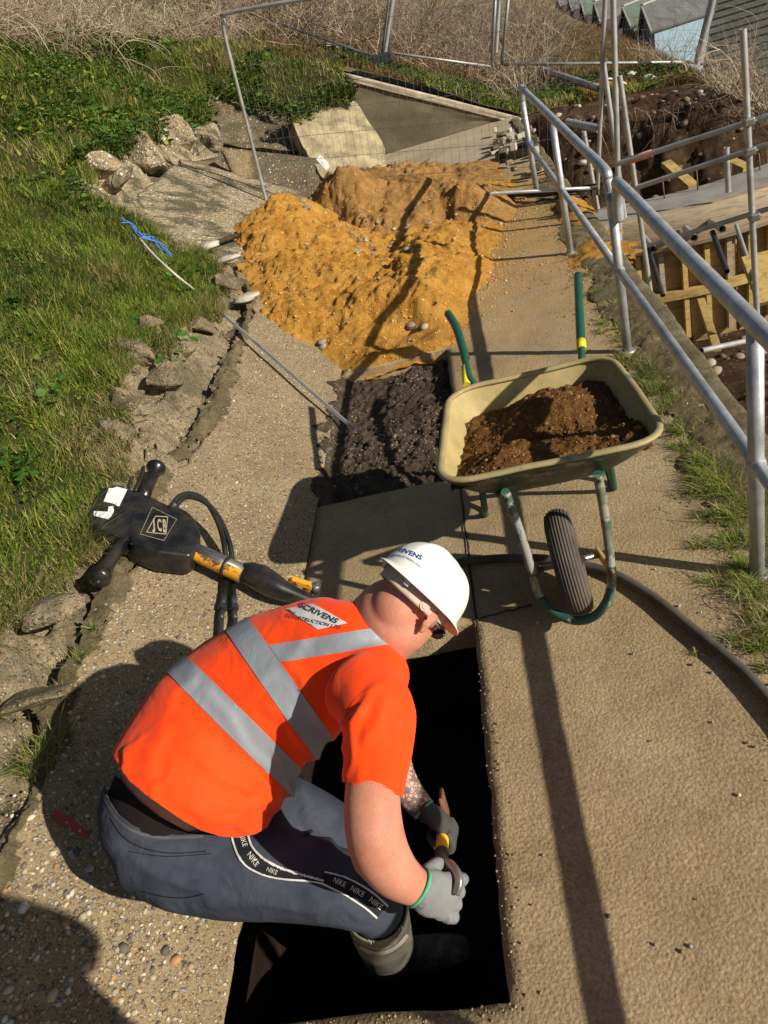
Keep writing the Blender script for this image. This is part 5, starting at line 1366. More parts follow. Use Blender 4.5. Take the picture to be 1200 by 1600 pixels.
for i in range(32):
    for j in range(len(rp_)-1): bm.faces.new((rows[i][j], rows[(i+1) % 32][j], rows[(i+1) % 32][j+1], rows[i][j+1]))
obj('wheel_rim', bm, 'orange_band_paint', wheel)
obj('axle', tube([wc-wax*.125, wc+wax*.125], .011, 10), 'bare_metal', wb)
# frame tubes
gl = [(790, 770, .595), (812, 830, .44), (828, 882, .30), (842, 928, .17), (868, 958, .115), (905, 970, .10), (938, 955, .12), (955, 915, .16), (952, 862, .28), (944, 800, .44), (934, 742, .60)]
G = catmull([uz(*p) for p in gl], 7); n3 = len(G)
obj('guard_bar', tube(G[:24], .0165, 14), 'guard_bar_paint', wb)
obj('guard_bar', tube(G[-24:], .0165, 14), 'guard_bar_paint', wb)
obj('guard_loop', tube(G[22:-22], .0168, 14), 'guard_loop_paint', wb)
bL, bR = G[16], G[-17]
for P, s in ((G[18], -1), (G[-19], 1)):
    e = wc+wax*(.118*s); bm = bmesh.new(); d = e-P
    add_box(bm, (P+e)/2, (d.length+.05, .012, .045), frame(d, (0, 0, 1)), .003); obj('axle_bracket', bm, 'yellow_stain_bracket', wb)
hl = catmull([G[0], Vector((-.09, 2.6, .375)), Vector((-.13, 2.95, .40)), uz(742, 606, .56), uz(733, 590, .59), uz(722, 540, .64), uz(712, 510, .66), uz(700, 492, .67)], 6)
hr = catmull([G[-1], Vector((.32, 2.6, .375)), Vector((.36, 2.95, .40)), uz(912, 585, .53), uz(909, 560, .56), uz(906, 500, .62), uz(903, 432, .67)], 6)
for H_ in (hl, hr): obj('handle', tube(H_, .0165, 14), 'green_paint', wb)
k = len(hl)
def tail(H_, px0, px1): return None
obj('grip', tube(catmull([uz(727, 561, .615), uz(722, 540, .64), uz(712, 510, .66), uz(700, 490, .671)], 5), .0205, 14), 'green_paint', wb)
obj('grip', tube(catmull([uz(908, 540, .58), uz(906, 500, .62), uz(903, 430, .671)], 5), .0205, 14), 'green_paint', wb)
obj('tape', tube([uz(730, 602, .575), uz(727, 574, .605)], .0192, 14), 'yellow_tape', wb)
obj('tape', tube([uz(909, 546, .574), uz(908, 533, .59)], .0216, 14), 'yellow_tape', wb)
for s, x in ((-1, -.13), (1, .36)):
    lp = catmull([Vector((x, 2.78, .40)), Vector((x+.03*s, 2.86, .25)), Vector((x+.05*s, 2.95, .03)), Vector((x+.05*s, 3.03, .02)), Vector((x+.03*s, 3.1, .2)), Vector((x, 3.12, .46))], 6)
    obj('leg', tube(lp, .015, 12), 'green_paint', wb)
obj('cross_brace', tube([Vector((-.11, 2.86, .28)), Vector((.35, 2.86, .28))], .012, 10), 'green_paint', wb)
for P in (G[1], G[-2]):
    bm = bmesh.new(); add_ball(bm, P+Vector((0, -.018, .0)), .007, (1, .6, 1), sub=1); obj('bolt', bm, 'dark_steel', wb)
# ================================================================== HYDRAULIC BREAKER
br = thing('hydraulic_breaker', 'black hydraulic breaker with T handles and orange collar, lying on the sloping slab', 'breaker', uap(300, 860, .05))
def extrude_px(poly, lo, hi, bev=.02, m='breaker_black', name='body', nsm=2, taper=.0):
    bm = bmesh.new(); bt = [bm.verts.new(uap(x, y, hi)-AP_N*(hi-lo)) for x, y in poly]; tp = [bm.verts.new(uap(x, y, hi)) for x, y in poly]
    n = len(poly); fs = [bm.faces.new(tp), bm.faces.new(bt[::-1])]
    for i in range(n): fs.append(bm.faces.new((tp[i], bt[i], bt[(i+1) % n], tp[(i+1) % n])))
    bmesh.ops.recalc_face_normals(bm, faces=bm.faces[:])
    if taper:
        c = sum((v.co for v in tp), Vector())/n
        for v in tp: v.co = v.co.lerp(c, taper)
    if bev: bmesh.ops.bevel(bm, geom=bm.edges[:], offset=bev, segments=4, affect='EDGES', profile=.5, clamp_overlap=True)
    smoothbm(bm); return bm
# main body: union of head block and a rounded housing, smoothed
bm = extrude_px([(137, 806), (158, 762), (186, 757), (236, 776), (276, 795), (262, 815), (232, 846), (192, 842), (146, 820)], .03, .125, .006)
b2 = extrude_px([(205, 800), (276, 795), (303, 808), (314, 832), (314, 856), (297, 868), (246, 862), (206, 846), (200, 836)], .015, .135, .014)
me_ = bpy.data.meshes.new('x'); b2.to_mesh(me_); b2.free(); bm.from_mesh(me_)
me = union(bm, .004, 3); body = obj('body', me, 'breaker_black', br)
BB = bvh_obj(body)
def knob(a, b, r, name='handle'):
    a = Vector(a); b = Vector(b); d = (b-a).normalized(); bm = bmesh.new()
    L = (b-a).length
    pts = [a+d*L*t for t in (0, .3, .55, .72, .80, .85, .88, .93, .97, 1.0)]; rd_ = [r*1.15, r*.95, r*.95, r*1.0, r*1.15, r*1.45, r*1.6, r*1.6, r*1.35, r*.6]
    add_tube(bm, pts, r, 22, radii=rd_); add_ball(bm, b, r*.55, (1, 1, .5), sub=2); return obj(name, bm, 'breaker_black', br)
knob(uap(222, 782, .08), uap(246, 726, .12), .030)
knob(uap(192, 846, .09), uap(152, 908, .11), .030)
obj('trigger', tube(catmull([uap(210, 768, .13), uap(219, 748, .16), uap(224, 730, .165)], 4), .007, 8, ell=(1, 1.6)), 'breaker_black', br)
obj('trigger', tube(catmull([uap(203, 760, .12), uap(206, 745, .14)], 4), .004, 6), 'dark_steel', br)
# collar, cone
n0 = uap(305, 862, .10); n1 = uap(383, 898, .10)
ax_ = (n1-n0).normalized()
obj('collar', tube([n0, n0.lerp(n1, .97)], .041, 24), 'bare_metal', br)
side_ = (AP_N.cross(ax_)).normalized()
if (uap(340, 890, .1)-uap(340, 870, .1)).dot(side_) < 0: side_ = -side_
def halfwrap(a, b, r, a0, a1, m, name):
    bm = bmesh.new(); rows = []
    for P in (a, a.lerp(b, .5), b):
        rows.append([bm.verts.new(P+(side_*math.cos(t)+AP_N*math.sin(t))*r) for t in np.linspace(a0, a1, 14)])
    for u, v in zip(rows, rows[1:]):
        for i in range(13):
            f = bm.faces.new((u[i], u[i+1], v[i+1], v[i])); f.smooth = True
    obj(name, bm, m, br)
halfwrap(n0.lerp(n1, .02), n0.lerp(n1, .62), .0422, -.9, .75, 'orange_band_paint', 'orange_band')
halfwrap(n0.lerp(n1, .66), n0.lerp(n1, .96), .0442, -1.0, 1.05, 'orange_band_paint', 'orange_band')
obj('clamp_ring', tube([n0.lerp(n1, .60), n0.lerp(n1, .66)], .045, 24), 'dark_steel', br)
c0 = uap(378, 894, .10); pts = [c0, uap(390, 896, .10), uap(405, 902, .10), uap(425, 914, .10), uap(440, 922, .095), uap(462, 930, .09), uap(500, 946, .08), uap(540, 962, .06)]
obj('nose_cone', tube(pts, .05, 24, radii=[.042, .053, .060, .056, .047, .036, .033, .030]), 'breaker_black', br)
obj('steel_point', tube([uap(535, 960, .062), uap(640, 1000, .03)], .016, 6), 'dark_steel', br)
la = uap(456, 906, .11); lb_ = uap(493, 918, .11)
obj('latch', box((la+lb_)/2, ((lb_-la).length+.03, .028, .03), frame(lb_-la, AP_N), .006), 'orange_band_paint', br)
bm = tube([lb_+AP_N*.02, lb_-AP_N*.03], .019, 16); add_tube(bm, [lb_+AP_N*.026, lb_+AP_N*.02], .008, 10); obj('latch_pivot', bm, 'bare_metal', br)
# white label with torn middle, lettering panel
def ppatch(bvh, poly, off=.0018, step=7):
    """fill a pixel polygon with small facets lying on a surface"""
    xs_ = [p[0] for p in poly]; ys_ = [p[1] for p in poly]; bm = bmesh.new(); V = {}
    co2 = [Vector(p) for p in poly]; edges = [(i, (i+1) % len(poly)) for i in range(len(poly))]; inner_ = []
    def ins(x, y):
        c = False; j = len(poly)-1
        for i in range(len(poly)):
            if (poly[i][1] > y) != (poly[j][1] > y) and x < (poly[j][0]-poly[i][0])*(y-poly[i][1])/(poly[j][1]-poly[i][1])+poly[i][0]: c = not c
            j = i
        return c
    dense = []
    for i in range(len(poly)):
        a = Vector(poly[i]); b = Vector(poly[(i+1) % len(poly)]); k = max(1, int((a-b).length/step))
        dense += [a.lerp(b, j/k) for j in range(k)]
    for x in np.arange(min(xs_), max(xs_), step):
        for y in np.arange(min(ys_), max(ys_), step):
            if ins(x, y) and min((Vector((x, y))-d).length for d in dense) > step*.5: inner_.append(Vector((x, y)))
    n = len(dense); res = delaunay_2d_cdt(dense+inner_, [(i, (i+1) % n) for i in range(n)], [], 0, 1e-4)
    vs = []
    for v in res[0]:
        h = hit(bvh, v.x, v.y, off); vs.append(bm.verts.new(h) if h is not None else None)
    for f in res[2]:
        c = sum((res[0][i] for i in f), Vector((0, 0)))/len(f)
        if ins(c.x, c.y) and all(vs[i] is not None for i in f):
            q = [vs[i] for i in f]
            if max((q[i].co-q[i-1].co).length for i in range(len(q))) < .12:
                try: bm.faces.new(q).smooth = True
                except ValueError: pass
    bmesh.ops.delete(bm, geom=[v for v in bm.verts if not v.link_faces], context='VERTS'); return bm
lab = obj('label', ppatch(BB, [(172, 758), (199, 765), (191, 782), (186, 792), (176, 787), (162, 784)], .002, 5), 'white_label', body)
obj('label', ppatch(BB, [(147, 799), (168, 800), (170, 792), (177, 791), (178, 800), (173, 808), (169, 812), (146, 806)], .002, 5), 'white_label', body)
def pframe(bvh, poly, w, off=.002):
    bm = bmesh.new()
    for i in range(len(poly)):
        a = Vector(poly[i]); b = Vector(poly[(i+1) % len(poly)]); k = max(2, int((a-b).length/5))
        s = pstrip(bvh, [tuple(a.lerp(b, j/k)) for j in range(k+1)], w, off); me = bpy.data.meshes.new('s'); s.to_mesh(me); s.free(); bm.from_mesh(me)
    return bm
em = obj('emblem', pframe(BB, [(229, 832), (243, 807), (262, 808), (259, 835)], 1.3), 'gold_line', body)
def skewed(x, y):   # wedge-shaped letters
    X_ = 247+x*13.0+y*(-2.0); Y_ = 822-y*13.0+x*.6; return hit(BB, X_, Y_, .0024)
bm = bmesh.new()
for ch, dx in (('J', -.80), ('C', 0.0), ('B', .76)):
    s = text_bm(ch, lambda x, y, dx=dx: (lambda u, v: hit(BB, 249+u*11-v*1.5, 822-v*(25+u*4)+u*2.0, .0024))(x*(1.35 if ch == 'J' else .9)+dx*.95, y), 1.0, 0, .035)
    me = bpy.data.meshes.new('s'); s.to_mesh(me); s.free(); bm.from_mesh(me)
obj('lettering', bm, 'gold_line', body)
obj('emblem_outline', pframe(BB, [(219, 835), (238, 793), (276, 812), (256, 845)], .6), 'gold_line', body)
for (bx, by) in ((214, 792), (206, 850), (290, 822), (286, 862), (232, 784)):
    h_ = hit(BB, bx, by, .001)
    if h_ is not None: obj('bolt', tube([h_, h_+AP_N*.004], .0065, 6, smooth=False), 'dark_steel', br)
obj('casting_seam', pstrip(BB, [(170, 846), (205, 862), (240, 872), (290, 873), (308, 862)], 1.5, .001), 'dark_steel', body)
# hoses
for k, dx in ((0, 0), (1, 9)):
    pts = [uap(268+dx*.6, 792+dx*.3, .12), uap(280+dx*.6, 776+dx*.3, .16), uap(300+dx*.5, 772+dx*.6, .18), uap(322+dx*.5, 784+dx*.6, .17), uap(340+dx*.6, 815, .14), uap(350+dx*1.0, 850, .10), uap(353+dx*1.2, 890, .045), uap(350+dx*1.6, 930, .03)]
    obj('hose', tube(catmull(pts, 8), .0125, 14), 'breaker_black', br)
    a = uap(350+dx*1.6, 928, .03); b = uap(345+dx*2.4, 968, .03)
    bm = tube([a, a.lerp(b, .5)], .015, 12); add_tube(bm, [a.lerp(b, .45), a.lerp(b, .62)], .021, 6, smooth=False); add_tube(bm, [a.lerp(b, .6), b], .013, 12)
    obj('hose_coupling', bm, 'dark_steel', br)
    obj('hose', tube(catmull([b, uap(344+dx*2.2, 990, .03), uap(340+dx*2.4, 1030, .03), uap(330+dx*2.6, 1075, .03)], 6), .013, 12), 'black_rubber', br)
obj('hose_socket', tube([uap(262, 800, .10), uap(276, 785, .155)], .018, 14), 'dark_steel', br)

# ================================================================== BEACH HUTS
def hut(R1, R2, E1, E2, label, roofm, wallm, wall=1.7, trim='hut_trim'):
    R1, R2, E1, E2 = map(Vector, (R1, R2, E1, E2)); t = thing('beach_hut', label, 'hut', down((R1+R2)/2, min(E1.z, E2.z)-wall), 'beach huts beyond the hillside')
    z = (E1.z+E2.z)/2; M1 = Vector((R1.x, R1.y, z)); M2 = Vector((R2.x, R2.y, z)); F1 = 2*M1-E1; F2 = 2*M2-E2
    for (A_, B_, C_, D_) in ((R1, R2, E2, E1), (R2, R1, F1, F2)):
        nrm = (B_-A_).cross(D_-A_).normalized(); nrm = nrm if nrm.z > 0 else -nrm
        bm = bmesh.new(); T_ = [bm.verts.new(p+nrm*.05) for p in (A_, B_, C_, D_)]; B2 = [bm.verts.new(p) for p in (A_, B_, C_, D_)]
        bm.faces.new(T_); bm.faces.new(B2[::-1])
        for i in range(4): bm.faces.new((T_[i], B2[i], B2[(i+1) % 4], T_[(i+1) % 4]))
        bmesh.ops.recalc_face_normals(bm, faces=bm.faces[:]); obj('roof', bm, roofm, t)
    s = .90
    def ins_(p, c): return c+(p-c)*s
    c = (M1+M2)/2; e = [ins_(p, c) for p in (E1, E2, F2, F1)]; r1 = ins_(R1, c)-Vector((0, 0, .08)); r2 = ins_(R2, c)-Vector((0, 0, .08))
    bm = bmesh.new(); up_ = [bm.verts.new(p) for p in e]; lo_ = [bm.verts.new(p-Vector((0, 0, wall))) for p in e]; a = bm.verts.new(r1); b = bm.verts.new(r2)
    for i in range(4):
        if i in (0, 2): bm.faces.new((up_[i], lo_[i], lo_[i+1], up_[i+1]))
    bm.faces.new((up_[3], a, up_[0], lo_[0], lo_[3])); bm.faces.new((up_[1], b, up_[2], lo_[2], lo_[1]))
    bm.faces.new((up_[0], a, b, up_[1])); bm.faces.new((up_[2], b, a, up_[3]))
    bmesh.ops.recalc_face_normals(bm, faces=bm.faces[:]); obj('wall', bm, wallm, t)
    bm = bmesh.new()
    for p, q in ((R1, E1), (R1, F1)):
        d = q-p; add_box(bm, (p+q)/2+Vector((0, 0, .02)), (d.length, .04, .07), frame(d, (0, 0, 1)))
    for p, q in ((R1, R2),):
        d = q-p; add_box(bm, (p+q)/2+Vector((0, 0, .07)), (d.length, .07, .04), frame(d, (0, 0, 1)))
    obj('bargeboard', bm, trim, t)
HU = [((1003, 13, 22), (1100, -26, 25), (1018, 52, 20.6), (1112, 22, 23.4), 'grey roofed beach hut with a pale blue side wall', 'hut_roof_grey', 'hut_blue'),
      ((973, 14, 26), (1062, -22, 29), (986, 44, 24.6), (1050, 22, 27.2), 'green beach hut between two grey roofs', 'hut_roof_pale', 'hut_green'),
      ((928, 6, 30), (1005, -22, 33), (938, 36, 28.6), (985, 20, 31.2), 'dark grey roofed beach hut next left of the green one', 'hut_roof_grey', 'hut_dark'),
      ((907, 3, 34), (970, -20, 37), (914, 26, 32.6), (960, 12, 35.2), 'beach hut with pale ridge, second left of the green one', 'hut_roof_pale', 'hut_dark'),
      ((888, -2, 38), (945, -24, 41), (894, 18, 36.6), (935, 4, 39.2), 'small far beach hut, third left of the green one', 'hut_roof_grey', 'hut_dark'),
      ((870, -5, 43), (920, -22, 46), (876, 11, 41.6), (912, 0, 44.2), 'farthest beach hut, leftmost of the row', 'hut_roof_grey', 'hut_dark')]
for a, b, c, d, lb, rm, wm in HU: hut(uy(*a), uy(*b), uy(*c), uy(*d), lb, rm, wm, 2.0)
# nearest hut: big boarded roof filling the corner
t = thing('beach_hut', 'nearest beach hut, its big grey boarded side filling the top right corner', 'hut', down(uy(1160, 60, 17.5), -3.0), 'beach huts beyond the hillside')
A = uy(1122, -24, 20.0); B = uy(1330, -90, 19.0); Cc = uy(1330, 110, 15.6); D = uy(1086, 172, 16.6)
nr = (B-A).cross(D-A).normalized(); nr = nr if nr.dot(CAM-A) > 0 else -nr
for k in range(16):
    bm = bmesh.new(); u0, u1 = k/16, (k+1)/16; a = A.lerp(D, u0); b = B.lerp(Cc, u0); c = B.lerp(Cc, u1); d = A.lerp(D, u1)
    q = [a+nr*.0, b+nr*.0, c+nr*.035, d+nr*.035, a-nr*.05, b-nr*.05, c-nr*.05, d-nr*.05]; v = [bm.verts.new(p) for p in q]
    for f in ((0, 1, 2, 3), (4, 7, 6, 5), (0, 4, 5, 1), (1, 5, 6, 2), (2, 6, 7, 3), (3, 7, 4, 0)): bm.faces.new([v[i] for i in f])
    bmesh.ops.recalc_face_normals(bm, faces=bm.faces[:]); obj('board', bm, 'hut_green_grey', t)
obj('frame', box((A+Cc)/2-nr*1.0+Vector((.5, 0, -.8)), (2.0, 1.4, 1.2), frame(B-A, nr)), 'hut_dark', t)

# ================================================================== PERSON
pr = thing('person', 'crouching worker in orange hi vis shirt and white helmet, reaching into the hole', 'person', (-.85, 1.2, 0))
def knife(me, curve, xr, zmin=-9, above=True, grow=8, zmax=9):
    '''trim a garment along a curve traced in the photo; removes what projects above it'''
    bm = bmesh.new(); bm.from_mesh(me)
    def yc(x): return float(np.interp(x, [c[0] for c in curve], [c[1] for c in curve]))
    for (xa, ya), (xb, yb) in zip(curve, curve[1:]):
        n_ = ray(xa, ya).cross(ray(xb, yb)).normalized(); fs = []
        for f in bm.faces:
            px, py = proj(f.calc_center_median())
            if xa-grow <= px <= xb+grow and zmin < f.calc_center_median().z < zmax and abs(py-yc(px)) < 70: fs.append(f)
        if fs:
            g = list({v for f in fs for v in f.verts})+list({e for f in fs for e in f.edges})+fs; bmesh.ops.bisect_plane(bm, geom=g, plane_co=CAM, plane_no=n_)
    dead = []
    for f in bm.faces:
        c = f.calc_center_median(); px, py = proj(c)
        if xr[0] <= px <= xr[1] and zmin < c.z < zmax and ((py < yc(px)) == above): dead.append(f)
    bmesh.ops.delete(bm, geom=dead, context='FACES'); bm.to_mesh(me); bm.free(); return me
def proj(P):
    d = P-CAM; z = d.dot(Fv); return 600+FPX*d.dot(Rv)/z, 800-FPX*d.dot(Uv)/z
# --- torso, legs and arms as photo-traced forms with their own depth
SH = [(274, 1280, .56, 118, .84), (296, 1238, .59, 134, .84), (350, 1146, .64, 133, .82), (420, 1082, .71, 120, .80), (490, 1042, .77, 106, .74), (548, 1020, .81, 92, .66), (588, 998, .83, 66, .80)]
bm = bmesh.new(); ploft(bm, SH, 36, 6)
SR = [(560, 1072, .82, 62, .85), (590, 1110, .82, 60, .9), (592, 1165, .77, 54, .95), (585, 1215, .72, 50, .95), (580, 1262, .67, 46, .95)]
ploft(bm, SR, 28, 6)
SL = [(560, 985, .72, 60, .9), (572, 1035, .62, 56, .9), (590, 1090, .52, 50, .95), (600, 1140, .46, 46, .95)]
ploft(bm, SL, 28, 6)
add_ball(bm, uz(585, 1060, .81), .085, (1, 1, .9))
me = union(bm, .0085, 7, .5)
spine0 = (uz(350, 1146, .64)-uz(285, 1236, .56)).normalized()
hemc = uz(272, 1240, .55)
# hem plane passes through the two visible hem corners
h1 = uz(172, 1172, .62); h2 = uz(372, 1310, .50); vd = (hemc-CAM).normalized()
hn = (h2-h1).cross(vd+Vector((0, 0, .0))).normalized(); hn = (hn - vd*0.0).normalized()
if hn.dot(spine0) > 0: hn = -hn

sc_ = uz(581, 1232, .70); sd_ = (uz(580, 1262, .67)-uz(592, 1165, .77)).normalized()
sn = (uz(629, 1244, .70)-uz(533, 1221, .70)).cross((sc_-CAM)).normalized(); sn = sn if sn.dot(sd_) > 0 else -sn
sn = (sn*.8+sd_*.2).normalized()

lc = uz(598, 1122, .49); ln = (uz(600, 1140, .46)-uz(572, 1035, .62)).normalized()
nc = uz(598, 978, .84); nn_ = (uz(640, 1034, .82)-uz(567, 932, .86)).cross((nc-CAM)).normalized(); nn_ = nn_ if nn_.dot(uz(625, 965, .88)-uz(560, 1012, .82)) > 0 else -nn_
ncut = (nc, nn_)
# folds
bm = bmesh.new(); bm.from_mesh(me); bm.normal_update()
fold = [((425, 1248), (380, 1230), 7, .006), ((415, 1266), (360, 1250), 7, .007), ((400, 1282), (330, 1270), 8, .007), ((440, 1230), (410, 1200), 8, .005), ((400, 1300), (320, 1285), 7, .006), ((190, 1195), (215, 1150), 8, .006), ((235, 1245), (265, 1200), 8, .005), ((470, 1225), (330, 1290), 18, .010), ((505, 1190), (420, 1110), 14, .008), ((540, 1130), (600, 1060), 12, .007), ((440, 1270), (300, 1180), 22, .008), ((395, 1300), (300, 1265), 14, .009), ((530, 1170), (450, 1040), 12, .006), ((250, 1150), (230, 1240), 18, .006), ((600, 1100), (560, 1200), 14, .006), ((330, 1090), (430, 1210), 14, .004), ((480, 1000), (400, 1080), 16, .004), ((565, 1110), (545, 1210), 9, .007), ((495, 1215), (455, 1120), 9, .007), ((300, 1060), (260, 1110), 12, .004), ((455, 1250), (430, 1180), 8, .006), ((640, 1110), (610, 1200), 10, .004)]
def proj(P):
    d = P-CAM; z = d.dot(Fv); return 600+FPX*d.dot(Rv)/z, 800-FPX*d.dot(Uv)/z
for v in bm.verts:
    if v.normal.dot(CAM-v.co) < -.1: 
        v.co += v.normal*.006*float(fbm(v.co.x*8, v.co.y*8+v.co.z*8, 1, 3, 3)); continue
    x, y = proj(v.co); a = 0
    for (p, q, w_, am) in fold:
        dx, dy = q[0]-p[0], q[1]-p[1]; L2 = dx*dx+dy*dy; t_ = max(0, min(1, ((x-p[0])*dx+(y-p[1])*dy)/L2)); wob = 5*math.sin(t_*7+p[0])
        ex = x-p[0]-dx*t_+wob*dy/math.sqrt(L2); ey = y-p[1]-dy*t_-wob*dx/math.sqrt(L2); d2 = (ex*ex+ey*ey)/(w_*w_)
        sgn = (ex*dy-ey*dx)/math.sqrt(L2)/w_
        a += am*math.exp(-d2)*(1.0-1.6*max(0, sgn))*(1-t_*.5)
    a += .0035*float(fbm(x*.012, y*.012, 1, 3, 9))
    v.co += v.normal*a*1.35
bm.to_mesh(me); bm.free()
knife(me, [(140, 1140), (170, 1168), (182, 1192), (200, 1219), (225, 1240), (252, 1259), (285, 1282), (315, 1298), (345, 1307), (372, 1309), (400, 1303), (428, 1287), (450, 1262), (466, 1236), (482, 1222), (500, 1210)], (100, 499), above=False); knife(me, [(490, 1216), (500, 1210), (512, 1200), (524, 1188), (536, 1170), (548, 1150)], (498.9, 548), above=False, zmax=.60); knife(me, [(515, 1212), (533, 1221), (556, 1228), (582, 1233), (608, 1239), (629, 1245), (650, 1250)], (515, 650), zmin=.56, above=False); cut(me, lc, ln, uz(600, 1140, .46), .13); cut(me, ncut[0], ncut[1], uz(605, 975, .85), .16)
me.polygons.foreach_set('use_smooth', [True]*len(me.polygons))
me_open = me.copy()
me = eval_mesh(me, [('SOLIDIFY', dict(thickness=.004, offset=-1))])
shirt = obj('shirt', me, 'hi_vis_orange', pr)
SB = bvh_obj(shirt)
# reflective bands: slices of the shirt surface, 2 mm proud
def slice_mesh(mesh, planes, off):
    m2 = mesh.copy(); bm = bmesh.new(); bm.from_mesh(m2); bm.normal_update()
    for c_, n_ in planes:
        g = bm.verts[:]+bm.edges[:]+bm.faces[:]; bmesh.ops.bisect_plane(bm, geom=g, plane_co=c_, plane_no=n_, clear_outer=True)
    bm.normal_update()
    for v in bm.verts: v.co += v.normal*off
    return bm
def hit2(bv, p, q):
    for k in range(40):
        t = k/80; h = hit(bv, p[0]+(q[0]-p[0])*t, p[1]+(q[1]-p[1])*t)
        if h is not None: return h
def band(pa, pb, w_px, name='reflective_band', extra=(), off=.0022):
    a = hit2(SB, pa, pb); b = hit2(SB, pb, pa); mid = hit(SB, (pa[0]+pb[0])/2, (pa[1]+pb[1])/2) or (a+b)/2
    vdir = (mid-CAM).normalized(); n_ = (b-a).cross(vdir).normalized(); hw = w_px*.5*depth(mid)/FPX
    bm = slice_mesh(me_open, [((a+b)/2+n_*hw, n_), ((a+b)/2-n_*hw, -n_)]+list(extra), off)
    return a, b, n_, hw, bm
def biggest(bm):
    left = set(bm.faces); best = []
    while left:
        st_ = [left.pop()]; isl = [st_[0]]
        while st_:
            f = st_.pop()
            for e in f.edges:
                for g in e.link_faces:
                    if g in left: left.discard(g); st_.append(g); isl.append(g)
        if len(isl) > len(best): best = isl
    bs_ = set(best); bmesh.ops.delete(bm, geom=[f for f in bm.faces if f not in bs_], context='FACES'); bmesh.ops.delete(bm, geom=[v for v in bm.verts if not v.link_faces], context='VERTS'); return bm
a, b, n_, hw, bm = band((285, 1046), (464, 1224), 40)
# keep torso only (drop arms): arms lie beyond x
def keep_near(bm, test):
    dead = [f for f in bm.faces if not test(f.calc_center_median())]; bmesh.ops.delete(bm, geom=dead, context='FACES'); return bm
obj('reflective_band', biggest(keep_near(bm, lambda c: proj(c)[0] < 482 or c.z < .45)), 'reflective_tape', shirt)
a, b, n_, hw, bm = band((378, 986), (508, 1172), 42)
n_mid, c_mid, hw_mid = n_, (a+b)/2, hw
obj('reflective_band', biggest(keep_near(bm, lambda c: proj(c)[0] < 525)), 'reflective_tape', shirt)
mid_n = n_mid if n_mid.dot(hit(SB, 600, 1000)-c_mid) > 0 else -n_mid
a, b, n_, hw, bm = band((452, 1018), (622, 990), 29, extra=[(c_mid+mid_n*(hw_mid+.001), -mid_n)], off=.0026)
def up_side(c):
    x, y = proj(c); d = ray(x, y).normalized(); return (c-CAM).length < (SB.ray_cast(CAM, d)[3] or 9)+.02
keep_near(bm, up_side)
obj('reflective_band', biggest(bm), 'reflective_tape', shirt)
# name badge between the shoulders
bd = obj('badge', ppatch(SB, [(447, 952), (490, 944), (543, 974), (497, 984)], .002, 6), 'white_print', shirt)
def place_badge(cx, cy, ux_, uy_, vx, vy): return lambda x, y: hit(SB, cx+x*ux_+y*vx, cy+x*uy_+y*vy, .0038)
obj('lettering', text_bm('SCRIVENS', place_badge(498, 959, 13.5, 6.0, 6.5, -10), 1.0, .15, .02), 'dark_print', bd)
obj('lettering', text_bm('CONSTRUCTION LTD', place_badge(491, 972, 8.6, 2.0, 5.0, -6.5), 1.0, 0, .01), 'dark_print', bd)
for (p, q) in (((536, 1113), (600, 1066)), ):
    s = pstrip(SB, [(538, 1122), (560, 1088), (600, 1068), (646, 1072)], 1.6, .001); obj('seam', s, 'hi_vis_orange', shirt)
obj('hem_seam', pstrip(SB, [(186, 1180), (215, 1215), (262, 1248), (318, 1280), (360, 1293), (395, 1290), (425, 1270)], 1.4, .001), 'hi_vis_orange', shirt)
s = pstrip(SB, [(537, 1214), (580, 1224), (630, 1238)], 1.2, .001); obj('seam', s, 'hi_vis_orange', shirt)

# --- body (one continuous surface: head, neck, trunk, arms, legs)
NK = [(562, 1010, .79, 60, .9), (594, 984, .825, 62, .95), (616, 962, .86, 62, 1.0), (630, 948, .88, 56, 1.0)]
bm = bmesh.new()
ploft(bm, NK, 28, 5)
hc = uz(642, 944, .885)
Hf = (Rv*.55-Uv*.60+Fv*.72).normalized()          # where the face points
Hu0 = (Rv*.66+Uv*.72+Fv*.10); Hu = (Hu0-Hf*Hu0.dot(Hf)).normalized(); Hl = Hu.cross(Hf)   # up, lateral
HR = Matrix((Hf, Hl, Hu)).transposed()
def hp_(f, l, u): return hc+Hf*f+Hl*l+Hu*u
add_ball(bm, hp_(-.005, 0, .035), .092, (1.08, .84, .98), HR, 4)
add_ball(bm, hp_(-.030, 0, -.03), .066, (1.0, .98, 1.0), HR, 3)
add_ball(bm, hp_(.045, 0, -.035), .068, (1.0, .82, 1.05), HR, 3)
add_ball(bm, hp_(.075, 0, -.085), .034, (1.0, 1.1, .8), HR, 3)
add_ball(bm, hp_(.108, 0, -.022), .017, (1.0, .8, 1.5), HR, 3)
add_ball(bm, hp_(.092, 0, -.060), .020, (.8, 1.2, .5), HR, 3)
add_ball(bm, hp_(.085, 0, .02), .03, (.6, 1.6, .5), HR, 3)
for s in (-1, 1):
    add_ball(bm, hp_(.035, .046*s, -.062), .030, (1.5, .5, .9), HR, 3)
    # ear
    e0 = hp_(-.002, .082*s, -.005)
    add_ball(bm, e0+HR @ Vector((-.008, .006*s, .006)), .026, (.75, .30, 1.25), HR, 3)
    add_ball(bm, e0+HR @ Vector((-.002, .003*s, -.022)), .013, (.9, .5, 1.1), HR, 3)
add_ball(bm, uz(575, 1345, .60), .034, sub=3)
# trunk
TR_ = [(255, 1275, .47, 60, .85), (272, 1240, .53, 92, .80), (350, 1146, .63, 112, .8), (420, 1085, .70, 104, .78), (490, 1045, .76, 92, .7), (550, 1022, .79, 74, .66), (575, 1008, .81, 50, .8)]
ploft(bm, TR_, 30, 5)
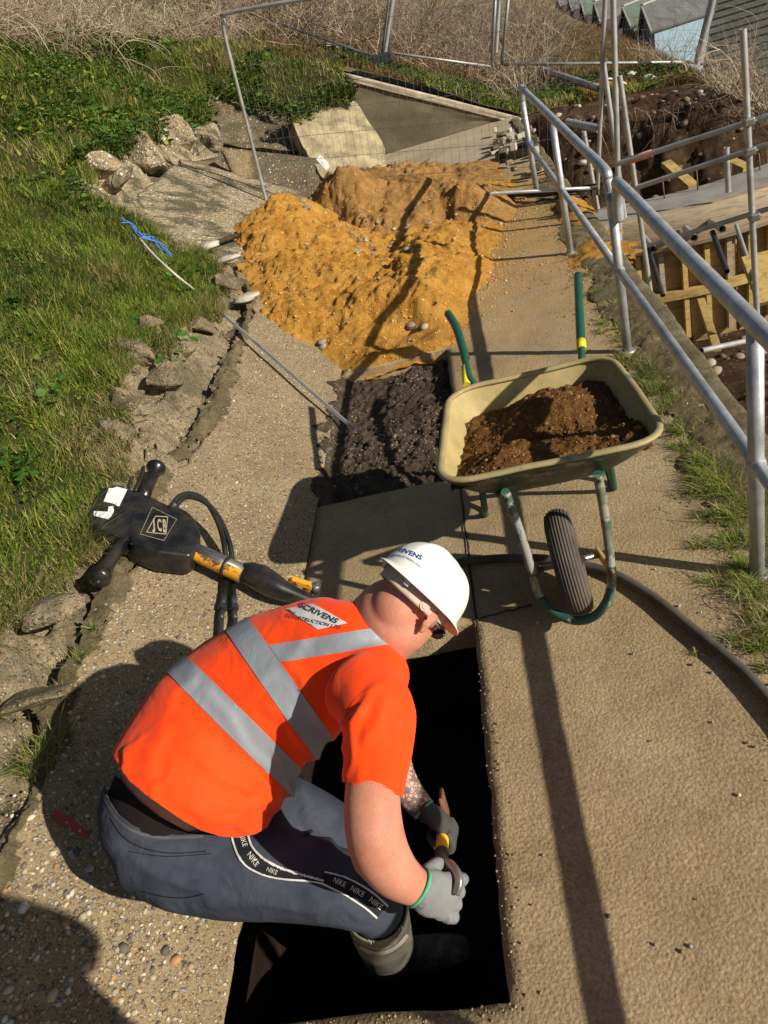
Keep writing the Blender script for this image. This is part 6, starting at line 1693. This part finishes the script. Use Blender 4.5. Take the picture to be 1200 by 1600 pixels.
# right arm
AR = [(575, 1085, .80, 46, .9), (590, 1130, .80, 46, .9), (588, 1190, .75, 44, .95), (582, 1245, .70, 44, .95), (584, 1290, .66, 46, 1.0), (593, 1328, .61, 46, 1.0), (614, 1360, .56, 40, 1.0), (636, 1378, .52, 33, .9), (655, 1388, .485, 27, .8), (670, 1395, .46, 20, .8)]
ploft(bm, AR, 28, 6)
AL = [(560, 990, .70, 44, .9), (575, 1050, .60, 42, .95), (592, 1110, .49, 38, 1.0), (602, 1165, .38, 36, 1.0), (622, 1215, .33, 28, .95), (645, 1246, .30, 22, .85), (662, 1264, .28, 19, .8)]
ploft(bm, AL, 24, 6)
# legs
LR = [(265, 1318, .40, 74, .85), (350, 1350, .375, 60, .9), (450, 1372, .35, 58, .95), (540, 1392, .31, 48, .95), (588, 1410, .26, 36, 1.0), (593, 1440, .10, 32, 1.0), (598, 1465, -.10, 30, 1.0), (606, 1490, -.30, 24, 1.0)]
LL = [(270, 1260, .40, 70, .85), (380, 1272, .34, 56, .9), (460, 1292, .29, 50, .9), (535, 1316, .22, 38, 1.0), (560, 1350, .05, 34, 1.0), (570, 1380, -.15, 30, 1.0), (575, 1400, -.32, 22, 1.0)]
ploft(bm, LR, 24, 5); ploft(bm, LL, 24, 5)
me = union(bm, .0055, 9, .5)
body = obj('body', me, 'skin', pr); PB = bvh_obj(body)
# tattoo on the left forearm: a sleeve slice of the skin
ta = uz(606, 1185, .36); tb = uz(664, 1266, .28); tn = (tb-ta).normalized()
bmt = slice_mesh(me_ if False else body.data, [], 0)
for v in bmt.verts: v.co += ROOTS[body.name]
for c_, n_ in ((tb, tn), (ta, -tn)):
    bmesh.ops.bisect_plane(bmt, geom=bmt.verts[:]+bmt.edges[:]+bmt.faces[:], plane_co=c_, plane_no=n_, clear_outer=True)
keep_near(bmt, lambda c: ((c-ta)-tn*(c-ta).dot(tn)).length < .06)
bmt.normal_update()
for v in bmt.verts: v.co += v.normal*.0008
obj('tattoo', bmt, 'tattooed_skin', body)
# cropped hair at the nape
bmh = bmesh.new(); bmh.from_mesh(body.data)
for v in bmh.verts: v.co += ROOTS[body.name]
def hairtest(c):
    q = c-hc; f, l, u = q.dot(Hf), q.dot(Hl), q.dot(Hu)
    return u > .005-.25*max(0, f) and u > .002 and (f < .045) and q.length < .16 and not (abs(l) > .076 and f > -.04 and u < .04)
keep_near(bmh, hairtest); bmh.normal_update()
for v in bmh.verts: v.co += v.normal*.0012
bmh.free()
# shade of the ear hollows painted as darker balls, and face lines
for s in (-1, 1):
    b_ = bmesh.new(); add_ball(b_, hp_(-.0, .0925*s, .0), .011, (.8, .35, 1.4), HR, 2); obj('ear_hollow_shade', b_, 'helmet_inside', body)
    b_ = bmesh.new(); add_ball(b_, hp_(.083, .032*s, .0), .011, (1, 1, 1), HR, 2); obj('eye', b_, 'white_label', body)
# sunglasses
bm = bmesh.new()
for s in (-1, 1):
    add_ball(bm, hp_(.098, .034*s, -.004), .026, (.35, 1.15, .80), HR, 3)
    add_tube(bm, [hp_(.092, .06*s, .006), hp_(.06, .078*s, .008), hp_(.0, .088*s, .008), hp_(-.03, .088*s, -.006)], .0035, 8)
add_tube(bm, [hp_(.11, -.012, 0), hp_(.113, 0, .002), hp_(.11, .012, 0)], .003, 8)
obj('sunglasses', bm, 'sunglass_black', pr)

# --- trousers
bm = bmesh.new()
TP = [(238, 1240, .50, 108, .85), (252, 1285, .46, 104, .88), (285, 1325, .42, 92, .9)]
# pelvis runs along the spine; legs run to the knees
ploft(bm, [(290, 1196, .58, 96, .80), (266, 1234, .53, 99, .82), (246, 1272, .48, 92, .9), (246, 1313, .43, 78, .9)], 34, 6)
ploft(bm, [(245, 1310, .43, 84, .95), (300, 1335, .41, 84, .9), (370, 1354, .38, 76, .9), (450, 1368, .36, 66, .92), (530, 1388, .33, 55, .95), (580, 1408, .28, 47, 1.0), (592, 1428, .21, 42, 1.0)], 32, 6)
ploft(bm, [(270, 1250, .41, 90, .9), (360, 1262, .35, 76, .9), (440, 1282, .31, 70, .9), (505, 1304, .26, 58, .95), (545, 1322, .20, 46, 1.0), (556, 1350, .07, 38, 1.0), (566, 1372, -.10, 36, 1.0)], 32, 6)
me = union(bm, .0085, 6, .5)
wn = (uz(262, 1238, .53)-uz(238, 1272, .48)).normalized()
w1 = uz(163, 1226, .53); w2 = uz(312, 1303, .47); wv = ((w1+w2)/2-CAM).normalized()
wnn = (w2-w1).cross(wv).normalized(); wnn = wnn if wnn.dot(spine0) > 0 else -wnn
wnn = (wnn+Vector((0, 0, .25))).normalized()
bc = uz(222, 1285, .52)
knife(me, [(120, 1150), (152, 1205), (160, 1226), (168, 1250), (184, 1273), (208, 1291), (240, 1301), (275, 1304), (318, 1301), (345, 1290), (380, 1262), (400, 1240)], (100, 400), zmin=.36)
WC = [(152, 1208), (160, 1228), (168, 1252), (184, 1276), (208, 1294), (240, 1304), (275, 1307), (318, 1304)]
w1 = uz(160, 1232, .52); w2 = uz(318, 1306, .50); bc = (w1+w2)/2; wv = (bc-CAM).normalized(); wnn = (w2-w1).cross(wv).normalized(); wnn = wnn if wnn.dot(spine0) > 0 else -wnn
wnn = (wnn-wv*.33).normalized()
bm = bmesh.new(); bm.from_mesh(me); bm.normal_update()
tf = [((540, 1345), (430, 1300), 16, .010), ((510, 1375), (380, 1345), 16, .009), ((500, 1420), (330, 1410), 14, .006), ((560, 1370), (480, 1340), 12, .009), ((180, 1330), (330, 1400), 14, .006), ((470, 1240), (520, 1330), 14, .010), ((270, 1370), (360, 1395), 10, .006), ((490, 1395), (560, 1425), 12, .006), ((220, 1310), (350, 1330), 12, .005)]
for v in bm.verts:
    x, y = proj(v.co); a = .004*float(fbm(x*.014, y*.014, 1, 3, 19))
    if v.normal.dot(CAM-v.co) > -.1:
        for (p, q, w_, am) in tf:
            dx, dy = q[0]-p[0], q[1]-p[1]; L2 = dx*dx+dy*dy; t_ = max(0, min(1, ((x-p[0])*dx+(y-p[1])*dy)/L2)); wob = 4*math.sin(t_*8+p[0])
            ex = x-p[0]-dx*t_+wob*dy/math.sqrt(L2); ey = y-p[1]-dy*t_-wob*dx/math.sqrt(L2); sgn = (ex*dy-ey*dx)/math.sqrt(L2)/w_
            a += am*math.exp(-(ex*ex+ey*ey)/(w_*w_))*(1-1.5*max(0, sgn))
    v.co += v.normal*a
bm.to_mesh(me); bm.free(); me_tr = me.copy()
me = eval_mesh(me, [('SOLIDIFY', dict(thickness=.004, offset=-1))])
trs = obj('trousers', me, 'navy_trouser', pr); TB = bvh_obj(trs)
obj('waistband', pstrip(TB, [(x_, y_+3) for x_, y_ in WC], 5, .002), 'waistband_grey', trs)
obj('waist_seam', pstrip(TB, [(x_+4, y_+26) for x_, y_ in WC[2:]], 1.6, .0015), 'black_cotton', trs)
# side tapes with lettering
def tape(cl, w_):
    st = obj('side_tape', pstrip(TB, cl, w_, .003), 'black_tape', trs)
    for sg in (-1, 1):
        P = [Vector((p[0], p[1], 0)) for p in cl]; C_ = catmull(P, 6); ln_ = []
        for i, p in enumerate(C_):
            d = (C_[min(i+1, len(C_)-1)]-C_[max(i-1, 0)]).normalized(); ww = np.interp(i/(len(C_)-1), np.linspace(0, 1, len(w_)), w_) if not isinstance(w_, (int, float)) else w_
            q = p+Vector((-d.y, d.x, 0))*sg*ww*.46; ln_.append((q.x, q.y))
        obj('piping', pstrip(TB, ln_[::3]+[ln_[-1]], 3.0, .0045), 'white_print', st)
    return st
t1 = tape([(374, 1303), (382, 1328), (397, 1346), (418, 1358), (445, 1366), (475, 1371), (505, 1377)], [27, 27, 26, 22, 14, 8, 5])
t2 = tape([(505, 1371), (530, 1380), (555, 1393), (578, 1408), (596, 1424)], [18, 26, 27, 27, 26])
def word(cx, cy, ang, sz_, par): obj('lettering', ptext(TB, 'NIKE', cx, cy, ang, sz_, .0052, .9, 0, .03), 'white_print', par)
word(380, 1314, 72, 11.5, t1); word(396, 1343, 48, 11.5, t1); word(426, 1360, 22, 9, t1)
word(530, 1379, 26, 11, t2); word(558, 1393, 30, 12, t2); word(586, 1411, 38, 12, t2)
# pocket seam and a small tear
obj('pocket_seam', pstrip(TB, [(222, 1392), (255, 1400), (290, 1402), (318, 1396)], 1.5, .002), 'black_cotton', trs)
obj('pocket_seam', pstrip(TB, [(200, 1330), (260, 1338), (330, 1334)], 1.2, .002), 'black_cotton', trs)
obj('tear', ppatch(TB, [(476, 1300), (486, 1295), (490, 1299), (481, 1307), (474, 1310)], .002, 4), 'black_cotton', trs)
# underwear showing above the waistband
bm = bmesh.new(); ploft(bm, [(292, 1205, .57, 92, .80), (272, 1238, .53, 95, .82), (252, 1272, .48, 88, .9), (250, 1308, .43, 74, .9)], 34, 6)
me = union(bm, .008, 5, .5); knife(me, [(130, 1120), (160, 1168), (176, 1202), (192, 1226), (215, 1250), (250, 1277), (290, 1298), (330, 1312), (380, 1320)], (100, 400))
obj('underwear', me, 'black_cotton', pr)
# --- boots
def boot(sec, foot, toe):
    bm = bmesh.new(); C_ = [uz(*s[:3]) for s in sec]; wloft(bm, C_, [s[3]*depth(c)/FPX for s, c in zip(sec, C_)], [s[4] for s in sec], 28, 6)
    a = C_[-1]; f = Vector(toe)
    wloft(bm, [a+Vector((-.05, 0, -.03)), a+f*.35+Vector((0, 0, -.035)), a+f*.75+Vector((0, 0, -.05)), a+f+Vector((0, 0, -.055))], [.05, .055, .052, .036], [.9, .85, .75, .6], 24, 5)
    me = union(bm, .006, 5); c0_ = uz(*sec[0][:3]); c1_ = uz(*sec[1][:3]); n0_ = (c0_-c1_).normalized(); cut(me, c0_, n0_)
    me = eval_mesh(me, [('SOLIDIFY', dict(thickness=.005, offset=-1))]); b_ = obj('boot', me, 'boot_rubber', pr); return b_, (c0_, c1_, n0_)
b1, (q0, q1, qn) = boot([(587, 1418, .25, 50, 1.0), (591, 1432, .18, 49, 1.0), (596, 1452, .05, 47, 1.0), (601, 1468, -.10, 44, 1.0), (608, 1490, -.36, 42, 1.0)], 0, (.24, .02, 0))
BTB = bvh_obj(b1)
bm = bmesh.new(); bm.from_mesh(b1.data)
for v in bm.verts: v.co += ROOTS[b1.name]
bm.free(); obj('boot_band', pstrip(BTB, [(546, 1436), (556, 1449), (575, 1457), (597, 1455), (618, 1442), (632, 1424)], 7, .002), 'boot_band', b1)
obj('boot_band', pstrip(BTB, [(562, 1478), (580, 1487), (602, 1487), (622, 1476), (636, 1460)], 6, .002), 'boot_band', b1)
obj('lettering', ptext(BTB, 'WORKBOOTS', 603, 1460, -26, 10, .003, .9, 0, .02), 'white_print', b1)
boot([(552, 1336, .12, 46, 1.0), (558, 1352, .05, 44, 1.0), (568, 1376, -.10, 40, 1.0), (576, 1396, -.24, 40, 1.0), (580, 1410, -.36, 38, 1.0)], 0, (.24, .05, 0))

# --- gloves gripping the tool
ga = uz(692, 1262, .26); gb = uz(668, 1385, .44)
tdir = (gb-ga).normalized()
def glove(C, w_, t_, m, flip=1, scale=1.0, cuffc=None, r_c=.036):
    """C palm centre; w_ wrist->knuckle dir; t_ tool axis; fist closed round the tool"""
    w_ = Vector(w_).normalized(); t_ = (Vector(t_)-w_*Vector(t_).dot(w_)).normalized(); b_ = w_.cross(t_)*flip
    if b_.dot(CAM-C) < 0: b_ = -b_
    S = scale; P = lambda a, s, u: C+(w_*a+t_*s+b_*u)*S
    bm = bmesh.new(); R_ = Matrix((w_, t_, b_)).transposed()
    add_ball(bm, P(-.005, 0, 0), .042*S, (1.15, 1.0, .52), R_, 3)
    add_ball(bm, P(.02, .0, .0), .038*S, (.8, 1.15, .5), R_, 3)
    if cuffc is not None:
        n_ = 5; pts_ = [Vector(cuffc).lerp(P(-.02, 0, 0), k/n_) for k in range(n_+1)]; add_tube(bm, pts_, .03, 18, radii=[r_c]*3+[r_c*.95]*3)
    for i, (s, L) in enumerate(((-.033, .86), (-.011, 1.0), (.011, .95), (.033, .78))):
        r = .0108*S
        k0 = P(.030, s, .004); k1 = P(.052, s*1.02, -.004); k2 = P(.060+.004*L, s*1.0, -.030*L); k3 = P(.038, s*.98, -.050*L); k4 = P(.014, s*.96, -.046*L)
        add_tube(bm, catmull([k0, k1, k2, k3, k4], 5), r, 12, radii=list(np.linspace(1.12, .85, 21)*r)); add_ball(bm, k4, r*.86, sub=2); add_ball(bm, k1, r*1.15, sub=2)
    th = [P(-.022, -.030, -.012), P(.004, -.046, -.026), P(.028, -.040, -.048), P(.044, -.022, -.058)]
    add_tube(bm, catmull(th, 5), .012*S, 12, radii=list(np.linspace(1.25, .85, 16)*.0118*S)); add_ball(bm, th[-1], .0102*S, sub=2)
    me = union(bm, .0035, 3, .45); return me, P
wr0 = uz(650, 1386, .495)
GC = uz(680, 1397, .455); gm, Pg = glove(GC, (uz(705, 1398, .43)-uz(655, 1387, .49)), (-Uv*1.0-Rv*.25-Fv*.25), 0, 1, 1.22, uz(654, 1388, .487), .041)
gR = obj('glove', gm, 'glove_grey', pr)
cd_ = (uz(668, 1396, .47)-uz(640, 1377, .51)).normalized(); cc_ = uz(653, 1387, .489)
def cuff_ring(c, d, r, parent, q=1.0):
    d = Vector(d).normalized(); u = d.cross(Vector((0, 0, 1))).normalized(); v = d.cross(u)
    P_ = [c+(u*math.cos(a)+v*math.sin(a))*r for a in np.linspace(0, 2*math.pi, 30)]; bm = bmesh.new(); add_tube(bm, P_+P_[1:2], .0042, 8, caps=False); obj('cuff', bm, 'green_cuff', parent)
cuff_ring(cc_, cd_, .0415, gR)
GCl = uz(683, 1280, .265); gm, Pg2 = glove(GCl, (uz(704, 1300, .22)-uz(664, 1266, .28)), tdir, 0, 1, 1.12, uz(664, 1267, .278), .031)
gL = obj('glove', gm, 'glove_dark', pr); cuff_ring(uz(662, 1265, .281), (uz(668, 1272, .27)-uz(645, 1246, .30)), .031, gL)
# --- the tool held in both hands
pa = Pg2(.034, -.04, -.026); pb = Pg(.022, -.02, -.030); 
tl = thing('hand_tool', 'short yellow handled digging tool with a dark metal neck held in both gloves', 'hand tool', pa)
d = (pb-pa).normalized(); L = (pb-pa).length
obj('shaft', tube([pa-d*.08, pa+d*(L*.55)], .0165, 16), 'yellow_shaft', tl)
obj('neck', tube([pa+d*(L*.53), pa+d*(L*.62), pa+d*(L*.8), pb+d*.01], .017, 16, radii=[.0185, .0165, .0165, .0165]), 'dark_steel', tl)
e0 = pb+d*.02; e1 = uz(716, 1385, .455)
bm = tube(catmull([pb, uz(698, 1352, .45), uz(710, 1358, .465), uz(717, 1376, .465), uz(712, 1396, .45)], 5), .009, 10, ell=(1, 1.5)); obj('bent_end', bm, 'bare_metal', tl)
bm = bmesh.new(); add_box(bm, pa-d*.20, (.12, .012, .08), frame(d, Vector((0, 0, 1))), .004); obj('blade', bm, 'rust', tl)

# --- helmet
hm_ = thing('helmet_holder', 'x', 'x', hc) if False else None
rimr = []
def helmet_pt(th, ph, inset=0.0):
    """th round the head (0 = front), ph 0 rim .. pi/2 crown"""
    a = .127-inset; b_ = .106-inset; h_ = .110-inset
    ct, st = math.cos(th), math.sin(th); cp = math.cos(ph)**.72; sp = math.sin(ph)
    f = a*ct*cp; l = b_*st*cp; u = h_*sp
    ridge = .006*math.exp(-(l/.016)**2)*sp*(1 if inset == 0 else 0)
    return hp_(f-.004, l, .040+u+ridge)
bm = bmesh.new(); n = 64; rows = []
def flare(th, k):
    """brim: k 0..1 outward"""
    fr_ = max(0, math.cos(th)); peak = .028*fr_**2.0; back = .007*max(0, -math.cos(th)); w_ = (.007+peak+back)*k
    base = helmet_pt(th, 0); out = (Hf*math.cos(th)/.137+Hl*math.sin(th)/.11).normalized()
    return base+out*w_-Hu*(.008*k+.016*fr_**2*k)
for k in (1, .97, .6, .25): rows.append([bm.verts.new(flare(t, k)+Hu*(0.002 if k == .97 else 0)) for t in np.linspace(0, 2*math.pi, n, endpoint=False)])
for ph in np.linspace(0, math.pi/2*.985, 18): rows.append([bm.verts.new(helmet_pt(t, ph)) for t in np.linspace(0, 2*math.pi, n, endpoint=False)])
for a, b in zip(rows, rows[1:]):
    for i in range(n):
        f = bm.faces.new((a[i], a[(i+1) % n], b[(i+1) % n], b[i])); f.smooth = True
bm.faces.new(rows[-1]); bmesh.ops.recalc_face_normals(bm, faces=bm.faces[:])
me = bpy.data.meshes.new('h'); bm.to_mesh(me); bm.free()
me = eval_mesh(me, [('SOLIDIFY', dict(thickness=.003, offset=-1)), ('SUBSURF', dict(levels=1, render_levels=1))])
me.polygons.foreach_set('use_smooth', [True]*len(me.polygons))
hel = obj('helmet', me, 'helmet_white', pr); HBV = bvh_obj(hel)
bm = bmesh.new(); rows = []
for ph in np.linspace(0.02, math.pi/2*.98, 10): rows.append([bm.verts.new(helmet_pt(t, ph, .0055)) for t in np.linspace(0, 2*math.pi, 40, endpoint=False)])
for a, b in zip(rows, rows[1:]):
    for i in range(40): bm.faces.new((a[i], a[(i+1) % 40], b[(i+1) % 40], b[i])).smooth = True
obj('lining', bm, 'helmet_inside', hel)
# headband and lugs
bm = bmesh.new(); rows = []
for u_ in (-.016, -.010, 0, .012, .016):
    rows.append([bm.verts.new(hp_(.107*math.cos(t)-.008, .088*math.sin(t), .020+u_*1.1)) for t in np.linspace(0, 2*math.pi, 48, endpoint=False)])
for a, b in zip(rows, rows[1:]):
    for i in range(48): bm.faces.new((a[i], a[(i+1) % 48], b[(i+1) % 48], b[i])).smooth = True
mb = bpy.data.meshes.new('b'); bm.to_mesh(mb); bm.free(); mb = eval_mesh(mb, [('SOLIDIFY', dict(thickness=.0025, offset=1))])
obj('headband', mb, 'strap_plastic', hel)
bm = bmesh.new()
sgn = -1 if (hp_(0, -.1, 0)-CAM).length < (hp_(0, .1, 0)-CAM).length else 1
cK = hp_(-.050, .078*sgn, .016); add_tube(bm, [cK, cK+(Hl*sgn-Hf*.5).normalized()*.010], .013, 18); add_tube(bm, [cK+(Hl*sgn-Hf*.5).normalized()*.0095, cK+(Hl*sgn-Hf*.5).normalized()*.012], .008, 14)
obj('adjuster_knob', bm, 'strap_plastic', hel)
for th in (math.pi-.5*sgn*-1, math.pi-1.05*sgn*-1, math.pi+.5*sgn*-1):
    bm = bmesh.new(); c = helmet_pt(th, 0, .004)-Hu*.010; add_box(bm, c, (.014, .004, .020), HR @ Matrix.Rotation(th+math.pi/2, 3, 'Z'), .0015); obj('harness_lug', bm, 'white_label', hel)
def hplace(cx, cy, ux_, uy_, vx, vy): return lambda x, y: hit(HBV, cx+x*ux_+y*vx+(x*x)*.06*abs(ux_)*.0, cy+x*uy_+y*vy+(x*x)*.10*3, .0012)
obj('lettering', text_bm('SCRIVENS', hplace(634, 862, 11.5, 4.2, 3.2, -9.5), 1.0, .1, .025), 'blue_print', hel)
obj('lettering', text_bm('CONSTRUCTION LTD', hplace(632, 871, 5.0, 1.7, 1.5, -4.4), 1.0, 0, .01), 'blue_print', hel)

# ================================================================== PHOTOGRAPHER (out of frame, casts the shadow at the lower left)
ph = thing('person', 'standing worker in dark clothes beside the path, photographing the crouching man', 'person', (.33, -.17, 0))
def rc(bm, pts, rr__, ell=(1, 1)): add_tube(bm, catmull(pts, 5), 1, 20, radii=list(np.interp(np.linspace(0, 1, (len(pts)-1)*5+1), np.linspace(0, 1, len(pts)), rr__)), ell=ell, up=(1, 0, 0))
O = Vector((.33, -.17, 0)); q = lambda x, y, z: O+Vector((x, y, z))
bm = bmesh.new(); rc(bm, [q(0, 0, .95), q(0, -.01, 1.15), q(0, 0, 1.4), q(0, .0, 1.62), q(0, 0, 1.74)], [.15, .15, .17, .16, .06], (1.25, .8))
for s in (-1, 1):
    rc(bm, [q(.17*s, 0, 1.66), q(.30*s, .03, 1.50), q(.30*s-.03, .04, 1.42), q(.15*s-.18, .03, 1.70), q(.07*s-.33, .06, 1.92)], [.075, .06, .055, .05, .04])
me = union(bm, .012, 6); obj('jacket', me, 'navy_trouser', ph)
bm = bmesh.new()
for s in (-1, 1): rc(bm, [q(.09*s, 0, 1.0), q(.11*s, .01, .8), q(.12*s, .02, .55), q(.13*s, 0, .3), q(.14*s, 0, .07)], [.11, .10, .075, .065, .06])
obj('trousers', union(bm, .012, 6), 'navy_trouser', ph)
bm = bmesh.new(); rc(bm, [q(0, 0, 1.66), q(0, .01, 1.80)], [.06, .058]); add_ball(bm, q(0, .01, 1.92), .105, (.85, 1, 1.15))
add_ball(bm, q(0, .11, 1.90), .018)
for s in (-1, 1):
    add_ball(bm, q(.088*s, 0, 1.91), .025, (.4, .8, 1.2))
    rc(bm, [q(.07*s-.33, .06, 1.90), q(.07*s-.33, .075, 1.97), q(.06*s-.33, .085, 2.02)], [.03, .035, .026], (1, .6))
    for k in range(4): rc(bm, [q(.06*s-.33, .085, 1.99+.018*k), q(.045*s-.33, .10, 2.0+.018*k), q(.035*s-.33, .096, 2.0+.018*k)], [.010, .009, .008])
    rc(bm, [q(.07*s-.33, .07, 1.98), q(.05*s-.33, .072, 2.01), q(.04*s-.33, .078, 2.03)], [.012, .011, .009])
obj('body', union(bm, .006, 3), 'skin', ph)
bm = bmesh.new(); add_ball(bm, q(0, -.005, 1.975), .115, (.9, 1.05, .85)); obj('hair', bm, 'cropped_hair', ph)
for s in (-1, 1):
    bm = bmesh.new(); rc(bm, [q(.14*s, -.04, .05), q(.14*s, .05, .05), q(.145*s, .19, .035)], [.055, .055, .04], (1, .8)); obj('boot', bm, 'black_rubber', ph)
